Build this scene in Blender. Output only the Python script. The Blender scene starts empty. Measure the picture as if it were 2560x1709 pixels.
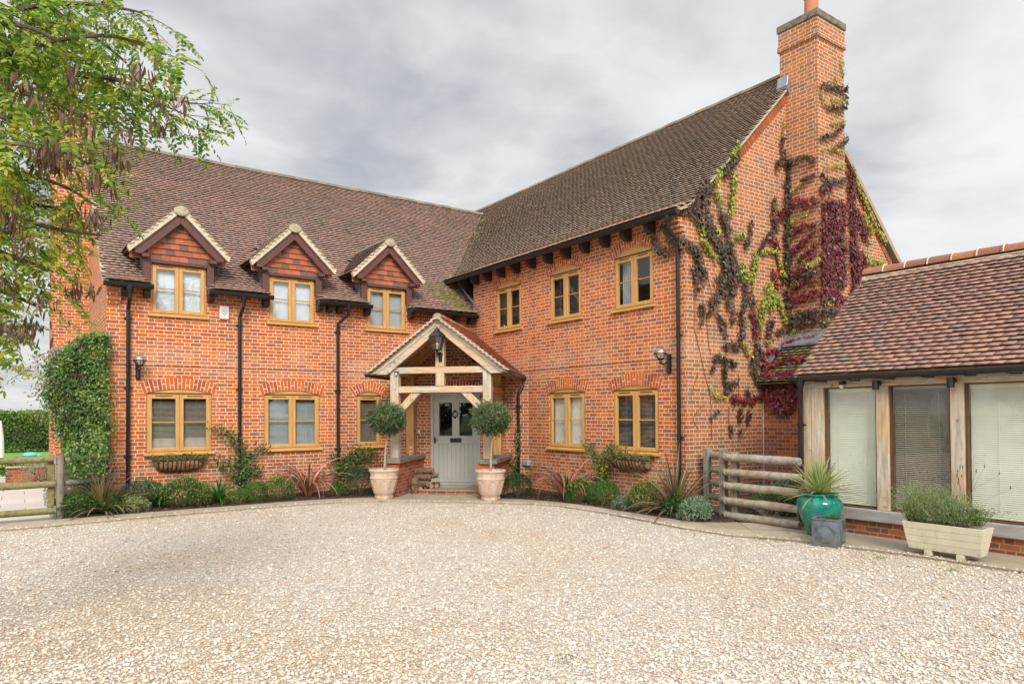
import bpy, math, random
import numpy as np
from mathutils import Matrix, Vector

# ------------------------------------------------------------------ camera, world, sun
sc = bpy.context.scene
col = sc.collection
cam_d = bpy.data.cameras.new('camera')
cam_d.sensor_width = 36.0
cam_d.lens = 1736.77 / 2560.0 * 36.0
cam_d.shift_y = 152.58 / 2560.0
cam_d.clip_start = 0.1
cam_d.clip_end = 2000.0
cam = bpy.data.objects.new('camera', cam_d)
col.objects.link(cam)
_yaw, _pitch, _roll = -0.617957254, 0.0151642121, -0.00560798053
_f = Vector((-math.sin(_yaw) * math.cos(_pitch), math.cos(_yaw) * math.cos(_pitch), math.sin(_pitch)))
_r = Vector((math.cos(_yaw), math.sin(_yaw), 0.0))
_u = _r.cross(_f)
_r2 = _r * math.cos(_roll) + _u * math.sin(_roll)
_u2 = -_r * math.sin(_roll) + _u * math.cos(_roll)
cam.matrix_world = Matrix(((_r2.x, _u2.x, -_f.x, -9.81694), (_r2.y, _u2.y, -_f.y, -15.54377),
                           (_r2.z, _u2.z, -_f.z, 1.8), (0, 0, 0, 1)))
sc.camera = cam

SUN_EL, SUN_AZ = math.radians(36), math.radians(207)      # azimuth clockwise from +Y: behind the camera
SUN_DIR = Vector((math.sin(SUN_AZ) * math.cos(SUN_EL), math.cos(SUN_AZ) * math.cos(SUN_EL), math.sin(SUN_EL)))
sun_d = bpy.data.lights.new('sun', 'SUN')
sun_d.energy = 2.0
sun_d.angle = math.radians(22)
sun_d.color = (1.0, 0.94, 0.86)
sun = bpy.data.objects.new('sun', sun_d)
col.objects.link(sun)
sun.rotation_euler = SUN_DIR.to_track_quat('Z', 'Y').to_euler()
sun.location = (0, 0, 30)

sc.view_settings.view_transform = 'Standard'
sc.view_settings.look = 'None'
sc.view_settings.exposure = 0.58
sc.view_settings.gamma = 1.0
sc.render.engine = 'CYCLES'
sc.cycles.max_bounces = 6
sc.cycles.transparent_max_bounces = 12
sc.cycles.caustics_reflective = False
sc.cycles.caustics_refractive = False


class NT:
    """small helper to write node trees"""
    def __init__(self, tree):
        self.t = tree
        self.n = tree.nodes
        self.l = tree.links

    def new(self, typ, **kw):
        nd = self.n.new(typ)
        for k, v in kw.items():
            setattr(nd, k, v)
        return nd

    def put(self, sock, v):
        if v is None:
            return
        if isinstance(v, bpy.types.NodeSocket):
            self.l.new(v, sock)
        else:
            if hasattr(sock, 'default_value'):
                dv = sock.default_value
                if hasattr(dv, '__len__') and not hasattr(v, '__len__'):
                    v = [v] * len(dv)
                elif hasattr(dv, '__len__') and len(dv) == 4 and len(v) == 3:
                    v = list(v) + [1.0]
                sock.default_value = v

    def m(self, op, a, b=None, c=None, clamp=False):
        nd = self.new('ShaderNodeMath', operation=op, use_clamp=clamp)
        for i, v in enumerate((a, b, c)):
            self.put(nd.inputs[i], v)
        return nd.outputs[0]

    def v(self, op, a, b=None, scale=None):
        nd = self.new('ShaderNodeVectorMath', operation=op)
        self.put(nd.inputs[0], a)
        self.put(nd.inputs[1], b)
        if scale is not None:
            self.put(nd.inputs['Scale'], scale)
        return nd.outputs['Value'] if op in ('DOT_PRODUCT', 'LENGTH', 'DISTANCE') else nd.outputs[0]

    def xyz(self, v):
        nd = self.new('ShaderNodeSeparateXYZ')
        self.put(nd.inputs[0], v)
        return nd.outputs

    def vec(self, x, y, z):
        nd = self.new('ShaderNodeCombineXYZ')
        for i, q in enumerate((x, y, z)):
            self.put(nd.inputs[i], q)
        return nd.outputs[0]

    def mix(self, f, a, b, mode='MIX'):
        nd = self.new('ShaderNodeMix', data_type='RGBA', blend_type=mode)
        self.put(nd.inputs[0], f)
        self.put(nd.inputs[6], a)
        self.put(nd.inputs[7], b)
        return nd.outputs[2]

    def noise(self, vec, scale, detail=3.0, rough=0.55, out=0):
        nd = self.new('ShaderNodeTexNoise')
        self.put(nd.inputs['Vector'], vec)
        nd.inputs['Scale'].default_value = scale
        nd.inputs['Detail'].default_value = detail
        nd.inputs['Roughness'].default_value = rough
        return nd.outputs[out]

    def ramp(self, f, stops, interp='LINEAR'):
        nd = self.new('ShaderNodeValToRGB')
        cr = nd.color_ramp
        cr.interpolation = interp
        while len(cr.elements) > 1:
            cr.elements.remove(cr.elements[-1])
        cr.elements[0].position = stops[0][0]
        cr.elements[0].color = (*stops[0][1], 1)
        for p, c in stops[1:]:
            e = cr.elements.new(p)
            e.color = (*c, 1)
        self.put(nd.inputs[0], f)
        return nd.outputs[0]

    def smooth(self, x, lo, hi):
        nd = self.new('ShaderNodeMapRange', interpolation_type='SMOOTHSTEP')
        self.put(nd.inputs[0], x)
        nd.inputs[1].default_value = lo
        nd.inputs[2].default_value = hi
        return nd.outputs[0]

    def white(self, v):
        nd = self.new('ShaderNodeTexWhiteNoise', noise_dimensions='3D')
        self.put(nd.inputs[0], v)
        return nd.outputs[0], nd.outputs[1]


def g3(v):
    return (v, v, v)


# overcast sky: the Nishita sky seen through a thick, broken cloud deck
world = bpy.data.worlds.new('World')
sc.world = world
world.use_nodes = True
W = NT(world.node_tree)
W.n.clear()
wo = W.new('ShaderNodeOutputWorld')
bg = W.new('ShaderNodeBackground')
sky = W.new('ShaderNodeTexSky', sky_type='NISHITA', sun_disc=False)
sky.sun_elevation = SUN_EL
sky.sun_rotation = SUN_AZ
d = W.new('ShaderNodeTexCoord').outputs['Generated']
dx = W.xyz(d)
zc = W.m('ADD', W.m('MAXIMUM', dx[2], 0.0), 0.16)
cp = W.vec(W.m('DIVIDE', dx[0], zc), W.m('DIVIDE', dx[1], zc), 0.0)
cp = W.v('ADD', cp, (27.0, 19.0, 6.0))
warp = W.v('SCALE', W.v('SUBTRACT', W.noise(cp, 0.9, 3, 0.5, 1), (0.5, 0.5, 0.5)), scale=0.9)
n1 = W.noise(W.v('ADD', cp, warp), 1.0, 7.0, 0.52)
n2 = W.noise(W.v('ADD', W.v('MULTIPLY', cp, (1.0, 1.0, 1.0)), (9.0, 4.0, 0.0)), 2.1, 5.0, 0.55)
dens = W.m('ADD', W.m('MULTIPLY', n1, 0.8), W.m('MULTIPLY', n2, 0.2))
cloud = W.ramp(dens, [(0.37, (0.65, 0.648, 0.64)), (0.45, (0.56, 0.56, 0.56)), (0.51, (0.445, 0.453, 0.463)), (0.57, (0.335, 0.35, 0.372))])
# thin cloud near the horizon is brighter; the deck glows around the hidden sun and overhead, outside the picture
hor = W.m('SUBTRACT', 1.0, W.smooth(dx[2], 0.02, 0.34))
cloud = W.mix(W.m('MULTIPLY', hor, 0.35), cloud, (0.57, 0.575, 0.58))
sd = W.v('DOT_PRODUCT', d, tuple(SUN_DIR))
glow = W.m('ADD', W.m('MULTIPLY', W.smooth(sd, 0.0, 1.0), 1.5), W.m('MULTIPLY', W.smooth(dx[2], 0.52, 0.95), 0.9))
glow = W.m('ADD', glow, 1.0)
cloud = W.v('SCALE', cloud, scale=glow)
skyc = W.v('SCALE', sky.outputs[0], scale=0.1)
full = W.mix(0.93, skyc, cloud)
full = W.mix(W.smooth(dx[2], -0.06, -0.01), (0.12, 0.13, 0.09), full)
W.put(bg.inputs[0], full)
bg.inputs[1].default_value = 1.0
W.l.new(bg.outputs[0], wo.inputs[0])

# ------------------------------------------------------------------ mesh helpers
rnd = random.Random(11)
rng = np.random.default_rng(5)
ORG = {}                                        # world origin of every object, so parts can be written in world metres


class MB:
    """collects polygons (world metres, through the matrix M) and links them as ONE mesh object"""
    def __init__(self, M=None):
        self.V, self.F, self.M = [], [], M or Matrix.Identity(4)
        self.C = []
        self.c = None

    def add(self, vs, fs):
        o = len(self.V)
        for p in vs:
            self.V.append(tuple(self.M @ Vector(p)))
            self.C.append(self.c or (1, 1, 1))
        for f in fs:
            self.F.append([o + i for i in f])

    def box(self, a, b, R=None):
        x0, y0, z0 = a
        x1, y1, z1 = b
        vs = [(x0, y0, z0), (x1, y0, z0), (x1, y1, z0), (x0, y1, z0), (x0, y0, z1), (x1, y0, z1), (x1, y1, z1), (x0, y1, z1)]
        if R is not None:
            vs = [tuple(R @ Vector(p)) for p in vs]
        self.add(vs, [(0, 3, 2, 1), (4, 5, 6, 7), (0, 1, 5, 4), (1, 2, 6, 5), (2, 3, 7, 6), (3, 0, 4, 7)])

    def prism(self, poly, axis, a, b):
        """poly: 2-d points; axis 'y': (x,z) swept in y; 'x': (y,z) swept in x; 'z': (x,y) swept in z"""
        f = {'y': lambda p, t: (p[0], t, p[1]), 'x': lambda p, t: (t, p[0], p[1]), 'z': lambda p, t: (p[0], p[1], t)}[axis]
        n = len(poly)
        ar = sum(poly[i][0] * poly[(i + 1) % n][1] - poly[(i + 1) % n][0] * poly[i][1] for i in range(n))
        P = list(poly) if (ar > 0) == (axis != 'y') else list(poly)[::-1]
        if a > b:
            a, b = b, a
        vs = [f(p, a) for p in P] + [f(p, b) for p in P]
        fs = [tuple(range(n))[::-1], tuple(range(n, 2 * n))]
        for i in range(n):
            j = (i + 1) % n
            fs.append((i, j, n + j, n + i))
        self.add(vs, fs)

    def beam(self, p, q, w, h, up=(0, 0, 1)):
        """rectangular bar from p to q, w wide across, h deep along up"""
        p, q = Vector(p), Vector(q)
        d = (q - p)
        L = d.length
        d.normalize()
        s = d.cross(Vector(up))
        if s.length < 1e-6:
            s = Vector((1, 0, 0))
        s.normalize()
        u = s.cross(d)
        R = Matrix(((d.x, s.x, u.x, p.x), (d.y, s.y, u.y, p.y), (d.z, s.z, u.z, p.z), (0, 0, 0, 1)))
        # keep it right handed
        self.box((0, -w / 2, -h / 2), (L, w / 2, h / 2), R)
        if R.to_3x3().determinant() < 0:
            for i in range(len(self.F) - 6, len(self.F)):
                self.F[i] = self.F[i][::-1]

    def tube(self, pts, r, n=8, cap=True):
        pts = [Vector(p) for p in pts]
        rs = r if isinstance(r, (list, tuple)) else [r] * len(pts)
        rings = []
        prev = None
        for i, p in enumerate(pts):
            t = (pts[min(i + 1, len(pts) - 1)] - pts[max(i - 1, 0)])
            if t.length < 1e-9:
                t = Vector((0, 0, 1))
            t.normalize()
            if prev is None:
                a = t.orthogonal().normalized()
            else:
                a = (prev - t * prev.dot(t))
                a = a.normalized() if a.length > 1e-6 else t.orthogonal().normalized()
            prev = a
            b = t.cross(a)
            rings.append([p + (a * math.cos(2 * math.pi * k / n) + b * math.sin(2 * math.pi * k / n)) * rs[i] for k in range(n)])
        vs = [tuple(v) for ring in rings for v in ring]
        fs = []
        for i in range(len(pts) - 1):
            for k in range(n):
                j = (k + 1) % n
                fs.append((i * n + k, i * n + j, (i + 1) * n + j, (i + 1) * n + k))
        if cap:
            fs.append(tuple(range(n))[::-1])
            fs.append(tuple(range((len(pts) - 1) * n, len(pts) * n)))
        self.add(vs, fs)

    def lathe(self, prof, c=(0, 0, 0), n=24, cap_top=False, cap_bot=True, wob=None):
        vs = []
        for r, z in prof:
            for k in range(n):
                a = 2 * math.pi * k / n
                rr = r * (wob(a, z) if wob else 1)
                vs.append((c[0] + rr * math.cos(a), c[1] + rr * math.sin(a), c[2] + z))
        fs = []
        for i in range(len(prof) - 1):
            for k in range(n):
                j = (k + 1) % n
                fs.append((i * n + k, i * n + j, (i + 1) * n + j, (i + 1) * n + k))
        if cap_bot:
            fs.append(tuple(range(n))[::-1])
        if cap_top:
            fs.append(tuple(range((len(prof) - 1) * n, len(prof) * n)))
        self.add(vs, fs)

    def ball(self, c, r, n=12, m=8, sq=(1, 1, 1)):
        vs, fs = [], []
        for i in range(m + 1):
            t = math.pi * i / m
            for k in range(n):
                a = 2 * math.pi * k / n
                vs.append((c[0] + r * sq[0] * math.sin(t) * math.cos(a), c[1] + r * sq[1] * math.sin(t) * math.sin(a), c[2] - r * sq[2] * math.cos(t)))
        for i in range(m):
            for k in range(n):
                j = (k + 1) % n
                fs.append((i * n + k, i * n + j, (i + 1) * n + j, (i + 1) * n + k))
        self.add(vs, fs)

    def build(self, name, mat, parent=None, smooth=False, bevel=0.0, label=None, segs=1):
        o = ORG.get(parent, (0, 0, 0)) if parent else (0, 0, 0)
        me = bpy.data.meshes.new(name)
        me.from_pydata([(v[0] - o[0], v[1] - o[1], v[2] - o[2]) for v in self.V], [], self.F)
        box_uv(me, o)
        if self.c is not None:
            at = me.color_attributes.new('Col', 'FLOAT_COLOR', 'POINT')
            at.data.foreach_set('color', np.c_[np.array(self.C, 'f'), np.ones(len(self.C), 'f')].ravel())
        return link(name, me, mat, parent, smooth, bevel, label, segs)


def box_uv(me, o):
    nl = len(me.loops)
    if nl == 0:
        return
    V = np.empty(len(me.vertices) * 3, 'f')
    me.vertices.foreach_get('co', V)
    V = V.reshape(-1, 3) + np.array(o, 'f')
    li = np.empty(nl, 'i')
    me.loops.foreach_get('vertex_index', li)
    Nn = np.empty(len(me.polygons) * 3, 'f')
    me.polygons.foreach_get('normal', Nn)
    Nn = Nn.reshape(-1, 3)
    lt = np.empty(len(me.polygons), 'i')
    me.polygons.foreach_get('loop_total', lt)
    pf = np.repeat(np.arange(len(lt)), lt)
    T = np.stack([-Nn[:, 1], Nn[:, 0], np.zeros(len(Nn), 'f')], 1)
    ln = np.linalg.norm(T, axis=1)
    T[ln < 0.05] = (1, 0, 0)
    ln[ln < 0.05] = 1
    T /= ln[:, None]
    B = np.cross(Nn, T)
    P = V[li]
    uv = np.stack([(P * T[pf]).sum(1), (P * B[pf]).sum(1)], 1)
    layer = me.uv_layers.new(name='UVMap')
    layer.data.foreach_set('uv', uv.astype('f').ravel())


def link(name, me, mat, parent=None, smooth=False, bevel=0.0, label=None, segs=1):
    ob = bpy.data.objects.new(name, me)
    if mat is not None:
        me.materials.append(mat)
    if smooth:
        me.polygons.foreach_set('use_smooth', np.ones(len(me.polygons), bool))
        if smooth != 'all':
            try:
                me.set_sharp_from_angle(angle=math.radians(38))
            except Exception:
                pass
    if bevel:
        bv = ob.modifiers.new('bevel', 'BEVEL')
        bv.width = bevel
        bv.segments = segs
        bv.limit_method = 'ANGLE'
        bv.angle_limit = math.radians(40)
    col.objects.link(ob)
    if parent:
        ob.parent = parent
        ORG[ob] = ORG[parent]
    else:
        ORG[ob] = (0, 0, 0)
    if label:
        ob['label'] = label
    return ob


def np_mesh(name, V, F, mat, parent=None, colr=None, smooth=False):
    """V (n,3) world metres, F (m,k) one polygon size"""
    o = np.array(ORG.get(parent, (0, 0, 0)) if parent else (0, 0, 0), 'f')
    V = np.asarray(V, 'f') - o
    me = bpy.data.meshes.new(name)
    me.vertices.add(len(V))
    me.vertices.foreach_set('co', V.ravel())
    k = F.shape[1]
    me.loops.add(F.size)
    me.loops.foreach_set('vertex_index', F.astype('i').ravel())
    me.polygons.add(len(F))
    me.polygons.foreach_set('loop_start', np.arange(0, F.size, k, dtype='i'))
    me.update(calc_edges=True)
    if colr is not None:
        at = me.color_attributes.new('Col', 'FLOAT_COLOR', 'POINT')
        at.data.foreach_set('color', np.c_[colr, np.ones(len(colr))].astype('f').ravel())
    return link(name, me, mat, parent, smooth)


def thing(name, loc, label, cat, group=None):
    e = bpy.data.objects.new(name, None)
    e.empty_display_size = 0.1
    e.location = loc
    col.objects.link(e)
    ORG[e] = tuple(loc)
    e['label'] = label
    e['category'] = cat
    if group:
        e['group'] = group
    return e


def tag(o, label, cat, group=None):
    o['label'] = label
    o['category'] = cat
    if group:
        o['group'] = group
    return o


def kind(o, k):
    o['kind'] = k
    return o


def frame_mat(origin, rz):
    return Matrix.Translation(origin) @ Matrix.Rotation(rz, 4, 'Z')


MA = frame_mat((0, 0, 0), 0)                         # wall along x, outward -y
MBm = frame_mat((0, 0, 0), -math.pi / 2)             # wall along -y, outward -x  (local x = -world y)
MD = frame_mat((0, 0, 0), -math.pi / 4)              # diagonal corner, local y = inward


def lerp(a, b, t):
    return tuple(a[i] + (b[i] - a[i]) * t for i in range(len(a)))


def path_pts(pts, step):
    P = [Vector(p) for p in pts]
    out = []
    for a, b in zip(P[:-1], P[1:]):
        n = max(1, int((b - a).length / step))
        for i in range(n):
            out.append(a.lerp(b, i / n))
    out.append(P[-1])
    return out


def smooth_path(pts, n=6):
    P = [Vector(p) for p in pts]
    if len(P) < 3:
        return [P[0].lerp(P[-1], i / n) for i in range(n + 1)]
    Q = [P[0] * 2 - P[1]] + P + [P[-1] * 2 - P[-2]]
    out = []
    for i in range(1, len(Q) - 2):
        for k in range(n):
            t = k / n
            a, b, c, e = Q[i - 1], Q[i], Q[i + 1], Q[i + 2]
            out.append(0.5 * ((2 * b) + (c - a) * t + (2 * a - 5 * b + 4 * c - e) * t * t + (3 * b - a - 3 * c + e) * t ** 3))
    out.append(P[-1])
    return out


# ------------------------------------------------------------------ materials
def mat_new(name):
    m = bpy.data.materials.new(name)
    m.use_nodes = True
    t = NT(m.node_tree)
    t.n.clear()
    out = t.new('ShaderNodeOutputMaterial')
    b = t.new('ShaderNodeBsdfPrincipled')
    t.l.new(b.outputs[0], out.inputs[0])
    return m, t, b, out


def set_bump(t, b, h, strength=0.3, dist=0.01):
    bp = t.new('ShaderNodeBump')
    bp.inputs['Strength'].default_value = strength
    bp.inputs['Distance'].default_value = dist
    t.put(bp.inputs['Height'], h)
    t.l.new(bp.outputs[0], b.inputs['Normal'])


def simple(name, c, rough=0.6, metal=0.0, var=0.12, scale=6.0, bump=0.0, spec=0.5, c2=None, stretch=None, detail=4, grime=0.0, gh=0.2):
    m, t, b, o = mat_new(name)
    p = t.new('ShaderNodeTexCoord').outputs['Object']
    if stretch:
        p = t.v('MULTIPLY', p, stretch)
    n = t.noise(p, scale, detail, 0.6)
    dark = c2 or tuple(x * (1 - var * 2) for x in c)
    lite = tuple(min(1, x * (1 + var)) for x in c)
    cc = t.ramp(n, [(0.3, dark), (0.52, c), (0.72, lite)])
    if grime:                                         # earth splashed up from the ground, stains from the rim
        gz = t.m('SUBTRACT', 1.0, t.smooth(t.xyz(t.new('ShaderNodeTexCoord').outputs['Object'])[2], 0.0, gh))
        gn = t.smooth(t.noise(p, 13.0, 5, 0.7), 0.36, 0.62)
        gs = t.m('MULTIPLY', t.smooth(t.noise(t.v('MULTIPLY', p, (9.0, 9.0, 0.9)), 1.6, 4, 0.65), 0.5, 0.7), 0.45)
        cc = t.mix(t.m('MULTIPLY', t.m('MAXIMUM', t.m('MULTIPLY', gz, gn), gs), grime), cc, (0.15, 0.12, 0.08))
    t.put(b.inputs['Base Color'], cc)
    b.inputs['Roughness'].default_value = rough
    b.inputs['Metallic'].default_value = metal
    b.inputs['Specular IOR Level'].default_value = spec
    if bump:
        set_bump(t, b, t.noise(p, scale * 5, 4, 0.6), bump, 0.01)
    return m


def brick_mat(name, pal, mortar=(0.74, 0.60, 0.44), low=True, band=True, moss=0.0, seed=0.0):
    m, t, b, o = mat_new(name)
    tc = t.new('ShaderNodeTexCoord')
    uv = tc.outputs['UV']
    ob = tc.outputs['Object']
    wob = t.v('SCALE', t.v('SUBTRACT', t.noise(ob, 9.0, 3, 0.6, 1), (0.5, 0.5, 0.5)), scale=0.012)
    q = t.xyz(t.v('ADD', uv, wob))
    u, v = q[0], q[1]
    P, H = 0.3375, 0.075
    rv = t.m('DIVIDE', v, H)
    row = t.m('FLOOR', rv)
    fv = t.m('MULTIPLY', t.m('SUBTRACT', rv, row), H)
    rr = t.white(t.vec(row, seed, 3.3))[0]
    jit = t.m('MULTIPLY', t.m('SUBTRACT', rr, 0.5), 0.08)
    a = t.m('ADD', t.m('ADD', t.m('DIVIDE', u, P), t.m('MULTIPLY', t.m('FLOORED_MODULO', row, 2.0), 0.5)), jit)
    cell = t.m('FLOOR', a)
    fa = t.m('MULTIPLY', t.m('SUBTRACT', a, cell), P)
    isH = t.m('GREATER_THAN', fa, 0.225)
    loc = t.m('SUBTRACT', fa, t.m('MULTIPLY', isH, 0.225))
    ln = t.m('SUBTRACT', 0.225, t.m('MULTIPLY', isH, 0.1125))
    e1 = t.m('MINIMUM', loc, t.m('SUBTRACT', ln, loc))
    e2 = t.m('MINIMUM', fv, t.m('SUBTRACT', H, fv))
    e = t.m('MINIMUM', e1, e2)
    mask = t.smooth(e, 0.0055, 0.0092)
    idv = t.vec(t.m('ADD', t.m('MULTIPLY', cell, 2.0), isH), row, seed)
    wv, wc = t.white(idv)
    big = t.noise(ob, 0.55, 3, 0.6)
    w2 = t.m('ADD', t.m('MULTIPLY', wv, 0.86), t.m('MULTIPLY', t.m('SUBTRACT', big, 0.5), 0.5))
    if low:                                           # splashed, dirtier bricks near the ground
        lo = t.m('SUBTRACT', 1.0, t.smooth(v, 0.5, 1.7))
        w2 = t.m('ADD', w2, t.m('MULTIPLY', lo, 0.26))
    cb = t.ramp(w2, pal)
    fine = t.noise(ob, 38.0, 4, 0.65)
    cb = t.mix(t.m('MULTIPLY', t.smooth(fine, 0.52, 0.75), 0.35), cb, t.v('MULTIPLY', cb, g3(0.62)))
    blo = t.noise(ob, 2.3, 4, 0.6)
    eff = t.m('MULTIPLY', t.smooth(blo, 0.5, 0.75), 0.28)
    if band:                                          # salts washed out along the plat band
        bz = t.m('MULTIPLY', t.smooth(v, 2.45, 2.85), t.m('SUBTRACT', 1.0, t.smooth(v, 2.95, 3.35)))
        eff = t.m('ADD', eff, t.m('MULTIPLY', t.m('MULTIPLY', bz, t.smooth(t.noise(ob, 1.1, 4, 0.6), 0.4, 0.6)), 0.4), clamp=True)
    cb = t.mix(eff, cb, (0.56, 0.33, 0.21))
    stk = t.m('MULTIPLY', t.smooth(t.noise(t.v('MULTIPLY', ob, (2.6, 2.6, 0.22)), 1.0, 4, 0.6), 0.52, 0.72), 0.36)
    mn = t.noise(ob, 22.0, 3, 0.6)
    cm = t.mix(t.smooth(mn, 0.35, 0.7), t.v('MULTIPLY', mortar, g3(0.78)), mortar)
    c = t.mix(mask, cm, cb)
    c = t.mix(stk, c, t.v('MULTIPLY', c, (0.66, 0.62, 0.60)))
    if low:                                           # splashed earth along the foot of the wall
        sp = t.m('MULTIPLY', t.m('SUBTRACT', 1.0, t.smooth(v, 0.05, 0.75)), t.smooth(t.noise(ob, 2.7, 4, 0.65), 0.3, 0.65))
        c = t.mix(t.m('MULTIPLY', sp, 0.5), c, (0.17, 0.125, 0.08))
    if moss:
        c = t.mix(t.m('MULTIPLY', t.smooth(t.noise(ob, 3.0, 4, 0.65), 0.5, 0.7), moss), c, (0.16, 0.15, 0.09))
    t.put(b.inputs['Base Color'], c)
    b.inputs['Roughness'].default_value = 0.85
    b.inputs['Specular IOR Level'].default_value = 0.25
    hgt = t.m('ADD', t.m('MULTIPLY', mask, 1.0), t.m('MULTIPLY', fine, 0.35))
    set_bump(t, b, hgt, 0.5, 0.006)
    return m


PAL = [(0.0, (0.63, 0.165, 0.027)), (0.28, (0.57, 0.135, 0.025)), (0.48, (0.49, 0.109, 0.027)), (0.64, (0.39, 0.095, 0.036)), (0.80, (0.32, 0.105, 0.052)), (0.93, (0.27, 0.112, 0.066)), (1.0, (0.44, 0.21, 0.11))]
PAL2 = [(0.0, (0.54, 0.170, 0.045)), (0.25, (0.48, 0.148, 0.045)), (0.5, (0.39, 0.128, 0.05)), (0.72, (0.31, 0.125, 0.06)), (1.0, (0.23, 0.12, 0.066))]
PAL3 = [(0.0, (0.50, 0.135, 0.035)), (0.4, (0.40, 0.10, 0.035)), (0.7, (0.25, 0.08, 0.04)), (1.0, (0.16, 0.08, 0.05))]


def island_mat(name, stops, rough=0.85, fine=30.0, famt=0.35, lichen=None, bump=0.25, spec=0.25, big=None, rk=0.85):
    """one tint per loose piece (tile, stone, brick) of the mesh"""
    m, t, b, o = mat_new(name)
    ob = t.new('ShaderNodeTexCoord').outputs['Object']
    ri = t.new('ShaderNodeNewGeometry').outputs['Random Per Island']
    w = ri
    if big:
        w = t.m('ADD', t.m('ADD', t.m('MULTIPLY', ri, rk), (0.85 - rk) / 2), t.m('MULTIPLY', t.m('SUBTRACT', t.noise(ob, big, 3, 0.6), 0.5), 0.8))
    c = t.ramp(w, stops)
    fn = t.noise(ob, fine, 4, 0.65)
    c = t.mix(t.m('MULTIPLY', t.smooth(fn, 0.48, 0.72), famt), c, t.v('MULTIPLY', c, g3(0.5)))
    if lichen:
        for (lc, sc_, lo, hi, amt) in lichen:
            c = t.mix(t.m('MULTIPLY', t.smooth(t.noise(t.v('ADD', ob, g3(sc_)), sc_, 5, 0.7), lo, hi), amt), c, lc)
    t.put(b.inputs['Base Color'], c)
    b.inputs['Roughness'].default_value = rough
    b.inputs['Specular IOR Level'].default_value = spec
    if bump:
        set_bump(t, b, fn, bump, 0.006)
    return m


def wood_mat(name, c, c2, rough=0.6, scale=3.0, axis=(9, 9, 1), grey=0.0, greycol=(0.42, 0.40, 0.37), bump=0.2, knots=False, spec=0.4):
    m, t, b, o = mat_new(name)
    ob = t.new('ShaderNodeTexCoord').outputs['Object']
    st = t.v('MULTIPLY', ob, axis)
    g = t.noise(st, scale, 5, 0.62)
    cc = t.ramp(g, [(0.3, c2), (0.5, c), (0.7, tuple(min(1, x * 1.18) for x in c))])
    if grey:
        cc = t.mix(t.m('MULTIPLY', t.smooth(t.noise(ob, 1.6, 4, 0.6), 0.38, 0.62), grey), cc, t.mix(t.smooth(g, 0.35, 0.65), tuple(x * 0.6 for x in greycol), greycol))
    if knots:
        cc = t.mix(t.m('MULTIPLY', t.smooth(t.noise(ob, 7.0, 2, 0.5), 0.66, 0.74), 0.7), cc, tuple(x * 0.4 for x in c))
    t.put(b.inputs['Base Color'], cc)
    b.inputs['Roughness'].default_value = rough
    b.inputs['Specular IOR Level'].default_value = spec
    if bump:
        set_bump(t, b, g, bump, 0.006)
    return m


def leaf_mat(name, trans=0.35, rough=0.5, spec=0.4):
    m, t, b, o = mat_new(name)
    at = t.new('ShaderNodeAttribute', attribute_name='Col').outputs['Color']
    t.put(b.inputs['Base Color'], at)
    b.inputs['Roughness'].default_value = rough
    b.inputs['Specular IOR Level'].default_value = spec
    tr = t.new('ShaderNodeBsdfTranslucent')
    t.put(tr.inputs[0], t.mix(0.5, at, t.v('MULTIPLY', at, (1.25, 1.35, 0.6))))
    mx = t.new('ShaderNodeMixShader')
    mx.inputs[0].default_value = trans
    t.l.new(b.outputs[0], mx.inputs[1])
    t.l.new(tr.outputs[0], mx.inputs[2])
    t.l.new(mx.outputs[0], o.inputs[0])
    return m


def glass_mat(name, tint=(0.92, 0.95, 0.95), refl=1.0):
    m, t, b, o = mat_new(name)
    t.n.remove(b)
    fr = t.new('ShaderNodeFresnel')
    fr.inputs['IOR'].default_value = 1.62
    tr = t.new('ShaderNodeBsdfTransparent')
    tr.inputs[0].default_value = (*tint, 1)
    gl = t.new('ShaderNodeBsdfGlossy')
    gl.inputs['Roughness'].default_value = 0.015
    gl.inputs[0].default_value = (0.95, 0.97, 1.0, 1)
    ob = t.new('ShaderNodeTexCoord').outputs['Object']
    bp = t.new('ShaderNodeBump')
    bp.inputs['Strength'].default_value = 0.015
    bp.inputs['Distance'].default_value = 0.02
    t.put(bp.inputs['Height'], t.noise(ob, 2.2, 1, 0.5))
    t.l.new(bp.outputs[0], gl.inputs['Normal'])
    mx = t.new('ShaderNodeMixShader')
    bk = t.new('ShaderNodeNewGeometry').outputs['Backfacing']      # same reflectance seen from either side of the sheet
    t.put(fr.inputs['IOR'], t.m('SUBTRACT', 1.62, t.m('MULTIPLY', bk, 1.62 - 1 / 1.62)))
    t.put(mx.inputs[0], t.m('MULTIPLY', t.m('ADD', fr.outputs[0], 0.03), refl, clamp=True))
    t.l.new(tr.outputs[0], mx.inputs[1])
    t.l.new(gl.outputs[0], mx.inputs[2])
    t.l.new(mx.outputs[0], o.inputs[0])
    return m


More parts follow.
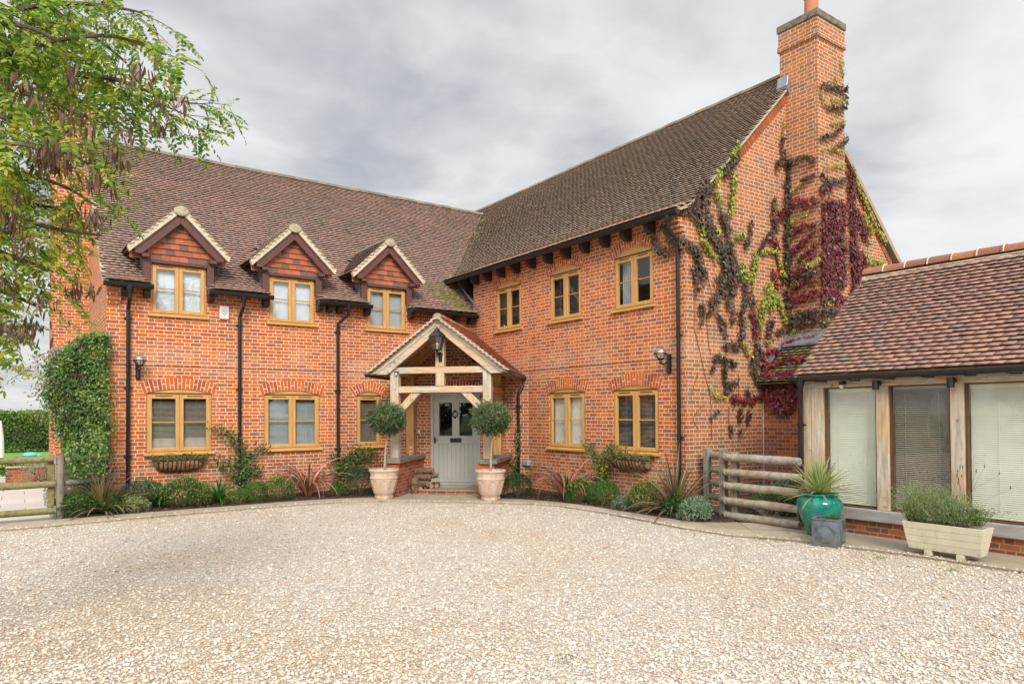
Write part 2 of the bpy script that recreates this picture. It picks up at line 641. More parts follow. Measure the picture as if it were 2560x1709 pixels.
M = {}
M['brick'] = brick_mat('house brick', PAL)
M['brick_gable'] = brick_mat('gable brick', PAL2, mortar=(0.70, 0.585, 0.43), seed=7.0, moss=0.25)
M['brick_low'] = brick_mat('low brick', PAL3, mortar=(0.40, 0.33, 0.26), low=False, band=False, seed=3.0)
M['brick_porch'] = brick_mat('porch brick', PAL3, mortar=(0.66, 0.56, 0.43), low=False, band=False, seed=5.0)
M['voussoir'] = island_mat('arch brick', [(0.0, (0.60, 0.15, 0.03)), (0.5, (0.50, 0.115, 0.03)), (1.0, (0.33, 0.085, 0.04))])
M['mortar'] = simple('lime mortar', (0.80, 0.67, 0.50), 0.9, var=0.1, scale=20, spec=0.1)
M['cement'] = simple('pale cement', (0.60, 0.53, 0.40), 0.9, var=0.12, scale=12, spec=0.1)
M['tile'] = island_mat('weathered clay tile', [(0.0, (0.47, 0.285, 0.215)), (0.25, (0.42, 0.265, 0.205)), (0.5, (0.36, 0.245, 0.195)), (0.75, (0.295, 0.22, 0.182)), (1.0, (0.44, 0.345, 0.26))], big=0.6, rk=0.62,
                       lichen=[((0.22, 0.19, 0.12), 2.3, 0.52, 0.72, 0.55), ((0.40, 0.36, 0.28), 11.0, 0.66, 0.74, 0.6), ((0.05, 0.05, 0.04), 3.7, 0.56, 0.7, 0.45)])
M['tile_b'] = island_mat('grey brown clay tile', [(0.0, (0.48, 0.345, 0.255)), (0.3, (0.44, 0.32, 0.245)), (0.6, (0.395, 0.30, 0.237)), (0.85, (0.34, 0.27, 0.218)), (1.0, (0.47, 0.395, 0.305))], big=0.5, rk=0.55,
                         lichen=[((0.26, 0.23, 0.15), 2.1, 0.5, 0.72, 0.5), ((0.42, 0.39, 0.31), 12.0, 0.66, 0.74, 0.6), ((0.06, 0.055, 0.05), 4.1, 0.58, 0.7, 0.35)])
M['tile_red'] = island_mat('mixed red clay tile', [(0.0, (0.46, 0.265, 0.195)), (0.3, (0.41, 0.235, 0.178)), (0.55, (0.36, 0.21, 0.165)), (0.75, (0.28, 0.20, 0.168)), (1.0, (0.42, 0.30, 0.225))], big=0.9, rk=0.7, famt=0.25,
                           lichen=[((0.33, 0.25, 0.16), 2.6, 0.55, 0.75, 0.4), ((0.07, 0.065, 0.06), 5.0, 0.6, 0.72, 0.35)])
M['tile_porch'] = island_mat('new red clay tile', [(0.0, (0.62, 0.27, 0.14)), (0.5, (0.54, 0.22, 0.115)), (1.0, (0.42, 0.165, 0.095))], famt=0.2)
M['tile_hung'] = island_mat('hung clay tile', [(0.0, (0.47, 0.15, 0.075)), (0.5, (0.39, 0.12, 0.065)), (0.6, (0.21, 0.105, 0.07)), (1.0, (0.17, 0.10, 0.075))], famt=0.25)
M['tile_moss'] = island_mat('mossy clay tile', [(0.0, (0.19, 0.13, 0.07)), (0.5, (0.15, 0.125, 0.06)), (1.0, (0.11, 0.10, 0.055))],
                            lichen=[((0.20, 0.20, 0.06), 4.0, 0.42, 0.62, 0.8)])
M['ridge'] = island_mat('ridge tile', [(0.0, (0.24, 0.19, 0.13)), (0.5, (0.20, 0.165, 0.115)), (1.0, (0.16, 0.13, 0.095))], lichen=[((0.26, 0.23, 0.14), 5.0, 0.45, 0.65, 0.5)])
M['ridge_red'] = island_mat('red ridge tile', [(0.0, (0.36, 0.15, 0.08)), (0.5, (0.31, 0.115, 0.065)), (1.0, (0.24, 0.12, 0.08))], lichen=[((0.33, 0.24, 0.14), 3.0, 0.5, 0.7, 0.5)])
M['ridge_bed'] = simple('lichened mortar', (0.45, 0.385, 0.27), 0.9, var=0.2, scale=14, spec=0.1)
M['verge_brick'] = island_mat('verge brick', [(0.0, (0.46, 0.13, 0.04)), (0.5, (0.36, 0.105, 0.042)), (1.0, (0.26, 0.10, 0.055))])
M['cap'] = simple('mossy capping', (0.20, 0.18, 0.135), 0.9, var=0.25, scale=9, bump=0.3, spec=0.15)
M['lead'] = simple('lead', (0.27, 0.29, 0.32), 0.42, metal=0.35, var=0.2, scale=8, bump=0.1)
M['lead_pale'] = simple('pale lead', (0.50, 0.52, 0.55), 0.5, metal=0.2, var=0.1, scale=8)
M['black'] = simple('black plastic', (0.013, 0.013, 0.015), 0.3, var=0.15, scale=4, spec=0.5)
M['iron'] = simple('black iron', (0.016, 0.014, 0.014), 0.5, var=0.25, scale=30, bump=0.15)
M['brown'] = wood_mat('dark brown timber', (0.115, 0.050, 0.040), (0.085, 0.037, 0.03), 0.55, axis=(6, 6, 6), bump=0.1)
M['brown_end'] = wood_mat('rafter timber', (0.045, 0.027, 0.026), (0.03, 0.02, 0.02), 0.65, axis=(6, 6, 6), bump=0.1)
M['oakframe'] = wood_mat('golden oak frame', (0.56, 0.315, 0.105), (0.50, 0.27, 0.085), 0.42, axis=(7, 7, 1.2), bump=0.04, spec=0.4)
M['oakframe_h'] = wood_mat('golden oak board', (0.57, 0.325, 0.11), (0.50, 0.27, 0.085), 0.42, axis=(1.2, 1.2, 8), bump=0.04)
M['vent'] = simple('brown vent', (0.13, 0.055, 0.02), 0.5)
M['oak'] = wood_mat('weathered oak', (0.56, 0.41, 0.255), (0.44, 0.29, 0.16), 0.75, axis=(8, 8, 0.9), grey=0.8, greycol=(0.62, 0.56, 0.48), knots=True, bump=0.3)
M['oak_h'] = wood_mat('weathered oak beam', (0.57, 0.41, 0.25), (0.44, 0.28, 0.15), 0.75, axis=(1.2, 1.2, 10), grey=0.75, greycol=(0.64, 0.57, 0.48), knots=True, bump=0.3)
M['oak_in'] = wood_mat('fresh oak', (0.50, 0.27, 0.09), (0.38, 0.19, 0.06), 0.7, axis=(6, 6, 1), grey=0.15, knots=True, bump=0.2)
M['oak_grey'] = wood_mat('silvered oak', (0.50, 0.45, 0.39), (0.36, 0.32, 0.28), 0.8, axis=(1.2, 1.2, 10), grey=0.5, greycol=(0.47, 0.46, 0.44), bump=0.3)
M['sill_grey'] = wood_mat('grey silvered sill', (0.36, 0.35, 0.33), (0.26, 0.25, 0.24), 0.8, axis=(1.2, 1.2, 10), bump=0.3)
M['soffit'] = wood_mat('porch boarding', (0.36, 0.21, 0.09), (0.27, 0.15, 0.06), 0.75, axis=(5, 5, 1), bump=0.1)
M['door'] = simple('sage grey paint', (0.395, 0.405, 0.37), 0.42, var=0.03, scale=3, spec=0.4)
M['door_groove'] = simple('door groove', (0.23, 0.23, 0.20), 0.6, var=0.05)
M['steel'] = simple('brushed steel', (0.55, 0.55, 0.52), 0.3, metal=0.9, var=0.05)
M['glass'] = glass_mat('window glass')
M['glass_dark'] = glass_mat('door glass', (0.55, 0.58, 0.55))
M['glass_bay'] = glass_mat('bay glass', (0.95, 0.97, 0.95), 0.75)
M['glass_lamp'] = glass_mat('lamp glass', (0.88, 0.85, 0.80), 1.6)
M['glass_lamp2'] = glass_mat('lantern glass', (0.80, 0.80, 0.76), 1.6)
M['blind_white'] = simple('pale blind', (0.82, 0.86, 0.90), 0.5, var=0.03)
M['blind_cream'] = simple('cream blind', (0.88, 0.86, 0.72), 0.55, var=0.03)
M['blind_grey'] = simple('grey blind', (0.60, 0.63, 0.64), 0.5, var=0.03)
M['blind_dark'] = simple('dark blind', (0.44, 0.37, 0.30), 0.5, var=0.05)
M['room'] = simple('room wall', (0.55, 0.50, 0.42), 0.9, var=0.1)
M['room_dark'] = simple('dim room wall', (0.07, 0.055, 0.045), 0.9, var=0.1)  # shaded copy of the room wall, its dimness put into the colour
M['white'] = simple('white plastic', (0.72, 0.70, 0.66), 0.4, var=0.04)
M['grey_plastic'] = simple('grey plastic', (0.36, 0.40, 0.43), 0.4, var=0.04)
M['dark_mark'] = simple('dark print', (0.07, 0.08, 0.10), 0.5, var=0.02)
M['stone_cap'] = simple('grey coping stone', (0.225, 0.205, 0.175), 0.85, var=0.2, scale=7, bump=0.3, spec=0.15)
M['flag'] = island_mat('sandstone flag', [(0.0, (0.44, 0.365, 0.265)), (0.4, (0.37, 0.30, 0.22)), (0.7, (0.40, 0.335, 0.255)), (1.0, (0.29, 0.24, 0.185))], fine=7.0, famt=0.35, lichen=[((0.31, 0.26, 0.19), 1.7, 0.5, 0.72, 0.6)], bump=0.2)
M['patio'] = island_mat('pale patio flag', [(0.0, (0.62, 0.58, 0.52)), (1.0, (0.54, 0.50, 0.45))], fine=7.0, famt=0.15, bump=0.1)
M['joint'] = simple('sandy joint', (0.27, 0.215, 0.15), 0.95, var=0.15, scale=12)
M['terracotta'] = simple('whitewashed terracotta', (0.56, 0.415, 0.305), 0.85, var=0.08, scale=9, bump=0.3, spec=0.15, c2=(0.60, 0.52, 0.43), grime=0.6)
M['potsoil'] = simple('potting soil', (0.05, 0.035, 0.025), 0.95, var=0.3, scale=30, bump=0.6)
M['teal'] = simple('teal glaze', (0.012, 0.25, 0.19), 0.16, var=0.32, scale=5, spec=0.6, grime=0.75)
M['leadbox'] = simple('dull grey lead', (0.145, 0.175, 0.195), 0.6, metal=0.2, var=0.35, scale=6, bump=0.2, grime=0.7)
M['cream_paint'] = simple('cream paint', (0.68, 0.62, 0.47), 0.5, var=0.05, scale=4, spec=0.3, grime=0.45)
M['coir'] = simple('coir liner', (0.36, 0.215, 0.125), 0.95, var=0.35, scale=18, bump=0.9, spec=0.1)
M['bark'] = simple('grey bark', (0.29, 0.24, 0.18), 0.9, var=0.3, scale=14, bump=0.6, spec=0.1)
M['bark_dark'] = simple('robinia bark', (0.13, 0.105, 0.08), 0.9, var=0.35, scale=12, bump=0.6, spec=0.1)
M['log_bark'] = simple('log bark', (0.20, 0.135, 0.085), 0.9, var=0.35, scale=14, bump=0.8, spec=0.1)
M['log_end'] = simple('cut wood', (0.40, 0.25, 0.12), 0.8, var=0.2, scale=18, bump=0.2)
M['fence'] = wood_mat('weathered fence log', (0.345, 0.29, 0.21), (0.20, 0.165, 0.115), 0.9, axis=(3, 3, 3), grey=0.5, greycol=(0.46, 0.44, 0.39), bump=0.6, spec=0.1)
M['fence_moss'] = wood_mat('mossy gate rail', (0.235, 0.21, 0.085), (0.12, 0.105, 0.05), 0.9, axis=(4, 4, 4), grey=0.25, greycol=(0.36, 0.33, 0.24), bump=0.5, spec=0.1)
M['fence_post'] = wood_mat('grey fence post', (0.25, 0.215, 0.165), (0.14, 0.12, 0.09), 0.9, axis=(8, 8, 1.5), grey=0.4, bump=0.5, spec=0.1)
M['wire'] = simple('galvanised wire', (0.35, 0.36, 0.36), 0.5, metal=0.6, var=0.1)
M['soil'] = simple('bark mulch', (0.095, 0.06, 0.042), 0.95, var=0.5, scale=28, bump=1.0, spec=0.1)
M['leaf'] = leaf_mat('leaf', 0.3, 0.5, 0.4)
M['leaf_gloss'] = leaf_mat('glossy leaf', 0.2, 0.34, 0.5)
M['leaf_tree'] = leaf_mat('robinia leaflet', 0.55, 0.5, 0.35)
M['stem'] = simple('plant stem', (0.17, 0.12, 0.07), 0.85, var=0.25, scale=20)
M['stem_red'] = simple('creeper stem', (0.18, 0.075, 0.05), 0.8, var=0.3, scale=20)
M['stem_green'] = simple('green stem', (0.17, 0.23, 0.06), 0.6, var=0.15, scale=20)
M['olive_stem'] = simple('olive stem', (0.40, 0.33, 0.23), 0.85, var=0.2, scale=16, bump=0.4)
M['pod'] = simple('seed pod', (0.13, 0.062, 0.035), 0.55, var=0.35, scale=30, c2=(0.07, 0.035, 0.022))
M['plastic_black'] = simple('black pot', (0.02, 0.02, 0.02), 0.5, var=0.1)
M['bulb'] = simple('frosted bulb', (0.78, 0.74, 0.70), 0.3, var=0.02)
M['turquoise'] = simple('turquoise cover', (0.12, 0.50, 0.44), 0.5, var=0.1)
M['figurine'] = simple('ornament clay', (0.46, 0.28, 0.16), 0.8, var=0.2, scale=12, bump=0.3)
# ------------------------------------------------------------------ builders for roofs and masonry
def roof_tiles(name, mat, parent, MU, x0, x1, prof, mask=None, gauge=0.1, tw=0.166, decks=None, tlen=0.15, lift=0.056, jit=1.0, seed=1):
    """rows of single clay tiles; prof = [(h, z)...] section of the slope, eave first; local x runs along the eave"""
    r = np.random.default_rng(seed)
    pr = np.array(prof, float)
    sl = np.r_[0, np.cumsum(np.linalg.norm(np.diff(pr, axis=0), axis=1))]
    at = lambda s: np.stack([np.interp(s, sl, pr[:, 0]), np.interp(s, sl, pr[:, 1])], -1)
    rows = int(sl[-1] / gauge)
    X, S = [], []
    for i in range(rows + 1):
        off = (0.5 if i % 2 else 0.0) * tw
        n = int((x1 - x0) / tw) + 2
        xs = x0 + off + r.uniform(-0.03, 0.03) + (np.arange(n) - 0.5) * tw
        xs = xs + r.normal(0, 0.003, n)
        X.append(xs)
        S.append(np.full(n, i * gauge))
    X, S = np.concatenate(X), np.concatenate(S)
    k = (X > x0) & (X < x1)
    X, S = X[k], S[k]
    n = len(X)
    wl = np.maximum(X - tw / 2, x0)
    wr = np.minimum(X + tw / 2, x1)
    S2 = S + r.normal(0, 0.002, n) * jit
    lo, hi = at(S2), at(np.minimum(S2 + tlen, sl[-1] + 0.02))
    dd = at(S2 + 0.2) - at(S2)
    dd[np.linalg.norm(dd, axis=1) < 1e-6] = (0.7, 0.7)
    dd /= np.linalg.norm(dd, axis=1)[:, None]
    nn = np.stack([-dd[:, 1], dd[:, 0]], 1)
    R3 = np.array(MU.to_3x3())
    T3 = np.array(MU.translation)

    def W(x, p):
        return np.stack([x, p[:, 0], p[:, 1]], 1) @ R3.T + T3
    if mask is not None:
        c = W(X, (lo + hi) / 2)
        k = mask(c)
        wl, wr, lo, hi, nn, n = wl[k], wr[k], lo[k], hi[k], nn[k], int(k.sum())
    th = 0.012
    la = lift + r.normal(0, 0.002, n) * jit
    lb = lift + r.normal(0, 0.002, n) * jit
    g = 0.0012
    P = [W(wl + g, lo + nn * (la - th)[:, None]), W(wr - g, lo + nn * (lb - th)[:, None]), W(wr - g, hi - nn * 0.008), W(wl + g, hi - nn * 0.008),
         W(wl + g, lo + nn * la[:, None]), W(wr - g, lo + nn * lb[:, None]), W(wr - g, hi + nn * 0.006), W(wl + g, hi + nn * 0.006)]
    V = np.stack(P, 1).reshape(-1, 3)
    q = np.array([(4, 5, 6, 7), (0, 1, 5, 4), (1, 2, 6, 5), (3, 0, 4, 7)])
    F = (np.arange(n)[:, None, None] * 8 + q[None]).reshape(-1, 4)
    for (xa, xb, sa) in (decks if decks is not None else [(x0, x1, 0.0)]):
        ss = np.unique(np.r_[sa, sl[(sl > sa)]])
        pp = at(ss)
        a, b = W(np.full(len(ss), xa), pp - (0, 0.012)), W(np.full(len(ss), xb), pp - (0, 0.012))
        o = len(V)
        V = np.concatenate([V, a, b])
        m = len(ss)
        F = np.concatenate([F, np.array([(o + i, o + m + i, o + m + i + 1, o + i + 1) for i in range(m - 1)])])
    return np_mesh(name, V, F, mat, parent)


def ridge_run(name, mat, parent, p, q, r=0.125, seg=0.33, sag=0.0, drop=0.3):
    """half-round ridge tiles bedded end to end"""
    b = MB()
    p, q = Vector(p), Vector(q)
    d = q - p
    L = d.length
    d.normalize()
    s = d.cross(Vector((0, 0, 1))).normalized()
    u = s.cross(d)
    n = max(1, round(L / seg))
    for i in range(n):
        a = p + d * (L * i / n + 0.004)
        e = p + d * (L * (i + 1) / n - 0.004)
        dz = rnd.uniform(-0.006, 0.006)
        rr = r * rnd.uniform(0.97, 1.03)
        vs = []
        for c in (a, e):
            for k in range(9):
                t = math.pi * (k / 8)
                vs.append(tuple(c + s * math.cos(t) * rr + u * (math.sin(t) * rr * 0.92 - 0.05 + dz)))
        fs = [(k, 9 + k, 10 + k, k + 1) for k in range(8)] + [tuple(range(9)), tuple(range(17, 8, -1))]
        b.add(vs, fs)
    return b.build(name, mat, parent, smooth=True)


def wall_sheet(b, M_, u0, u1, z0, z1, holes, rev=0.14):
    """brick sheet at local y=0 with rectangular holes and brick reveals"""
    b.M = M_
    us = sorted({u0, u1} | {h[0] for h in holes} | {h[1] for h in holes})
    zs = sorted({z0, z1} | {min(max(h[2], z0), z1) for h in holes} | {min(max(h[3], z0), z1) for h in holes})
    for a, c in zip(us[:-1], us[1:]):
        for e, f in zip(zs[:-1], zs[1:]):
            mu, mz = (a + c) / 2, (e + f) / 2
            if any(h[0] < mu < h[1] and h[2] < mz < h[3] for h in holes):
                continue
            b.add([(a, 0, e), (c, 0, e), (c, 0, f), (a, 0, f)], [(0, 1, 2, 3)])
    for h in holes:
        a, c, e, f = h
        f = min(f, z1)
        b.add([(a, 0, e), (a, rev, e), (a, rev, f), (a, 0, f)], [(0, 1, 2, 3)])
        b.add([(c, 0, e), (c, 0, f), (c, rev, f), (c, rev, e)], [(0, 1, 2, 3)])
        b.add([(a, 0, e), (c, 0, e), (c, rev, e), (a, rev, e)], [(0, 1, 2, 3)])
        if h[3] <= z1:
            b.add([(a, 0, f), (a, rev, f), (c, rev, f), (c, 0, f)], [(0, 1, 2, 3)])


def arch_ring(M_, x0, x1, z1, rise, depth, parent, name='arch', back=0.1):
    c = (x1 - x0) / 2
    R = (c * c + rise * rise) / (2 * rise)
    cz = z1 + rise - R
    xc = (x0 + x1) / 2
    A = math.asin(min(1, c / R)) * (1 + 0.05 / c)
    n = max(7, int(round(2 * A * (R + depth * 0.4) / 0.074)) | 1)
    pt = lambda r, a: (xc + r * math.sin(a), cz + r * math.cos(a))
    m = MB(M_)
    poly = [pt(R, -A + 2 * A * i / 20) for i in range(21)] + [pt(R + depth, A - 2 * A * i / 20) for i in range(21)]
    # backing of mortar, in convex pieces
    for i in range(20):
        a0, a1 = -A + 2 * A * i / 20, -A + 2 * A * (i + 1) / 20
        m.prism([pt(R, a0), pt(R, a1), pt(R + depth, a1), pt(R + depth, a0)], 'y', -0.002, back)
    ring = m.build(name, M['mortar'], parent)
    b = MB(M_)
    for i in range(n):
        a0 = -A + 2 * A * i / n
        a1 = -A + 2 * A * (i + 1) / n
        g = 0.0062 / R
        cuts = [(0.0, depth)] if i % 2 == 0 else [(0.0, depth * 0.47), (depth * 0.53, depth)]
        if i % 4 == 3:
            cuts = [(0.0, depth * 0.33), (depth * 0.38, depth)]
        for d0, d1 in cuts:
            b.prism([pt(R + d0 + 0.003, a0 + g), pt(R + d0 + 0.003, a1 - g), pt(R + d1, a1 - g), pt(R + d1, a0 + g)], 'y', -0.006, 0.05)
    b.build('voussoir', M['voussoir'], parent)
    return ring


def slats(M_, x0, x1, z0, z1, y, ang, mat, parent, pitch=0.025, wid=0.026, stack=None, cords=True):
    """venetian blind: every slat tilted by ang (0 = flat/open)"""
    b = MB(M_)
    z = z1
    sa, ca = math.sin(ang), math.cos(ang)
    while z > z0 + 0.01:
        t = ang
        if stack and z < stack:
            t = math.radians(78)
        s_, c_ = math.sin(t), math.cos(t)
        b.add([(x0, y - c_ * wid / 2, z - s_ * wid / 2), (x1, y - c_ * wid / 2, z - s_ * wid / 2), (x1, y, z + 0.002), (x0, y, z + 0.002),
               (x1, y + c_ * wid / 2, z + s_ * wid / 2), (x0, y + c_ * wid / 2, z + s_ * wid / 2)], [(0, 1, 2, 3), (3, 2, 4, 5)])
        z -= pitch
    b.box((x0, y - 0.016, z0 - 0.005), (x1, y + 0.016, z0 + 0.012))
    b.box((x0, y - 0.02, z1 + 0.01), (x1, y + 0.02, z1 + 0.045))
    if cords:
        for f in (0.2, 0.8):
            xx = x0 + (x1 - x0) * f
            b.box((xx - 0.002, y - 0.0165, z0), (xx + 0.002, y - 0.0145, z1))
    return b.build('blind', mat, parent)


def make_window(M_, x0, x1, z0, z1, house, sashes=2, arch=0.095, blind=None, label=None, rec=0.03):
    fr = MB(M_)
    w = 0.05
    y0, y1 = rec, 0.10
    fr.box((x0, y0, z0), (x0 + w, y1, z1))
    fr.box((x1 - w, y0, z0), (x1, y1, z1))
    fr.box((x0 + w, y0, z1 - w), (x1 - w, y1, z1))
    fr.box((x0 + w, y0, z0), (x1 - w, y1, z0 + w))
    xm = (x0 + x1) / 2
    if sashes == 2:
        fr.box((xm - 0.022, y0, z0 + w), (xm + 0.022, y1, z1 - w))
    win = fr.build('window', M['oakframe'], house, bevel=0.006, label=label)
    spans = [(x0 + 0.03, xm - 0.004), (xm + 0.004, x1 - 0.03)] if sashes == 2 else [(x0 + 0.03, x1 - 0.03)]
    sh, gl = MB(M_), MB(M_)
    s = 0.072
    za, zb = z0 + 0.03, z1 - 0.03
    for a, c in spans:
        ya, yb = rec - 0.018, rec + 0.045
        sh.box((a, ya, za), (a + s, yb, zb))
        sh.box((c - s, ya, za), (c, yb, zb))
        sh.box((a + s, ya, zb - s - 0.008), (c - s, yb, zb))
        sh.box((a + s, ya, za), (c - s, yb, za + s))
        zm = (za + zb) / 2 + 0.02
        sh.box((a + s, ya + 0.016, zm - 0.011), (c - s, ya + 0.045, zm + 0.011))
        gl.add([(a + s, ya + 0.034, za + s), (c - s, ya + 0.034, za + s), (c - s, ya + 0.034, zb - s), (a + s, ya + 0.034, zb - s)], [(0, 1, 2, 3)])
        mx, hw = (a + c) / 2, (c - a) * 0.27
        vt = MB(M_)
        vt.box((mx - hw, ya - 0.007, zb - 0.03), (mx + hw, ya + 0.002, zb - 0.012))
        vt.build('vent', M['vent'], win)
    sh.build('sash', M['oakframe'], win, bevel=0.007)
    gl.build('pane', M['glass'], win)
    sl = MB(M_)
    sl.prism([(-0.065, z0 - 0.05), (rec + 0.02, z0 - 0.05), (rec + 0.02, z0 + 0.004), (-0.02, z0 + 0.004), (-0.065, z0 - 0.012)], 'x', x0 - 0.055, x1 + 0.055)
    sl.build('sill', M['oakframe_h'], win, bevel=0.004)
    if arch:
        c = (x1 - x0) / 2
        R = (c * c + arch * arch) / (2 * arch)
        cz = z1 + arch - R
        a = MB(M_)
        for i in range(14):
            u0, u1 = x0 + (x1 - x0) * i / 14, x0 + (x1 - x0) * (i + 1) / 14
            h = lambda u: cz + math.sqrt(max(0, R * R - (u - xm) ** 2))
            a.prism([(u0, z1 + 0.0005), (u1, z1 + 0.0005), (u1, h(u1) + 0.004), (u0, h(u0) + 0.004)], 'y', rec - 0.008, 0.09)
        a.build('head_board', M['oakframe_h'], win)
        dr = MB(M_)
        dr.box((x0 + 0.002, rec - 0.024, z1 - 0.004), (x1 - 0.002, rec - 0.002, z1 + 0.012))
        dr.build('drip_mould', M['vent'], win)
        arch_ring(M_, x0, x1, z1, arch, 0.222, win)
    if blind:
        ang, mat, stack = blind
        slats(M_, x0 + 0.06, x1 - 0.06, z0 + 0.07, z1 - 0.10, 0.125, ang, M[mat], win, stack=stack)
    return win


def gutter(p, q, out, parent, name='gutter', w=0.115, h=0.085, joints=1.1, first=0.25):
    """half-round gutter with joints and stop ends; p, q at its top back edge"""
    p, q, out = Vector(p), Vector(q), Vector(out).normalized()
    d = q - p
    L = d.length
    d.normalize()
    b = MB()

    def run(a, c, k):
        sec = []
        for i in range(9):
            t = math.pi * i / 8
            sec.append(((w / 2) * (1 - math.cos(t)) - (k - 1) * w / 2 * math.cos(t), -math.sin(t) ** 0.7 * h * k if 0 < i < 8 else 0.0))
        vs = []
        for s_ in (a, c):
            for (o, z) in sec:
                vs.append(tuple(p + d * s_ + out * o + Vector((0, 0, z))))
        n = len(sec)
        fs = [(i, i + 1, n + i + 1, n + i) for i in range(n - 1)] + [tuple(range(n)), tuple(range(2 * n - 1, n - 1, -1)), (0, n, 2 * n - 1, n - 1)]
        b.add(vs, fs)
    run(0, L, 1.0)
    run(-0.012, 0.03, 1.1)
    run(L - 0.03, L + 0.012, 1.1)
    x = first
    while x < L - 0.15:
        run(x - 0.022, x + 0.022, 1.09)
        x += joints
    return b.build(name, M['black'], parent, smooth=True)


def downpipe(pts, parent, r=0.035, clips=(1.0, 2.0, 3.0), out=(0, -1, 0), mat='black', hop=True, n=10):
    b = MB()
    b.tube(pts, r, n)
    o = Vector(out)
    if hop:
        t = Vector(pts[0])
        b.tube([t + Vector((0, 0, 0.06)), t + Vector((0, 0, -0.03)), t + Vector((0, 0, -0.09))], [0.062, 0.058, r * 1.15], n)
    e = Vector(pts[-1])
    for z in clips:
        b.tube([(e.x, e.y, z - 0.03), (e.x, e.y, z + 0.03)], r * 1.18, n)
        s = o.cross(Vector((0, 0, 1)))
        b.beam(Vector((e.x, e.y, z)) - s * 0.075 - o * r * 0.9, Vector((e.x, e.y, z)) + s * 0.075 - o * r * 0.9, 0.02, 0.028)
    return b.build('downpipe', M[mat], parent, smooth=True)


# ------------------------------------------------------------------ the house
house = thing('brick_house', (0, 0, 0), 'large orange brick house with two wings, clay tiled roofs and a corner porch', 'house')
GW = [(-7.73, -6.507, 1.045, 2.25), (-5.43, -4.18, 1.045, 2.25), (-3.284, -2.664, 1.045, 2.25)]
BG = [(3.18, 4.40, 1.035, 2.25), (5.26, 6.49, 1.035, 2.25)]
BU = [(1.05, 2.14, 3.86, 4.905), (3.23, 4.315, 3.86, 4.905), (5.32, 6.385, 3.86, 4.905)]
DX = [-7.135, -4.81, -2.505]

b = MB()
ho = [(x0, x1, z0, z1 + 0.1) for x0, x1, z0, z1 in GW] + [(x - 0.52, x + 0.52, 3.84, 5.2) for x in DX]
wall_sheet(b, MA, -8.43, 0.0, -0.1, 4.5, ho)
# kneeler: brick corbels carrying the end of the eaves
for i in range(4):
    b.box((-8.4315, -0.04 - 0.045 * i, 3.99 + 0.075 * i), (-8.19, -0.0015, 4.06 + 0.075 * i))
b.build('wall', M['brick'], house)
b = MB()
ho = [(x0, x1, z0, z1 + 0.1) for x0, x1, z0, z1 in BG] + [(x0, x1, z0, z1 + 0.13) for x0, x1, z0, z1 in BU]
wall_sheet(b, MBm, 0.0, 7.17, -0.1, 5.62, ho)
for i in range(4):
    b.box((6.96, -0.04 - 0.05 * i, 4.98 + 0.085 * i), (7.1715, -0.0015, 5.06 + 0.085 * i))
b.build('wall', M['brick'], house)
b = MB()
gp = [(0, -0.1), (7.5, -0.1), (7.5, 5.44), (3.75, 9.0), (0.3, 5.70), (0, 5.45)]
b.add([(x, -7.17, z) for x, z in gp], [tuple(range(6))])
b.build('wall', M['brick_gable'], house)
b = MB()
ap = [(0, -0.1), (9.4, -0.1), (9.4, 4.5), (4.7, 8.62), (0.0, 4.44)]
b.add([(-8.43, y, z) for y, z in ap][::-1], [tuple(range(5))])
b.build('wall', M['brick'], house)
b = MB()
b.add([(-8.43, 9.4, -0.1), (-8.43, 9.4, 4.5), (0, 9.4, 4.5), (0, 9.4, -0.1)], [(0, 1, 2, 3)])
b.add([(7.5, -7.17, -0.1), (7.5, 9.4, -0.1), (7.5, 9.4, 5.5), (7.5, -7.17, 5.5)], [(0, 1, 2, 3)])
b.add([(0, 9.4, -0.1), (0, 9.4, 9.0), (7.5, 9.4, 9.0), (7.5, 9.4, -0.1)], [(0, 1, 2, 3)])
b.build('wall', M['brick'], house)
# plat band: a thin slate damp course line between the storeys
b = MB()
b.box((-8.432, -0.006, 2.792), (-2.4, -0.0008, 2.803))
b.build('band_course', M['iron'], house)
b = MB()
b.box((-0.006, -7.172, 2.792), (-0.0008, -2.2, 2.803))
b.build('band_course', M['iron'], house)

# rooms behind the windows
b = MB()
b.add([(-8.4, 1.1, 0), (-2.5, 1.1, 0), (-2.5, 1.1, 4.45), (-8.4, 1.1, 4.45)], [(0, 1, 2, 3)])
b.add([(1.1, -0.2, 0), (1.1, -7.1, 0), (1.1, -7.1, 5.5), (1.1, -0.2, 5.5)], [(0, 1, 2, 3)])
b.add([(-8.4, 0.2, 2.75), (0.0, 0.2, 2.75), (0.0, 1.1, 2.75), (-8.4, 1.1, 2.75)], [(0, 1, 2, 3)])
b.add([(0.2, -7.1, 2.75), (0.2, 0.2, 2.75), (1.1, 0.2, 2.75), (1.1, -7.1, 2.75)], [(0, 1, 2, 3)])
b.build('room_wall', M['room_dark'], house)

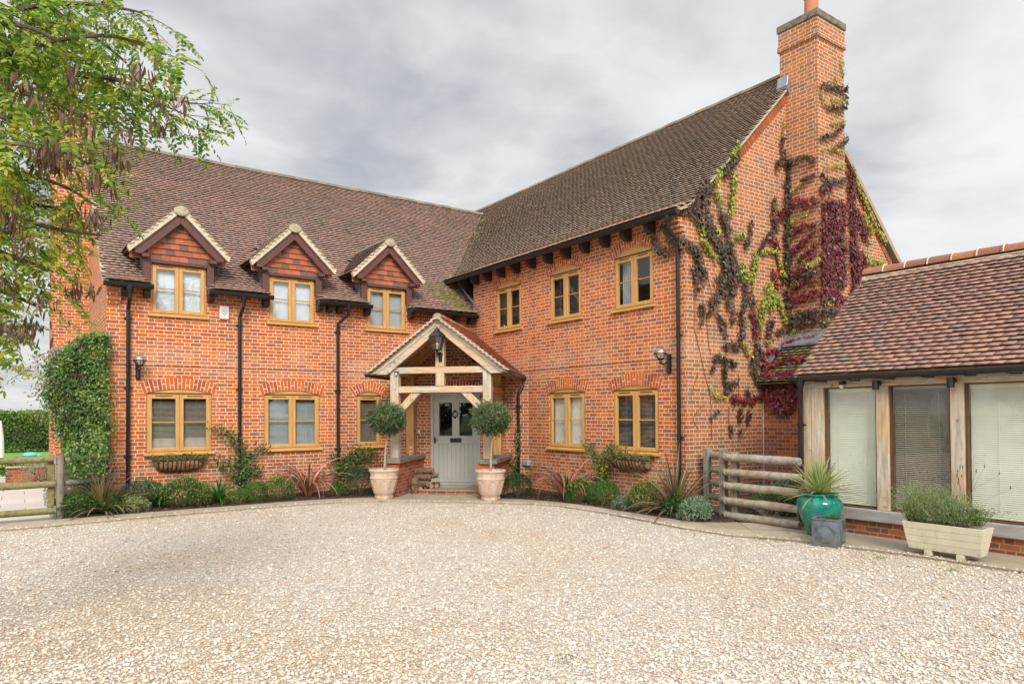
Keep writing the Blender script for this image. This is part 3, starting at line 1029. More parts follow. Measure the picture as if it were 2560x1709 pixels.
rad = math.radians
for (x0, x1, z0, z1), bl, n, lb in [
    (GW[0], (rad(28), 'blind_dark', 1.33), 2, 'window with open blind, its lowest slats closed white'),
    (GW[1], (rad(30), 'blind_grey', None), 2, None),
    (GW[2], (rad(24), 'blind_dark', None), 1, 'narrow single casement window')]:
    make_window(MA, x0, x1, z0, z1, house, n, 0.095, bl, lb)
for (x0, x1, z0, z1), bl, lb in [(BG[0], (rad(64), 'blind_cream', None), 'window with closed cream blind'), (BG[1], (rad(18), 'blind_dark', None), None)]:
    make_window(MBm, x0, x1, z0, z1, house, 2, 0.095, bl, lb)
for (x0, x1, z0, z1), bl, lb in [(BU[0], (rad(18), 'blind_dark', None), None), (BU[1], (rad(20), 'blind_dark', None), None), (BU[2], None, 'upper window without a blind')]:
    make_window(MBm, x0, x1, z0, z1, house, 2, 0.13, bl, lb)
b = MB(MBm)                                         # curtains behind the bare upper window
for k in range(9):
    b.box((5.37 + k * 0.028, 0.2 + (k % 2) * 0.03, 3.9), (5.396 + k * 0.028, 0.22 + (k % 2) * 0.03, 4.88))
b.build('curtain', M['blind_white'], house)

# main roofs
profA = [(-0.33, 4.385), (0.0, 4.51), (0.28, 4.72), (4.7, 8.70)]
profB = [(-0.34, 5.415), (0.0, 5.535), (0.3, 5.76), (3.75, 9.09)]


def maskA(P):
    k = P[:, 0] < P[:, 1] * 0.97 + 0.2
    for x in DX:
        k &= ~((np.abs(P[:, 0] - x) < 0.60) & (P[:, 2] < 5.15) & (P[:, 1] < 0.8))
        k &= ~((np.abs(P[:, 0] - x) < 0.52) & (P[:, 2] < 5.75) & (P[:, 1] < 1.4))
    k &= ~((P[:, 0] > -0.05) & (P[:, 1] < 0.45))
    return k


dk = []
xs = [-8.52] + [v for x in DX for v in (x - 0.57, x + 0.57)] + [0.0]
for i in range(0, len(xs) - 1):
    dk.append((xs[i], xs[i + 1], 0.0 if i % 2 == 0 else 1.15))
dk.append((0.0, 4.2, 0.5))
roofA = roof_tiles('roof', M['tile'], house, MA, -8.52, 4.2, profA, maskA, decks=dk, seed=2)
roofB = roof_tiles('roof', M['tile_b'], house, MBm, -9.0, 7.24, profB, lambda P: P[:, 1] < P[:, 0] * 1.06 + 1.6, seed=3)
b = MB()
b.add([(-8.52, 9.75, 4.385), (4.0, 9.75, 4.385), (4.0, 4.7, 8.69), (-8.52, 4.7, 8.69)], [(0, 1, 2, 3)])
b.add([(7.8, -7.24, 5.42), (7.8, 9.4, 5.42), (3.75, 9.4, 9.08), (3.75, -7.24, 9.08)], [(0, 1, 2, 3)])
b.build('roof', M['tile_b'], house)
# the verge of the far slope is seen end on at the gable
b = MB()
b.prism([(7.62, 5.50), (7.9, 5.36), (7.9, 5.43), (7.64, 5.64), (3.75, 9.14), (3.75, 9.02)], 'y', -7.25, -7.0)
b.build('verge', M['tile_b'], house)
ridge_run('ridge_tile', M['ridge'], roofA, (-8.52, 4.7, 8.73), (3.35, 4.7, 8.73))
ridge_run('ridge_tile', M['ridge'], roofB, (3.75, -7.04, 9.12), (3.75, 9.0, 9.12))
b = MB()                                            # mortared verges
for (y0, h0), (y1, h1) in zip(profB[:-1], profB[1:]):
    b.prism([(y0, h0 - 0.045), (y1, h1 - 0.045), (y1, h1 - 0.002), (y0, h0 - 0.002)], 'y', -7.232, -7.16)
b.build('verge', M['cement'], house)
b = MB()
for (y0, h0), (y1, h1) in zip(profA[:-1], profA[1:]):
    b.prism([(y0, h0 - 0.05), (y1, h1 - 0.05), (y1, h1 - 0.002), (y0, h0 - 0.002)], 'x', -8.51, -8.42)
b.build('verge', M['cement'], house)
for (xa, za, xb, zb) in ((0.36, 5.70, 3.16, 8.40), (7.48, 5.43, 4.16, 8.58)):
    b = MB()                                        # brick on edge course up the gable
    for i in range(46):
        t0, t1 = i / 46, (i + 1) / 46 - 0.003
        p, q = lerp((xa, za), (xb, zb), t0), lerp((xa, za), (xb, zb), t1)
        nx = 0.09 if xb > xa else -0.09
        b.prism([p, q, (q[0] + nx, q[1] - 0.095), (p[0] + nx, p[1] - 0.095)], 'y', -7.185, -7.16)
    b.build('verge_course', M['verge_brick'], house)
# moss in the valley
N = 2600
tt = rng.random(N) ** 0.7
vx = -0.15 + 3.2 * tt
vy = (0.95 + vx * 1.02)
vv = np.stack([vx + rng.normal(0, 0.07, N), vy + rng.normal(0, 0.10, N), np.zeros(N)], 1)
low = rng.random(N) < 0.72
vv[low, 0] = rng.uniform(-1.25, -0.05, low.sum())
vv[low, 1] = rng.uniform(-0.3, 1.0, low.sum()) * (0.4 + 0.6 * rng.random(low.sum()))
wgt = rng.random(N) < np.where(low, np.exp(-((vv[:, 0] + 0.35 + 0.25 * vv[:, 1]) / 0.33) ** 2) * 0.7, 0.30 * (0.2 + rng.random(N) ** 2))
vv = vv[wgt]
hA = np.interp(vv[:, 1], [p[0] for p in profA], [p[1] for p in profA])
hB = np.interp(vv[:, 0], [p[0] for p in profB], [p[1] for p in profB])
vv[:, 2] = np.where(vv[:, 0] < 0, hA, np.maximum(hA, hB)) + 0.03
b = MB()
b.c = (1, 1, 1)
for p in vv:
    b.c = rnd.choice([(0.15, 0.155, 0.03), (0.20, 0.20, 0.04), (0.12, 0.13, 0.03), (0.24, 0.225, 0.05)])
    b.ball(tuple(p), rnd.uniform(0.02, 0.055), 6, 4, (1.2, 1.0, 0.6))
kind(b.build('moss', M['leaf'], house), 'stuff')
# lead lining where the eave of the lower roof meets the taller wall
b = MB()
b.prism([(-0.32, 4.43), (0.72, 5.30), (0.72, 5.36), (-0.32, 4.53)], 'x', -0.016, -0.004)
b.build('flashing', M['lead'], house)

# rafter feet
b0 = None
for y in (0.36, -0.25, -0.84, -1.44, -2.06, -2.69, -3.32, -3.94, -4.56, -5.18, -5.78, -6.41):
    r_ = MB()
    r_.prism([(-0.235, 5.36), (-0.235, 5.245), (-0.14, 5.17), (-0.002, 5.17), (-0.002, 5.47)], 'y', y - 0.055, y + 0.055)
    r_.build('rafter_foot', M['brown_end'], house, bevel=0.004)
for x in (-8.12, -7.74, -6.55, -5.42, -4.22, -3.98, -3.74, -3.06, -1.9, -1.2, -0.6, -0.16):
    r_ = MB()
    r_.prism([(-0.23, 4.31), (-0.23, 4.215), (-0.15, 4.15), (-0.002, 4.15), (-0.002, 4.43)], 'x', x - 0.055, x + 0.055)
    r_.build('rafter_foot', M['brown_end'], house, bevel=0.004)
# fascia behind the gutters
for a, c in ((-8.5, -7.66), (-6.62, -5.33), (-4.30, -3.03), (-1.985, -0.1)):
    gutter((a, -0.26, 4.375), (c, -0.26, 4.375), (0, -1, 0), house, joints=0.75)
gutter((-0.27, 0.86, 5.405), (-0.27, -7.27, 5.405), (-1, 0, 0), house, joints=0.93)
g_ = MB()
g_.box((7.78, -7.30, 5.33), (7.9, -6.9, 5.41))
g_.build('gutter', M['black'], house)
for x, z0, kink in ((-8.06, 0.15, 0.0), (-5.955, 0.0, 0.02), (-3.765, 0.15, 0.16)):
    downpipe([(x + kink, -0.315, 4.27), (x + kink, -0.31, 4.10), (x, -0.07, 3.90), (x, -0.065, 3.7), (x, -0.065, z0)], house, 0.038, (3.72, 2.35, 1.0, 0.4), hop=True, n=8)
downpipe([(-0.32, -7.045, 5.28), (-0.31, -7.045, 5.12), (-0.075, -7.045, 4.92), (-0.07, -7.045, 4.7), (-0.07, -7.045, 0.1)], house, 0.036, (4.75, 3.2, 1.35), (-1, 0, 0))

# dormers
for i, xc in enumerate(DX):
    Mx = frame_mat((xc, 0, 0), 0)
    b = MB(Mx)
    for s in (-1, 1):                               # lead cheeks
        xa, xb = sorted((s * 0.655, s * 0.645))
        b.prism([(0.02, 4.40), (0.02, 5.08), (0.78, 5.08)], 'x', xa, xb)
    dm = b.build('dormer', M['lead'], house)
    for s in (-1, 1):
        b = MB(Mx)
        xa, xb = sorted((s * 0.527, s * 0.665))
        b.box((xa, -0.05, 4.33 if s < 0 else 4.36), (xb, 0.06, 5.05))
        b.build('post', M['brown'], dm, bevel=0.004)
    b = MB(Mx)
    b.box((-0.5265, -0.055, 4.872), (0.5265, 0.05, 4.94))
    for s in (-1, 1):
        xa, xb = sorted((s * 0.56, s * 0.70))
        b.box((xa, -0.16, 4.955), (xb, -0.051, 5.03))
    b.build('lintel', M['brown'], dm, bevel=0.004)
    b = MB(Mx)                                      # tile hanging in the gable
    b.prism([(-0.86, 4.942), (0.86, 4.942), (0, 5.80)], 'y', -0.012, 0.02)
    for r_ in range(7):
        z = 4.935 + 0.122 * r_
        hw = 0.86 - (z - 4.942) + 0.04
        k = -6 + (0.5 if r_ % 2 else 0)
        while k < 7:
            xa, xb = k * 0.166, k * 0.166 + 0.163
            k += 1
            xa, xb = max(xa, -hw), min(xb, hw)
            if xb - xa < 0.02:
                continue
            sag = 0.03 * (max(0, abs((xa + xb) / 2) - 0.25 * hw)) if r_ > 1 else 0
            zz = z - sag * 0.6 + rnd.uniform(-0.003, 0.003)
            b.add([(xa, -0.052 + rnd.uniform(-.004, .004), zz), (xb, -0.052 + rnd.uniform(-.004, .004), zz), (xb, -0.018, zz + 0.16), (xa, -0.018, zz + 0.16),
                   (xa, -0.03, zz), (xb, -0.03, zz)], [(0, 1, 2, 3), (4, 5, 1, 0)])
    b.build('tile_hanging', M['tile_hung'], dm)
    b = MB(Mx)
    for s in (-1, 1):
        b.prism([(0, 5.925), (s * 0.825, 5.105), (s * 0.825, 5.005), (s * 0.70, 5.005), (0, 5.70)], 'y', -0.175, -0.135)
        b.prism([(0, 5.925), (s * 0.825, 5.105), (s * 0.825, 5.065), (0, 5.885)], 'y', -0.19, -0.1755)
    b.build('bargeboard', M['brown'], dm, bevel=0.003)
    b = MB(Mx)
    for s in (-1, 1):
        b.prism([(0, 6.075), (s * 0.965, 5.125), (s * 0.92, 5.02), (0, 5.926)], 'y', -0.205, -0.10)
    b.build('verge', M['cement'], dm)
    # little gable roof: two slopes of tiles
    ok = lambda P: P[:, 2] > np.interp(P[:, 1], [p[0] for p in profA], [p[1] for p in profA]) - 0.12
    ML = Mx @ Matrix.Translation((-0.95, 0, 0)) @ Matrix(((0, 1, 0, 0), (-1, 0, 0, 0), (0, 0, 1, 0), (0, 0, 0, 1)))
    MR = Mx @ Matrix.Translation((0.95, 0, 0)) @ Matrix(((0, -1, 0, 0), (1, 0, 0, 0), (0, 0, 1, 0), (0, 0, 0, 1)))
    pf = [(0, 5.115), (0.12, 5.185), (0.95, 6.06)]
    rf = roof_tiles('roof', M['tile'], dm, ML, -1.95, 0.205, pf, ok, seed=20 + i, decks=[(-1.9, 0.19, 0.0)])
    roof_tiles('roof', M['tile'], dm, MR, -0.205, 1.95, pf, ok, seed=30 + i, decks=[(-0.19, 1.9, 0.0)])
    ridge_run('ridge_tile', M['ridge'], dm, (xc, -0.235, 6.04), (xc, 1.75, 6.04), r=0.115, seg=0.33)
    b = MB(Mx)
    b.ball((0, -0.225, 5.945), 0.14, 16, 8, (1, 0.12, 0.72))
    b.build('ridge_end', M['ridge_bed'], dm, smooth=True)
    for s in (-1, 1):
        b = MB(Mx)
        for i_ in range(11):
            t_ = (i_ + 0.3) / 11.3
            u_, z_e = 0.95 * (1 - t_), 5.11 + 0.95 * t_
            b.beam((s * (u_ + 0.01), -0.19, z_e + 0.025), (s * (u_ - 0.085), -0.19, z_e + 0.055), 0.06, 0.016)
        b.build('tile_end', M['tile'], dm)
    b = MB(Mx)                                      # lead soakers at the feet of the posts
    for s in (-1, 1):
        xa, xb = sorted((s * 0.53, s * 0.74))
        b.box((xa, -0.30, 4.425), (xb, -0.06, 4.437), Matrix.Rotation(0.0, 4, 'X'))
    b.build('soaker', M['lead_pale'], dm)
    blind = [(rad(66), 'blind_white', None), (rad(60), 'blind_white', None), (rad(60), 'blind_grey', None)][i]
    fr = make_window(Mx, -0.52, 0.52, 3.845, 4.868, house, 2, 0, blind, 'dormer window with closed blind')

# chimneys
def chimney(x0, x1, y0, y1, ztop, zbase, mat, pots, h=0.55):
    b = MB()
    b.box((x0, y0, zbase), (x1, y1, ztop - h))
    b.box((x0 - 0.035, y0 - 0.035, ztop - h - 0.003), (x1 + 0.035, y1 + 0.035, ztop - h + 0.10))
    b.box((x0 - 0.018, y0 - 0.018, ztop - h + 0.097), (x1 + 0.018, y1 + 0.018, ztop - 0.147))
    ch = b.build('chimney', mat, house)
    b = MB()
    b.box((x0 - 0.045, y0 - 0.045, ztop - 0.148), (x1 + 0.045, y1 + 0.045, ztop))
    b.build('capping', M['cap'], ch, bevel=0.012)
    for px, py, hh in pots:
        b = MB()
        b.lathe([(0.15, ztop - 0.01), (0.145, ztop + 0.2), (0.135, ztop + hh - 0.15), (0.16, ztop + hh - 0.13), (0.165, ztop + hh - 0.06), (0.14, ztop + hh), (0.10, ztop + hh)], (px, py, 0), 20)
        b.build('chimney_pot', M['tile_porch'], ch, smooth=True)
    return ch


chimney(3.16, 4.15, -7.87, -7.04, 9.86, 0.0, M['brick_gable'], [(3.70, -7.44, 0.75)])
chimney(-9.19, -8.34, 4.115, 5.3, 9.45, 0.0, M['brick'], [(-8.80, 4.65, 0.55)])
b = MB()
b.prism([(3.30, 8.52), (3.155, 8.36), (3.05, 8.52), (3.10, 8.75), (3.20, 8.80)], 'y', -7.27, -7.02)
b.build('flashing', M['lead'], house, bevel=0.01)

# inglenook lean-to against the gable chimney
b = MB()
b.box((2.268, -8.3, -0.05), (3.6, -7.168, 2.42))
lt = b.build('lean_to', M['brick_low'], house)
MLe = frame_mat((2.0, 0, 0), -math.pi / 2)
roof_tiles('roof', M['tile_moss'], lt, MLe, 7.17, 8.42, [(0.0, 2.36), (0.25, 2.5), (1.9, 3.9)], lambda P: ~((P[:, 0] > 3.1) & (P[:, 1] > -7.95)), seed=41, decks=[(7.17, 8.42, 0.0)])
b = MB()
b.prism([(2.45, 2.86), (3.16, 3.46), (3.16, 3.36), (2.45, 2.74)], 'y', -7.195, -7.172)
b.prism([(2.86, 3.12), (3.22, 3.43), (3.22, 3.47), (2.86, 3.16)], 'y', -8.2, -7.2)
b.build('flashing', M['lead'], lt)
b = MB()
b.tube([(2.24, -7.19, 0.1), (2.24, -7.19, 2.2)], 0.012, 6)
b.build('cable_duct', M['cement'], lt)
b = MB()
b.box((-9.114, 3.2, -0.05), (-8.428, 6.2, 2.45))
l2 = b.build('lean_to', M['brick'], house)
MLa = frame_mat((0, 2.95, 0), 0)
roof_tiles('roof', M['tile_moss'], l2, MLa, -9.25, -8.43, [(0.0, 2.36), (0.25, 2.5), (1.2, 3.28)], seed=42)
b = MB()
b.prism([(3.85, 3.16), (4.112, 3.36), (4.112, 3.42), (3.85, 3.22)], 'x', -9.2, -8.43)
b.build('flashing', M['lead'], l2)

# ------------------------------------------------------------------ corner porch and front door
b = MB(MD)
yw = -1.697
zr = lambda u: 3.83 - 0.775 * abs(u)
dl, dr_, dz0, dz1 = -0.692, 0.53, 0.11, 2.30
for poly in ([(-1.70, -0.1), (dl, -0.1), (dl, zr(dl)), (-1.70, zr(1.70))], [(dr_, -0.1), (1.70, -0.1), (1.70, zr(1.70)), (dr_, zr(dr_))],
             [(dl, dz1 + 0.1), (dr_, dz1 + 0.1), (dr_, zr(dr_)), (0, zr(0)), (dl, zr(dl))], [(dl, -0.1), (dr_, -0.1), (dr_, dz0), (dl, dz0)]):
    b.add([(u, yw, z) for u, z in poly], [tuple(range(len(poly)))])
b.build('wall', M['brick_porch'], house)
MDw = MD @ Matrix.Translation((0, yw, 0))
# door frame, door and its fittings
b = MB(MDw)
b.box((dl, 0.0, dz0), (dl + 0.068, 0.09, dz1))
b.box((dr_ - 0.068, 0.0, dz0), (dr_, 0.09, dz1))
b.box((dl + 0.068, 0.0, dz1 - 0.085), (dr_ - 0.068, 0.09, dz1))
for i in range(12):
    u0, u1 = dl + (dr_ - dl) * i / 12, dl + (dr_ - dl) * (i + 1) / 12
    hh = lambda u: dz1 + 0.1 * (1 - ((u - (dl + dr_) / 2) / ((dr_ - dl) / 2)) ** 2)
    b.prism([(u0, dz1 + .0005), (u1, dz1 + .0005), (u1, hh(u1) + 0.004), (u0, hh(u0) + 0.004)], 'y', 0.01, 0.09)
b.box((dl - 0.03, -0.035, dz0 - 0.002), (dr_ + 0.02, 0.06, dz0 + 0.045))
b.build('door_frame', M['door'], house, bevel=0.005)
b = MB(MDw)
arch_m = MDw
a0, a1 = dl + 0.07, dr_ - 0.07
z0, z1 = dz0 + 0.05, dz1 - 0.087
g1, g2 = (-0.482, -0.164), (0.014, 0.337)
gz0, gz1 = 1.275, 2.066
y0, y1 = 0.018, 0.06
b.box((a0, y0, z0), (a1, y1, z0 + 0.085))
b.box((a0, y0, 1.075), (a1, y1, gz0))
b.box((a0, y0, gz1), (a1, y1, z1))
b.box((a0, y0, gz0), (g1[0], y1, gz1))
b.box((g1[1], y0, gz0), (g2[0], y1, gz1))
b.box((g2[1], y0, gz0), (a1, y1, gz1))
b.box((a0, y0, z0 + 0.085), (-0.5, y1, 1.075))
b.box((0.353, y0, z0 + 0.085), (a1, y1, 1.075))
n_ = 8
for i in range(n_):
    u0 = -0.5 + 0.853 * i / n_
    b.box((u0 + 0.006, y0 + 0.005, z0 + 0.085), (u0 + 0.853 / n_ - 0.006, y1, 1.075))
b.box((-0.5, y0 + 0.018, z0 + 0.085), (0.353, y1 - 0.002, 1.075))
dr = b.build('door', M['door'], house, bevel=0.004)
b = MB(MDw)
for a, c in (g1, g2):
    b.add([(a, 0.04, gz0), (c, 0.04, gz0), (c, 0.04, gz1), (a, 0.04, gz1)], [(0, 1, 2, 3)])
b.build('glass', M['glass_dark'], dr)
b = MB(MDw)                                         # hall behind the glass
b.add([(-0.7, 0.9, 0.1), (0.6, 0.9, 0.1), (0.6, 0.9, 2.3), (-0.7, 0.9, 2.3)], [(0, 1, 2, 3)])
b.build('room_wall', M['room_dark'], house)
b = MB(MDw)
b.box((-0.212, 0.006, 1.115), (0.066, 0.019, 1.222))
b.build('letter_box', M['iron'], dr, bevel=0.006)
b = MB(MDw)
b.box((-0.175, 0.0, 1.148), (0.03, 0.0075, 1.19))
b.build('letter_flap', M['black'], dr)
b = MB(MDw)
pts = [(-0.085 + 0.058 * math.cos(t), 0.0, 1.795 + 0.066 * math.sin(t)) for t in [2 * math.pi * k / 16 for k in range(17)]]
b.tube(pts, 0.0125, 8)
b.ball((-0.085, 0.002, 1.868), 0.03, 10, 7, (1, 0.6, 1))
b.ball((-0.085, 0.004, 1.722), 0.026, 10, 7, (1, 0.6, 1))
b.build('knocker', M['iron'], dr, smooth=True)
b = MB(MDw)
b.box((-0.607, 0.008, 1.095), (-0.572, 0.019, 1.245))
b.tube([(-0.59, 0.012, 1.187), (-0.59, -0.045, 1.187), (-0.50, -0.045, 1.185)], 0.0095, 8)
b.build('handle', M['iron'], dr, smooth=True)
b = MB(MDw)
b.box((-0.602, 0.006, 1.61), (-0.556, 0.019, 1.70))
b.ball((-0.579, 0.004, 1.66), 0.019, 10, 7, (1, 0.6, 1))
b.build('lock', M['steel'], dr, bevel=0.006)


def marks(M_, name, strokes, mat, parent, y, w=0.006):
    b = MB(M_)
    for st in strokes:
        for p, q in zip(st[:-1], st[1:]):
            p, q = Vector((p[0], 0, p[1])), Vector((q[0], 0, q[1]))
            d = (q - p).normalized()
            s = Vector((-d.z, 0, d.x)) * w / 2
            e = d * w * 0.35
            b.add([tuple(v + Vector((0, y, 0))) for v in (p - s - e, q - s + e, q + s + e, p + s - e)], [(0, 1, 2, 3)])
    return b.build(name, mat, parent)


# pale lettering along the top of the left glass and the mark on the right one
arc = lambda cx, cz, r, a0, a1, n=8: [(cx + r * math.cos(rad(a0 + (a1 - a0) * i / n)), cz + r * math.sin(rad(a0 + (a1 - a0) * i / n))) for i in range(n + 1)]
marks(MDw, 'lettering', [arc(-0.325, 2.025, 0.014, 150, -40) + [(-0.337, 1.997), (-0.311, 1.997)], arc(-0.287, 2.025, 0.014, 150, -40) + [(-0.299, 1.997), (-0.273, 1.997)], arc(-0.247, 2.016, 0.0185, 0, 360, 12)], M['white'], dr, 0.036, 0.0075)
marks(MDw, 'lettering', [arc(0.135, 2.03, 0.022, 60, 300, 10)], M['white'], dr, 0.036, 0.0075)
arch_ring(MDw, dl, dr_, dz1, 0.1, 0.21, house, 'arch')

# porch carcass
b = MB(MD)
WL, WR = (-1.115, -0.865), (0.865, 1.235)
for (a, c) in (WL, WR):
    b.box((a, -3.575, -0.05), (c, -1.69, 0.735))
po = b.build('porch', M['brick_low'], house)
for (a, c) in (WL, WR):
    b = MB(MD)
    y = -3.58
    while y < -1.75:
        b.box((a - 0.004, y + 0.004, 0.655), (c + 0.004, y + 0.066, 0.7355))
        y += 0.07
    b.build('brick_on_edge', M['voussoir'], po)
for (a, c) in ((-1.175, -0.82), (0.92, 1.30)):
    b = MB(MD)
    b.box((a, -3.63, 0.736), (c, -1.70, 0.838))
    b.build('coping', M['stone_cap'], po, bevel=0.012)
PL_, PR_ = (-1.113, -0.925), (0.958, 1.14)
for (a, c) in (PL_, PR_):
    b = MB(MD)
    b.box((a, -3.395, 0.838), (c, -3.205, 2.825))
    b.build('post', M['oak'], po, bevel=0.008)
for (a, c) in ((-1.25, -1.06), (0.885, 1.075)):
    b = MB(MD)
    b.box((a, -1.89, 0.838), (c, -1.70, 2.825))
    b.build('post', M['oak_in'], po, bevel=0.008)
b = MB(MD)
b.box((PL_[1] - 0.001, -3.392, 2.685), (PR_[0] + 0.001, -3.22, 2.822))
b.build('beam', M['oak_h'], po, bevel=0.008)
b = MB(MD)
b.box((PL_[1] - 0.001, -3.388, 2.262), (PR_[0] + 0.001, -3.22, 2.405))
b.build('beam', M['oak_h'], po, bevel=0.008)
for a, c in ((-1.12, -0.98), (0.97, 1.135)):
    b = MB(MD)
    b.box((a, -3.204, 2.69), (c, -1.70, 2.822))
    b.box((a + 0.015, -3.204, 2.27), (c - 0.015, -1.892, 2.40))
    b.build('beam', M['oak_in'], po, bevel=0.006)
b = MB(MD)
b.box((-0.085, -3.40, 2.4055), (0.105, -3.225, 2.684))
b.box((-0.085, -3.40, 2.8225), (0.105, -3.225, 3.60))
b.build('king_post', M['oak'], po, bevel=0.008)
for s in (-1, 1):
    b = MB(MD)
    if s < 0:
        b.beam((-0.955, -3.30, 1.83), (-0.50, -3.30, 2.30), 0.12, 0.155)
    else:
        b.beam((0.975, -3.30, 1.86), (0.53, -3.30, 2.30), 0.12, 0.155)
    b.build('brace', M['oak'], po, bevel=0.008)
for s in (-1, 1):                                   # front rafters with flat cut feet
    b = MB(MD)
    b.prism([(s * 0.055, 3.545), (s * 0.0, 3.66), (s * 0.055, 3.735), (s * 1.19, 2.84), (s * 1.40, 2.70), (s * 1.40, 2.665), (s * 1.15, 2.665)], 'y', -3.47, -3.405)
    b.build('rafter', M['oak_h'], po, bevel=0.006)
    for yy in (-2.95, -2.45, -1.95):
        b = MB(MD)
        b.beam((s * 0.02, yy, 3.72), (s * 1.40, yy, 2.665), 0.07, 0.11)
        b.build('rafter', M['oak_in'], po)
b = MB(MD)
b.prism([(-0.055, 3.735), (0.0, 3.55), (0.055, 3.735), (0, 3.79)], 'y', -3.49, -3.40)
b.build('apex_block', M['oak_h'], po)
b = MB(MD)
for s in (-1, 1):
    b.prism([(0, 3.812), (0, 3.795), (s * 1.50, 2.655), (s * 1.50, 2.672)], 'y', -3.46, -0.1)
b.build('soffit', M['soffit'], po)
b = MB(MD)                                          # mortared verge under the tile ends
for s in (-1, 1):
    b.prism([(0, 3.86), (0, 3.74), (s * 1.36, 2.705), (s * 1.53, 2.66), (s * 1.53, 2.715)], 'y', -3.49, -3.40)
b.build('verge', M['cement'], po)
out = lambda P: (P[:, 0] < 0.06) & (P[:, 1] < 0.06)
pf = [(0.0, 2.675), (0.18, 2.795), (1.56, 3.875)]
mL = MD @ Matrix.Translation((-1.56, 0, 0)) @ Matrix(((0, 1, 0, 0), (-1, 0, 0, 0), (0, 0, 1, 0), (0, 0, 0, 1)))
mR = MD @ Matrix.Translation((1.56, 0, 0)) @ Matrix(((0, -1, 0, 0), (1, 0, 0, 0), (0, 0, 1, 0), (0, 0, 0, 1)))
roof_tiles('roof', M['tile_porch'], po, mL, 0.1, 3.53, pf, out, seed=51)
roof_tiles('roof', M['tile_porch'], po, mR, -3.53, -0.1, pf, out, seed=52)
b = MB(MD)                                          # cream bedded tile ends up both verges
for s in (-1, 1):
    for i in range(17):
        t = (i + 0.25) / 17.2
        u, z = 1.54 * (1 - t), 2.705 + (3.87 - 2.705) * t
        b.beam((s * (u + 0.045), -3.565, z + 0.004), (s * (u - 0.085), -3.565, z + 0.050), 0.09, 0.03)
b.build('tile_end', M['terracotta'], po)
pa, pb = MD @ Vector((0, -3.53, 3.91)), MD @ Vector((0, -0.08, 3.91))
ridge_run('ridge_tile', M['ridge_red'], po, pa, pb, r=0.115, seg=0.32)
b = MB(MD)
for s in (-1, 1):
    b.ball((0, -3.535, 3.90), 0.085, 10, 6, (1, 0.15, 0.7))
b.build('ridge_end', M['cement'], po)
for s in (-1, 1):
    gutter(MD @ Vector((s * 1.53, -3.56, 2.685)), MD @ Vector((s * 1.53, -1.55, 2.685)), MD.to_3x3() @ Vector((s, 0, 0)), po, w=0.10, h=0.08, joints=0.9)
downpipe([MD @ Vector((1.585, -1.66, 2.60)), MD @ Vector((1.57, -1.70, 2.45)), MD @ Vector((1.50, -1.765, 2.32)), MD @ Vector((1.47, -1.78, 2.2)), MD @ Vector((1.47, -1.78, 0.1))], po, 0.034, (1.95, 0.95), MD.to_3x3() @ Vector((0, -1, 0)))
b = MB()                                            # stepped lead flashing on both walls
for i in range(15):
    d0, d1 = 0.03 + i * 0.15, 0.03 + (i + 1) * 0.15
    zt = 3.875 - 0.775 * d1 / 2 ** 0.5
    zs_ = math.ceil(zt / 0.075) * 0.075 + 0.085
    zb = 3.875 - 0.775 * d1 / 2 ** 0.5 - 0.05
    b.add([(-0.007, -d0, zb), (-0.007, -d1, zb), (-0.007, -d1, zs_ - 0.06), (-0.007, -d0, zs_)], [(0, 1, 2, 3)])
    b.add([(-d0, -0.007, zb), (-d1, -0.007, zb), (-d1, -0.007, zs_ - 0.06), (-d0, -0.007, zs_)], [(3, 2, 1, 0)])
b.build('flashing', M['lead'], po)
# door step
b = MB(MD)
b.box((-0.8645, -2.88, -0.05), (0.8645, -1.70, 0.075))
b.build('step', M['mortar'], po)
b = MB(MD)
k = 0
for i in range(8):
    u = -0.862 + i * 0.2165
    b.box((u + 0.005, -2.885, 0.012), (u + 0.2115, -2.80, 0.07))
b.build('step_brick', M['voussoir'], po)
b = MB(MD)
for (a, c, e, f) in ((-0.862, -0.29, -2.91, -2.30), (-0.28, 0.30, -2.915, -2.31), (0.31, 0.862, -2.905, -2.30), (-0.862, -0.4, -2.29, -1.735), (-0.39, 0.35, -2.30, -1.735), (0.36, 0.862, -2.29, -1.735)):
    b.box((a, e, 0.076), (c, f, 0.108 + rnd.uniform(-.002, .002)))
b.build('step_slab', M['flag'], po, bevel=0.006)
# ------------------------------------------------------------------ ground, drive, paths
def flat(name, poly, z, mat, k='structure'):
    b = MB()
    b.add([(x, y, z) for x, y in poly], [tuple(range(len(poly)))])
    return kind(b.build(name, mat), k)


m, t, b_, o_ = mat_new('field grass')
ob = t.new('ShaderNodeTexCoord').outputs['Object']
t.put(b_.inputs['Base Color'], t.ramp(t.noise(ob, 1.4, 6, 0.7), [(0.3, (0.055, 0.10, 0.018)), (0.5, (0.085, 0.155, 0.025)), (0.7, (0.12, 0.185, 0.035))]))
b_.inputs['Roughness'].default_value = 0.9
set_bump(t, b_, t.noise(ob, 40, 4, 0.7), 0.6, 0.02)
M['grass'] = m
m, t, b_, o_ = mat_new('lawn grass')
ob = t.new('ShaderNodeTexCoord').outputs['Object']
gn = t.m('ADD', t.m('MULTIPLY', t.noise(ob, 0.6, 3, 0.6), 0.5), t.m('MULTIPLY', t.noise(ob, 24, 3, 0.7), 0.5))
t.put(b_.inputs['Base Color'], t.ramp(gn, [(0.35, (0.10, 0.21, 0.02)), (0.5, (0.155, 0.30, 0.035)), (0.65, (0.22, 0.36, 0.06))]))
b_.inputs['Roughness'].default_value = 0.9
set_bump(t, b_, t.noise(ob, 60, 4, 0.7), 0.6, 0.02)
M['lawn'] = m

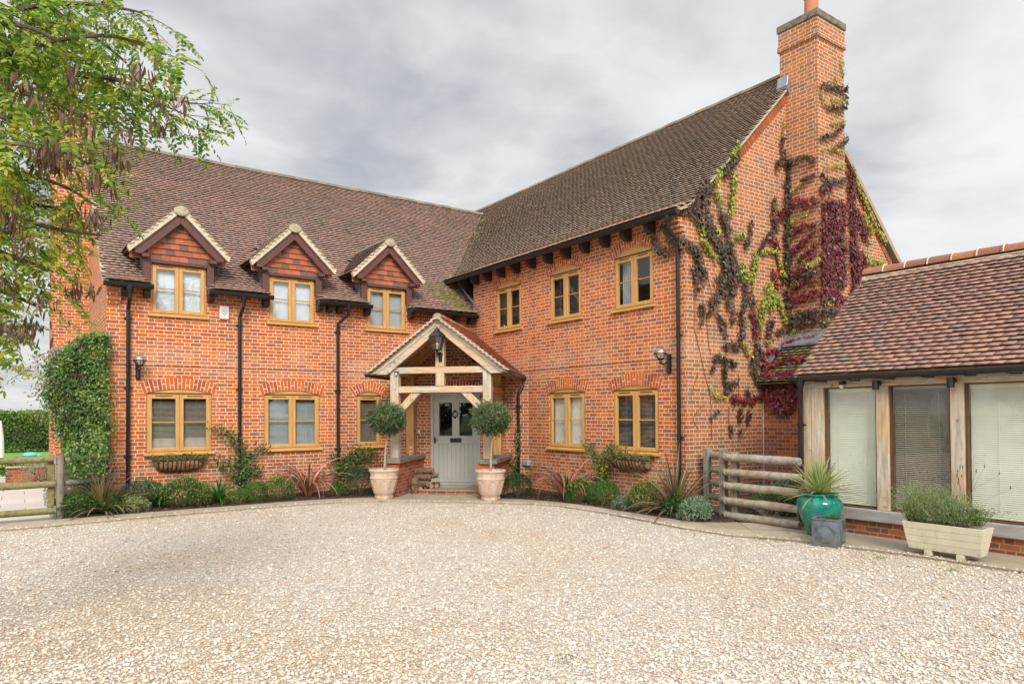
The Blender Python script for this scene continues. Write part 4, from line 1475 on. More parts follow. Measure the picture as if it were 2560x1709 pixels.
GRAV = [(p_, tuple(0.9 * (v_ * 0.88 + 0.12 * (c_[0] * 0.35 + c_[1] * 0.5 + c_[2] * 0.15)) for v_ in c_)) for p_, c_ in [(0.0, (0.86, 0.79, 0.69)), (0.2, (0.78, 0.67, 0.52)), (0.36, (0.88, 0.84, 0.77)), (0.5, (0.66, 0.50, 0.33)), (0.6, (0.82, 0.74, 0.63)), (0.72, (0.50, 0.44, 0.38)), (0.8, (0.80, 0.70, 0.55)), (0.88, (0.58, 0.34, 0.19)), (0.94, (0.34, 0.33, 0.33)), (1.0, (0.86, 0.82, 0.75))]]
m, t, b_, o_ = mat_new('flint gravel')
ob = t.new('ShaderNodeTexCoord').outputs['Object']
wp = t.v('ADD', ob, t.v('SCALE', t.v('SUBTRACT', t.noise(ob, 25, 2, 0.5, 1), (0.5, 0.5, 0.5)), scale=0.02))
vo = t.new('ShaderNodeTexVoronoi', feature='F1')
t.put(vo.inputs['Vector'], wp)
vo.inputs['Scale'].default_value = 60
vo2 = t.new('ShaderNodeTexVoronoi', feature='DISTANCE_TO_EDGE')
t.put(vo2.inputs['Vector'], wp)
vo2.inputs['Scale'].default_value = 60
rv = t.xyz(vo.outputs['Color'])[0]
gc = t.ramp(rv, GRAV)
gc = t.mix(t.m('MULTIPLY', t.m('SUBTRACT', 1.0, t.smooth(vo2.outputs[0], 0.0, 0.16)), 0.75), gc, (0.22, 0.155, 0.09))
big = t.noise(ob, 0.30, 4, 0.6)
gc = t.mix(t.m('MULTIPLY', t.smooth(big, 0.46, 0.66), 0.5), gc, t.v('MULTIPLY', gc, (0.88, 0.74, 0.56)))
mid = t.noise(ob, 1.7, 4, 0.65)
gc = t.mix(t.m('MULTIPLY', t.smooth(mid, 0.5, 0.7), 0.33), gc, t.v('MULTIPLY', gc, (0.78, 0.68, 0.56)))
t.put(b_.inputs['Base Color'], gc)
b_.inputs['Roughness'].default_value = 0.8
b_.inputs['Specular IOR Level'].default_value = 0.25
set_bump(t, b_, t.m('ADD', t.m('MINIMUM', vo2.outputs[0], 0.35), t.m('MULTIPLY', t.noise(ob, 9, 3, 0.6), 0.5)), 0.75, 0.018)
M['gravel'] = m
m = island_mat('flint stones', GRAV, rough=0.7, fine=1.7, famt=0.0, bump=0.0, spec=0.3, lichen=[((0.50, 0.38, 0.25), 0.30, 0.46, 0.66, 0.18), ((0.42, 0.33, 0.23), 1.7, 0.5, 0.7, 0.22)])
M['stones'] = m

kind(flat('ground', [(-500, -500), (500, -500), (500, 500), (-500, 500)], -0.03, M['grass']), 'structure')
kind(flat('lawn', [(-60, 8.6), (30, 8.6), (30, 60), (-60, 60)], 0.0, M['lawn']), 'structure')
drive = flat('driveway', [(-40, -40), (12, -40), (12, -9.0), (-0.2, -9.0), (-0.2, -0.2), (-8.3, -0.2), (-9.3, -1.6), (-40, -1.6)], 0.0, M['gravel'])

# loose flints, close to the camera one by one
N = 80000
c0 = np.array(cam.location[:2])
fw = np.array([-math.sin(_yaw), math.cos(_yaw)])
rt = np.array([math.cos(_yaw), math.sin(_yaw)])
dep = 4.3 + 9.5 * rng.random(N) ** 1.55
lat = (rng.random(N) * 2 - 1) * 0.80 * dep
P = c0 + dep[:, None] * fw + lat[:, None] * rt
OUT = [(-14, -2.1), (-9.5, -2.05), (-8.6, -1.97), (-7.2, -1.88), (-5.6, -1.88), (-4.6, -1.98), (-3.85, -2.3), (-2.84, -3.22), (-2.1, -3.98), (-1.6, -4.6), (-1.33, -5.2), (-1.3, -6.26), (-1.36, -7.3), (-1.47, -8.3), (-1.42, -9.2), (-1.05, -9.9), (-0.95, -10.5), (-0.82, -11.3), (-0.78, -12.5), (-0.78, -17)]
INN = [(-14, -1.25), (-9.25, -1.25), (-8.4, -1.25), (-7.1, -1.25), (-5.7, -1.25), (-4.8, -1.3), (-4.2, -1.45), (-3.42, -1.72), (-1.72, -3.42), (-1.36, -3.8), (-1.05, -4.5), (-0.93, -5.3), (-0.90, -6.2), (-0.92, -7.2), (-0.86, -8.05), (0.14, -9.0), (0.14, -9.9), (0.14, -10.9), (0.14, -12.5), (0.14, -17)]


def inside(P, poly):
    x, y = P[:, 0], P[:, 1]
    r = np.zeros(len(P), bool)
    n = len(poly)
    for i in range(n):
        (x0, y0), (x1, y1) = poly[i], poly[(i + 1) % n]
        with np.errstate(divide='ignore', invalid='ignore'):
            c = ((y0 > y) != (y1 > y)) & (x < (x1 - x0) * (y - y0) / (y1 - y0 + 1e-12) + x0)
        r ^= c
    return r


yard = OUT + [(-0.78, -40), (-40, -40), (-40, -2.1)]
P = P[inside(P, yard)]
# chips kicked onto the edge of the flags
ed = []
for (a_, c_) in zip(OUT[:-1], OUT[1:]):
    L_ = math.hypot(c_[0] - a_[0], c_[1] - a_[1])
    k_ = int(L_ * 70)
    tt_ = rng.random(k_)
    nx_, ny_ = -(c_[1] - a_[1]) / L_, (c_[0] - a_[0]) / L_
    of = rng.exponential(0.06, k_) + 0.008
    ed.append(np.stack([a_[0] + (c_[0] - a_[0]) * tt_ + nx_ * of, a_[1] + (c_[1] - a_[1]) * tt_ + ny_ * of], 1))
ed = np.concatenate(ed)
nb = len(P)
P = np.concatenate([P, ed])
N = len(P)
ico = np.array([(0, 0, -1), (.72, -.53, -.45), (-.28, -.85, -.45), (-.89, 0, -.45), (-.28, .85, -.45), (.72, .53, -.45), (.28, -.85, .45), (-.72, -.53, .45), (-.72, .53, .45), (.28, .85, .45), (.89, 0, .45), (0, 0, 1)])
icf = np.array([(0, 1, 5), (0, 2, 1), (0, 3, 2), (0, 4, 3), (0, 5, 4), (1, 10, 5), (2, 6, 1), (3, 7, 2), (4, 8, 3), (5, 9, 4), (1, 6, 10), (2, 7, 6), (3, 8, 7), (4, 9, 8), (5, 10, 9), (6, 11, 10), (7, 11, 6), (8, 11, 7), (9, 11, 8), (10, 11, 9)])
icf = icf[:, ::-1]
sz = rng.lognormal(math.log(0.0092), 0.34, N).clip(0.005, 0.022)
ax = np.stack([sz * rng.uniform(0.9, 1.5, N), sz * rng.uniform(0.7, 1.1, N), sz * rng.uniform(0.4, 0.75, N)], 1)
V = ico[None] * ax[:, None, :] * rng.uniform(0.78, 1.18, (N, 12, 1))
an = rng.uniform(0, 2 * math.pi, N)
ti = rng.normal(0, 0.35, N)
ct, st = np.cos(ti)[:, None], np.sin(ti)[:, None]
y_, z_ = V[..., 1] * ct - V[..., 2] * st, V[..., 1] * st + V[..., 2] * ct
ca, sa = np.cos(an)[:, None], np.sin(an)[:, None]
V = np.stack([V[..., 0] * ca - y_ * sa + P[:, 0:1], V[..., 0] * sa + y_ * ca + P[:, 1:2], z_ + 0.004 + 0.35 * ax[:, 2:3] + np.where(np.arange(N) >= nb, 0.026, 0.0)[:, None]], -1).reshape(-1, 3)
F = (np.arange(N)[:, None, None] * 12 + icf[None]).reshape(-1, 3)
kind(np_mesh('gravel', V, F, M['stones']), 'stuff')

# flagstone path round the yard
b = MB()
joint = MB()
L = 0.0
run = [(INN[i], OUT[i]) for i in range(len(INN))]
slab_edges = []
for (i0, o0), (i1, o1) in zip(run[:-1], run[1:]):
    ln = ((i1[0] - i0[0] + o1[0] - o0[0]) ** 2 + (i1[1] - i0[1] + o1[1] - o0[1]) ** 2) ** 0.5 / 2
    joint.add([(*i0, 0.018), (*o0, 0.018), (*o1, 0.018), (*i1, 0.018)], [(0, 1, 2, 3)])
    wd = ((i0[0] - o0[0]) ** 2 + (i0[1] - o0[1]) ** 2) ** 0.5
    n = max(1, round(ln / 0.62))
    cr = 1 if wd < 0.75 else 2
    for k in range(n):
        ta, tb = k / n + 0.006 / max(ln, .1), (k + 1) / n - 0.006 / max(ln, .1)
        if wd > 1.0:
            sp = [0.0, 0.42 + rnd.uniform(-.08, .08), 1.0]
        else:
            sp = [0.0, 1.0]
        for s0, s1 in zip(sp[:-1], sp[1:]):
            s0, s1 = s0 + 0.006, s1 - 0.006
            q = lambda t_, s_: (lambda a, c: (a[0] + (c[0] - a[0]) * s_, a[1] + (c[1] - a[1]) * s_))(lerp(i0, i1, t_), lerp(o0, o1, t_))
            z = 0.03 + rnd.uniform(-.0025, .0025)
            vs = [q(ta, s0), q(tb, s0), q(tb, s1), q(ta, s1)]
            b.add([(x, y, z - 0.03) for x, y in vs] + [(x, y, z) for x, y in vs], [(4, 7, 6, 5), (0, 1, 5, 4), (1, 2, 6, 5), (2, 3, 7, 6), (3, 0, 4, 7)])
kind(joint.build('path', M['joint']), 'structure')
# slabs between the kerb strip and the door step
for (a, c) in ((-0.86, -0.30), (-0.29, 0.28), (0.29, 0.86)):
    for (e, f) in ((-3.19, -2.92), (-3.60, -3.20)):
        b.M = MD
        b.box((a + 0.004, e, 0.0), (c - 0.004, f, 0.031 + rnd.uniform(-.002, .002)))
b.M = Matrix.Identity(4)
# paving beyond the right gate
for i in range(3):
    for j in range(4):
        x0_, y0_ = 0.16 + i * 0.7, -9.0 + j * 0.46
        b.box((x0_, y0_, 0.0), (x0_ + 0.69, y0_ + 0.45, 0.03))
kind(b.build('path', M['flag'], bevel=0.004), 'structure')
# planting beds of mulch
BEDA = [(-9.2, -1.26), (-8.4, -1.26), (-5.7, -1.26), (-4.8, -1.31), (-4.2, -1.46), (-3.40, -1.70), (-2.35, -0.02), (-8.5, -0.02), (-8.5, 1.4), (-9.2, 1.4)]
BEDB = [(-1.70, -3.40), (-1.36, -3.81), (-1.05, -4.51), (-0.93, -5.31), (-0.90, -6.21), (-0.92, -7.21), (-0.87, -8.03), (0.3, -8.6), (1.6, -7.2), (0.02, -7.2), (-0.02, -2.35)]
for pl in (BEDA, BEDB):
    bb = MB()
    cx_, cy_ = sum(p[0] for p in pl) / len(pl), sum(p[1] for p in pl) / len(pl)
    bb.prism(pl, 'z', -0.02, 0.042)
    kind(bb.build('soil', M['soil']), 'structure')
N = 2600
P = np.concatenate([rng.uniform((-9.2, -1.26), (-2.4, -0.02), (N, 2)), rng.uniform((-1.7, -8.2), (0, -2.3), (N, 2))])
P = P[inside(P, BEDA) | inside(P, BEDB)]
N = len(P)
q = rng.uniform(0.012, 0.04, N)
an = rng.uniform(0, 6.28, N)
dxy = np.stack([np.cos(an), np.sin(an)], 1) * q[:, None]
nx = np.stack([-dxy[:, 1], dxy[:, 0]], 1) * 0.4
z0_ = 0.045 + rng.uniform(0, 0.012, (N, 1))
V = np.stack([np.c_[P - dxy - nx, z0_], np.c_[P + dxy - nx, z0_ + 0.006], np.c_[P + dxy + nx, z0_ + 0.010], np.c_[P - dxy + nx, z0_ + 0.004]], 1).reshape(-1, 3)
cc = np.repeat(np.array([(0.12, 0.07, 0.04), (0.20, 0.13, 0.08), (0.07, 0.04, 0.03), (0.26, 0.18, 0.11)])[rng.integers(0, 4, N)], 4, 0)
kind(np_mesh('bark_mulch', V, np.arange(N * 4).reshape(-1, 4), M['leaf'], None, cc), 'stuff')

# patio behind the left gate, low wall, hedge
b = MB()
for i in range(10):
    for j in range(8):
        x0_ = -15.5 + i * 0.9 + (0.45 if j % 2 else 0) * 0.9
        y0_ = -1.0 + j * 0.95
        if x0_ + 0.88 > -8.6:
            continue
        b.box((x0_ + 0.006, y0_ + 0.006, -0.02), (x0_ + 0.894, y0_ + 0.944, 0.03 + rnd.uniform(-.002, .002)))
kind(b.build('patio', M['patio']), 'structure')
kind(flat('patio', [(-16, -1.25), (-9.2, -1.25), (-8.6, 8.6), (-16, 8.6)], 0.014, M['joint']), 'structure')
b = MB()
b.box((-10.07, 7.75, -0.02), (-6.0, 7.98, 0.40))
b.box((-9.75, 7.70, -0.02), (-9.45, 7.7495, 0.40))
lw = b.build('garden_wall', M['brick_low'])
tag(lw, 'low brick retaining wall between the patio and the lawn', 'wall')
b = MB()
b.box((-10.09, 7.69, 0.4005), (-6.0, 8.0, 0.43))
b.build('coping', M['terracotta'], lw)
b = MB()
b.box((-12.5, 7.75, -0.02), (-10.09, 8.05, 0.16))
sw = b.build('garden_step', M['patio'])
tag(sw, 'pale stone step up to the lawn beside the low brick wall', 'step')

# ------------------------------------------------------------------ outbuilding on the right
shed = thing('oak_outbuilding', (0.15, -9.5, 0), 'single storey oak framed outbuilding with glazed bays and a mixed red tiled roof', 'outbuilding')
MG = frame_mat((0.15, 0, 0), -math.pi / 2)           # local x = -y, local y inward
Y0, Y1 = 9.36, 17.0
b = MB(MG)
b.box((Y0, 0.02, -0.03), (Y1, 0.25, 0.232))
b.box((Y0, 0.25, -0.03), (Y0 + 0.2, 4.2, 2.3))
b.add([(Y0, 0.0, 2.3), (Y0, 4.3, 2.3), (Y0, 2.15, 4.15)], [(0, 1, 2)])
b.build('plinth', M['brick_low'], shed)
b = MB(MG)
b.box((Y0, -0.045, 0.233), (Y1, 0.2, 0.40))
b.build('sill_beam', M['sill_grey'], shed, bevel=0.01)
b = MB(MG)
b.box((Y0 - 0.02, -0.02, 2.165), (Y1, 0.18, 2.33))
b.build('wall_plate', M['oak_h'], shed, bevel=0.008)
for (a, c) in ((9.36, 9.485), (9.49, 9.685), (10.48, 10.65), (11.445, 11.607), (13.3, 13.48), (15.1, 15.28)):
    b = MB(MG)
    b.box((a, -0.012, 0.4005), (c, 0.18, 2.1645))
    b.build('post', M['oak'], shed, bevel=0.006)
bays = [(9.685, 10.48, 60, 'blind_cream'), (10.65, 11.445, 30, 'blind_dark'), (11.607, 13.3, 61, 'blind_cream'), (13.48, 15.1, 60, 'blind_cream')]
for k, (a, c, an_, mt) in enumerate(bays):
    b = MB(MG)
    b.add([(a, 0.055, 0.40), (c, 0.055, 0.40), (c, 0.055, 2.165), (a, 0.055, 2.165)], [(0, 1, 2, 3)])
    pn = b.build('glazing', M['glass_bay'], shed, label='glazed bay with half open blind' if k == 1 else None)
    b = MB(MG)
    for (e, f) in ((a, a + 0.028), (c - 0.028, c)):
        b.box((e, 0.03, 0.4005), (f, 0.085, 2.164))
    b.box((a + 0.028, 0.03, 0.4005), (c - 0.028, 0.085, 0.425))
    b.box((a + 0.028, 0.03, 2.145), (c - 0.028, 0.085, 2.164))
    b.build('glazing_bead', M['vent'], pn)
    slats(MG, a + 0.035, c - 0.035, 0.44, 2.10, 0.12, rad(an_), M[mt], pn, pitch=0.0265, wid=0.029)
b = MB(MG)
b.add([(9.5, 1.3, 0), (Y1, 1.3, 0), (Y1, 1.3, 2.4), (9.5, 1.3, 2.4)], [(0, 1, 2, 3)])
b.add([(Y0, 0.1, 2.42), (Y1, 0.1, 2.42), (Y1, 4.2, 2.42), (Y0, 4.2, 2.42)], [(0, 1, 2, 3)])
b.build('room_wall', M['room'], shed)
MGr = frame_mat((0, 0, 0), -math.pi / 2)
pf = [(-0.02, 2.345), (0.12, 2.45), (2.2, 4.165)]
rs = roof_tiles('roof', M['tile_red'], shed, MGr, 9.30, 15.5, pf, seed=61, lift=0.056, jit=1.5, tw=0.167)
b = MB(MG)
b.add([(9.30, 4.3, 2.4), (9.30, 2.05, 4.16), (15.5, 2.05, 4.16), (15.5, 4.3, 2.4)], [(0, 1, 2, 3)])
b.build('roof', M['tile_red'], shed)
ridge_run('ridge_tile', M['ridge_red'], rs, (2.2, -9.29, 4.21), (2.2, -15.5, 4.21), r=0.135, seg=0.352)
b = MB()
b.beam((2.09, -9.30, 4.095), (2.09, -15.5, 4.095), 0.09, 0.05)
for k in range(1, 18):
    y = -9.29 - 0.3527 * k
    b.tube([(2.2 + 0.139 * math.cos(t), y, 4.16 + 0.134 * math.sin(t)) for t in [math.pi * j / 8 for j in range(9)]], 0.012, 5)
b.build('mortar_bed', M['cement'], rs)
b = MB()
for (y0_, h0), (y1_, h1) in zip(pf[:-1], pf[1:]):
    b.prism([(y0_, h0 - 0.04), (y1_, h1 - 0.04), (y1_, h1 - 0.003), (y0_, h0 - 0.003)], 'y', -9.36, -9.31)
b.build('verge', M['cement'], shed)
gutter((0.03, -9.255, 2.335), (0.03, -15.5, 2.335), (-1, 0, 0), shed, w=0.115, h=0.075, joints=0.50, first=0.42)
b = MB()
for k in range(9):
    y = -9.72 - 0.5 * k
    b.box((-0.02, y - 0.045, 2.245), (0.14, y + 0.045, 2.268))
b.build('gutter_bracket', M['black'], shed, bevel=0.006)
downpipe([(-0.03, -9.42, 2.26), (-0.03, -9.42, 2.14), (0.05, -9.36, 1.98), (0.06, -9.355, 1.9), (0.06, -9.355, 0.02)], shed, 0.036, (1.60, 0.6), (-1, 0, 0))
for y in (10.545, 11.51):                            # spotlights and the sensor under the eaves
    b = MB(MG)
    b.tube([(y, -0.135, 2.235), (y, -0.135, 2.105)], 0.045, 14)
    b.tube([(y, -0.012, 2.2), (y, -0.09, 2.2)], 0.032, 12)
    tag(b.build('spotlight', M['iron'], smooth=True), 'black cylinder spotlight on the oak post ' + ('beside the half open blind, nearer the downpipe' if y < 11 else 'farther from the downpipe, beyond the half open blind'), 'light', 'spotlights under the outbuilding eaves')
b = MB(MG)
b.box((9.985, -0.10, 2.20), (10.06, -0.02, 2.245))
sn = b.build('motion_sensor', M['iron'], bevel=0.006)
tag(sn, 'small black and white motion sensor under the outbuilding gutter', 'sensor')
b = MB(MG)
b.ball((10.02, -0.085, 2.17), 0.034, 12, 8, (1, 1, 0.9))
b.build('lens', M['white'], sn, smooth=True)
# things leaning inside the half-open bay
bd = MB(MG)
pr_ = [(10.90 + 0.14 * math.sin(math.pi * t) * (1 if k else -1), 1.1 + 1.05 * (t if k else 1 - t)) for k in (0, 1) for t in [i / 10 for i in range(11)]]
bd.prism(pr_, 'y', 0.9, 0.93)
board = bd.build('board', M['white'])
tag(board, 'blue and white board standing behind the half open blind', 'board')
bd = MB(MG)
bd.prism([(10.79, 1.4), (10.99, 1.4), (10.97, 1.62), (10.81, 1.75)], 'y', 0.894, 0.8995)
bd.build('stripe', simple('blue stripe', (0.06, 0.17, 0.42), 0.5), board)


# ------------------------------------------------------------------ fences and gates
def log(b, p, q, r, n=10, wob=0.006, taper=0.06):
    p, q = Vector(p), Vector(q)
    k = 6
    pts, rs = [], []
    for i in range(k + 1):
        t = i / k
        pts.append(p.lerp(q, t) + Vector((rnd.uniform(-wob, wob), rnd.uniform(-wob, wob), rnd.uniform(-wob, wob))))
        rs.append(r * (1 + rnd.uniform(-0.05, 0.05)) * (0.94 if i in (0, k) else 1))
    b.tube(pts, rs, n)


g0, g1_ = Vector((-0.15, -8.17, 0)), Vector((-0.20, -9.50, 0))
gate = thing('log_gate', tuple(g0), 'log gate between the house corner and the oak outbuilding', 'gate')
for z, r in ((1.05, 0.066), (0.80, 0.062), (0.575, 0.066), (0.325, 0.064), (0.085, 0.064)):
    b = MB()
    log(b, g0 + Vector((0, 0, z)), g1_ + Vector((0, 0, z + 0.006)), r)
    b.build('rail', M['fence'], gate, smooth=True)
b = MB()
b.box((-0.12, -8.31, 0.05), (-0.03, -8.19, 1.13))
b.build('stile', M['fence_post'], gate, bevel=0.01)
b = MB()
hx = 0.026


def wire_net(b, p, q, z0, z1, s=0.045, w=0.0016):
    p, q = Vector(p), Vector(q)
    d = (q - p)
    L = d.length
    d.normalize()
    nr = d.cross(Vector((0, 0, 1)))
    pos = lambda u, z: p + d * u + Vector((0, 0, z))
    i = 0
    u = 0.0
    while u < L:
        z = z0 + (0 if i % 2 else s * 0.87)
        while z < z1:
            segs = [((u, z), (u + s * 0.5, z + s * 0.43)), ((u, z), (u + s * 0.5, z - s * 0.43)), ((u - s * 0.5, z), (u, z))]
            for a, c in segs:
                if max(a[1], c[1]) > z1 or min(a[1], c[1]) < z0 or max(a[0], c[0]) > L or min(a[0], c[0]) < 0:
                    continue
                A_, C_ = pos(*a), pos(*c)
                t_ = (C_ - A_).normalized()
                s_ = t_.cross(nr) * w
                b.add([tuple(A_ - s_), tuple(C_ - s_), tuple(C_ + s_), tuple(A_ + s_)], [(0, 1, 2, 3)])
            z += s * 1.74 / 2 * 2
        u += s * 1.0
        i += 1


wire_net(b, g0 + Vector((0.10, 0, 0)), g1_ + Vector((0.10, 0, 0)), 0.06, 1.0)
b.build('wire_netting', M['wire'], gate)
f0, f1 = Vector((0.42, -7.30, 0)), Vector((-0.14, -8.13, 0))
pan = thing('log_fence', tuple(f1), 'short log fence panel from the house corner to the log gate', 'fence')
for z, r in ((1.05, 0.064), (0.80, 0.060), (0.575, 0.064), (0.325, 0.064), (0.085, 0.064)):
    b = MB()
    log(b, f0 + Vector((0, 0, z - 0.01)), f1 + Vector((0, 0, z)), r)
    b.build('rail', M['fence'], pan, smooth=True)
for x, y, h in ((0.24, -7.42, 1.17), (-0.06, -8.0, 1.18)):
    b = MB()
    b.box((x - 0.055, y - 0.055, 0.0), (x + 0.055, y + 0.055, h))
    b.build('post', M['fence_post'], pan, bevel=0.01)

# left field gate with its post and the bit of fence behind
lg = thing('field_gate', (-9.3, -1.1, 0), 'mossy timber field gate with three round rails', 'gate')
for z in (1.055, 0.62, 0.165):
    b = MB()
    log(b, (-9.29, -1.1, z), (-13.4, -1.1, z + 0.004), 0.058, wob=0.004)
    b.build('rail', M['fence_moss'], lg, smooth=True)
for x in (-9.345, -11.3, -13.3):
    b = MB()
    b.box((x - 0.052, -1.06, 0.14), (x + 0.052, -1.0, 1.03))
    b.build('stile', M['fence_moss'], lg, bevel=0.01)
for z in (1.03, 0.2):
    b = MB()
    b.box((-9.31, -1.15, z - 0.05), (-9.275, -1.06, z + 0.05))
    b.build('hinge', M['wire'], lg)
b = MB()
b.tube([(-9.215, -1.1, -0.02), (-9.215, -1.1, 0.6), (-9.215, -1.1, 1.12)], [0.062, 0.06, 0.058], 12)
gp_ = b.build('gate_post', M['fence_post'], smooth=True)
tag(gp_, 'round grey gate post at the hinge end of the mossy field gate', 'post')
b = MB()
rf_ = thing('rail_fence', (-8.85, -1.05, 0), 'two rail wooden fence half hidden by the climber and spiky cordyline', 'fence')
for z in (1.03, 0.625):
    b = MB()
    log(b, (-9.16, -1.06, z), (-8.52, -0.62, z), 0.05)
    b.build('rail', M['fence_post'], rf_, smooth=True)
b = MB()
b.tube([(-8.66, -0.62, 0.0), (-8.66, -0.62, 1.0)], 0.06, 12)
b.build('post', M['fence_post'], rf_, smooth=True)

# pole and cover on the lawn
b = MB()
b.tube([(-10.4, 21.6, 0), (-10.41, 21.6, 0.9), (-10.44, 21.6, 1.62)], [0.11, 0.10, 0.04], 10)
tag(b.build('parasol', M['white'], smooth=True), 'closed white parasol standing on the lawn before the hedge', 'parasol')
b = MB()
b.ball((-9.38, 21.8, 0.09), 0.30, 14, 8, (1, 0.8, 0.45))
b.ball((-9.1, 21.8, 0.06), 0.16, 10, 7, (1.3, 0.8, 0.5))
tag(b.build('garden_cover', M['turquoise'], smooth=True), 'small turquoise cover lying on the lawn', 'cover')

# ------------------------------------------------------------------ lamps and boxes on the walls
def globe_lamp(pos, out, label):
    p, o = Vector(pos), Vector(out)
    t = thing('wall_lantern', tuple(p), label, 'lamp', 'globe wall lanterns')
    b = MB()
    b.tube([p - o * 0.20 + Vector((0, 0, -0.02)), p - o * 0.20 + Vector((0, 0, -0.34))], [0.026, 0.034], 8)
    s = o.cross(Vector((0, 0, 1)))
    b.beam(p - o * 0.235 + Vector((0, 0, 0.0)), p - o * 0.235 + Vector((0, 0, -0.36)), 0.085, 0.022, tuple(o))
    b.tube(smooth_path([p - o * 0.21 + Vector((0, 0, -0.10)), p - o * 0.10 + Vector((0, 0, -0.19)), p + Vector((0, 0, -0.15)), p + Vector((0, 0, -0.06))], 5), 0.014, 8)
    b.lathe([(0.012, -0.20), (0.03, -0.165), (0.022, -0.13), (0.05, -0.10), (0.055, -0.085)], tuple(p), 14)
    for k in range(8):
        a = 2 * math.pi * k / 8
        b.tube([p + Vector((0.045 * math.cos(a), 0.045 * math.sin(a), -0.10)), p + Vector((0.085 * math.cos(a), 0.085 * math.sin(a), -0.06)), p + Vector((0.118 * math.cos(a), 0.118 * math.sin(a), 0.0))], 0.0065, 5)
    b.tube([p + Vector((0.12 * math.cos(a), 0.12 * math.sin(a), 0)) for a in [2 * math.pi * k / 24 for k in range(25)]], 0.011, 6)
    b.build('bracket', M['iron'], t, smooth=True)
    b = MB()
    b.ball(tuple(p + Vector((0, 0, 0.01))), 0.112, 20, 12)
    b.build('globe', M['glass_lamp'], t, smooth='all')
    b = MB()
    b.ball(tuple(p + Vector((0, 0, 0.005))), 0.055, 14, 9)
    b.tube([p + Vector((0, 0, -0.10)), p + Vector((0, 0, -0.04))], 0.03, 10)
    b.build('bulb', M['bulb'], t, smooth=True)


globe_lamp((-7.885, -0.25, 2.88), (0, -1, 0), 'black globe wall lantern beside the downpipe at the dormered wing')
globe_lamp((-0.25, -6.78, 2.88), (-1, 0, 0), 'black globe wall lantern beside the downpipe near the ivy clad gable')

pl_ = thing('porch_lantern', tuple(MD @ Vector((0.0, -3.56, 2.93))), 'tall black glazed lantern on the porch king post', 'lamp')
b = MB(MD)
b.tube([(0.03, -3.40, 2.93), (0.03, -3.41, 3.07)], [0.038, 0.045], 12)
b.ball((0.03, -3.405, 3.08), 0.055, 12, 8, (1, 0.5, 1))
b.tube(smooth_path([(0.03, -3.42, 3.07), (0.02, -3.50, 3.10), (0.0, -3.56, 3.08), (0.0, -3.56, 3.17)], 5), 0.016, 8)
b.tube([(0, -3.56, 3.02), (0, -3.56, 3.16)], [0.012, 0.03], 8)
b.build('bracket', M['iron'], pl_, smooth=True)
b = MB(MD)
hexp = lambda r, z: [(r * math.cos(math.pi * (k + 0.5) / 3), -3.56 + r * math.sin(math.pi * (k + 0.5) / 3), z) for k in range(6)]
lo_, hi_ = hexp(0.098, 3.175), hexp(0.165, 3.45)
for k in range(6):
    b.beam(lo_[k], hi_[k], 0.016, 0.016)
    b.beam(lo_[k], lo_[(k + 1) % 6], 0.02, 0.022)
    b.beam(hi_[k], hi_[(k + 1) % 6], 0.022, 0.02)
b.lathe([(0.105, 3.165), (0.105, 3.18)], (0, -3.56, 0), 6, True)
b.lathe([(0.195, 3.452), (0.19, 3.468), (0.13, 3.53), (0.075, 3.575), (0.06, 3.60), (0.045, 3.625)], (0, -3.56, 0), 6, True)
b.ball((0, -3.56, 3.645), 0.022, 8, 6)
b.build('cage', M['iron'], pl_)
b = MB(MD)
for k in range(6):
    j = (k + 1) % 6
    c_ = lambda p: (p[0] * 0.97, -3.56 + (p[1] + 3.56) * 0.97, p[2])
    b.add([c_(lo_[k]), c_(lo_[j]), c_(hi_[j]), c_(hi_[k])], [(0, 1, 2, 3)])
b.build('glass', M['glass_lamp2'], pl_)
b = MB(MD)
b.tube([(0, -3.56, 3.18), (0, -3.56, 3.24)], 0.022, 8)
b.ball((0, -3.56, 3.285), 0.036, 10, 8, (1, 1, 1.3))
b.build('bulb', M['bulb'], pl_, smooth=True)
b = MB(MD)
b.box((-0.99, -3.46, 2.695), (-0.91, -3.396, 2.735))
s2 = b.build('porch_sensor', M['iron'], bevel=0.004)
tag(s2, 'tiny black and white sensor at the left end of the porch beam', 'sensor')
b = MB(MD)
b.ball((-0.95, -3.45, 2.675), 0.03, 10, 7)
b.build('lens', M['white'], s2, smooth=True)
b = MB(MD)
b.tube([(0.40, -1.76, 3.16), (0.40, -1.76, 3.03)], 0.05, 12)
b.box((0.37, -1.72, 3.06), (0.43, -1.695, 3.14))
tag(b.build('ceiling_spotlight', M['iron'], smooth=True), 'black spotlight on the brick wall under the porch roof', 'light')

b = MB()
b.box((-6.36, -0.06, 3.835), (-6.175, -0.001, 4.115))
al = b.build('alarm_box', M['white'], bevel=0.012, segs=2)
tag(al, 'white alarm box with a dark emblem on the upper brick wall', 'alarm box')
ML_ = frame_mat((-6.2675, -0.0605, 0), 0)
marks(ML_, 'emblem', [[(-0.05, 4.01), (-0.044, 3.965), (-0.025, 3.93), (0.0, 3.915), (0.028, 3.93), (0.046, 3.965), (0.05, 4.01), (0.02, 4.0), (-0.02, 4.004), (-0.05, 4.01)],
                     [(-0.03, 3.98), (0.0, 3.965), (0.03, 3.985)], [(-0.02, 3.95), (0.0, 3.945), (0.022, 3.953)], [(-0.035, 4.045), (0.0, 4.03), (0.04, 4.05)], [(-0.02, 3.885), (0.02, 3.885)]], M['dark_mark'], al, -0.0012, 0.007)
b = MB()
b.box((-0.11, -2.50, 0.575), (-0.001, -2.26, 0.705))
eb = b.build('socket_box', M['grey_plastic'], bevel=0.012)
tag(eb, 'grey outdoor socket box low on the brick wall beside the porch', 'socket box')
b = MB()
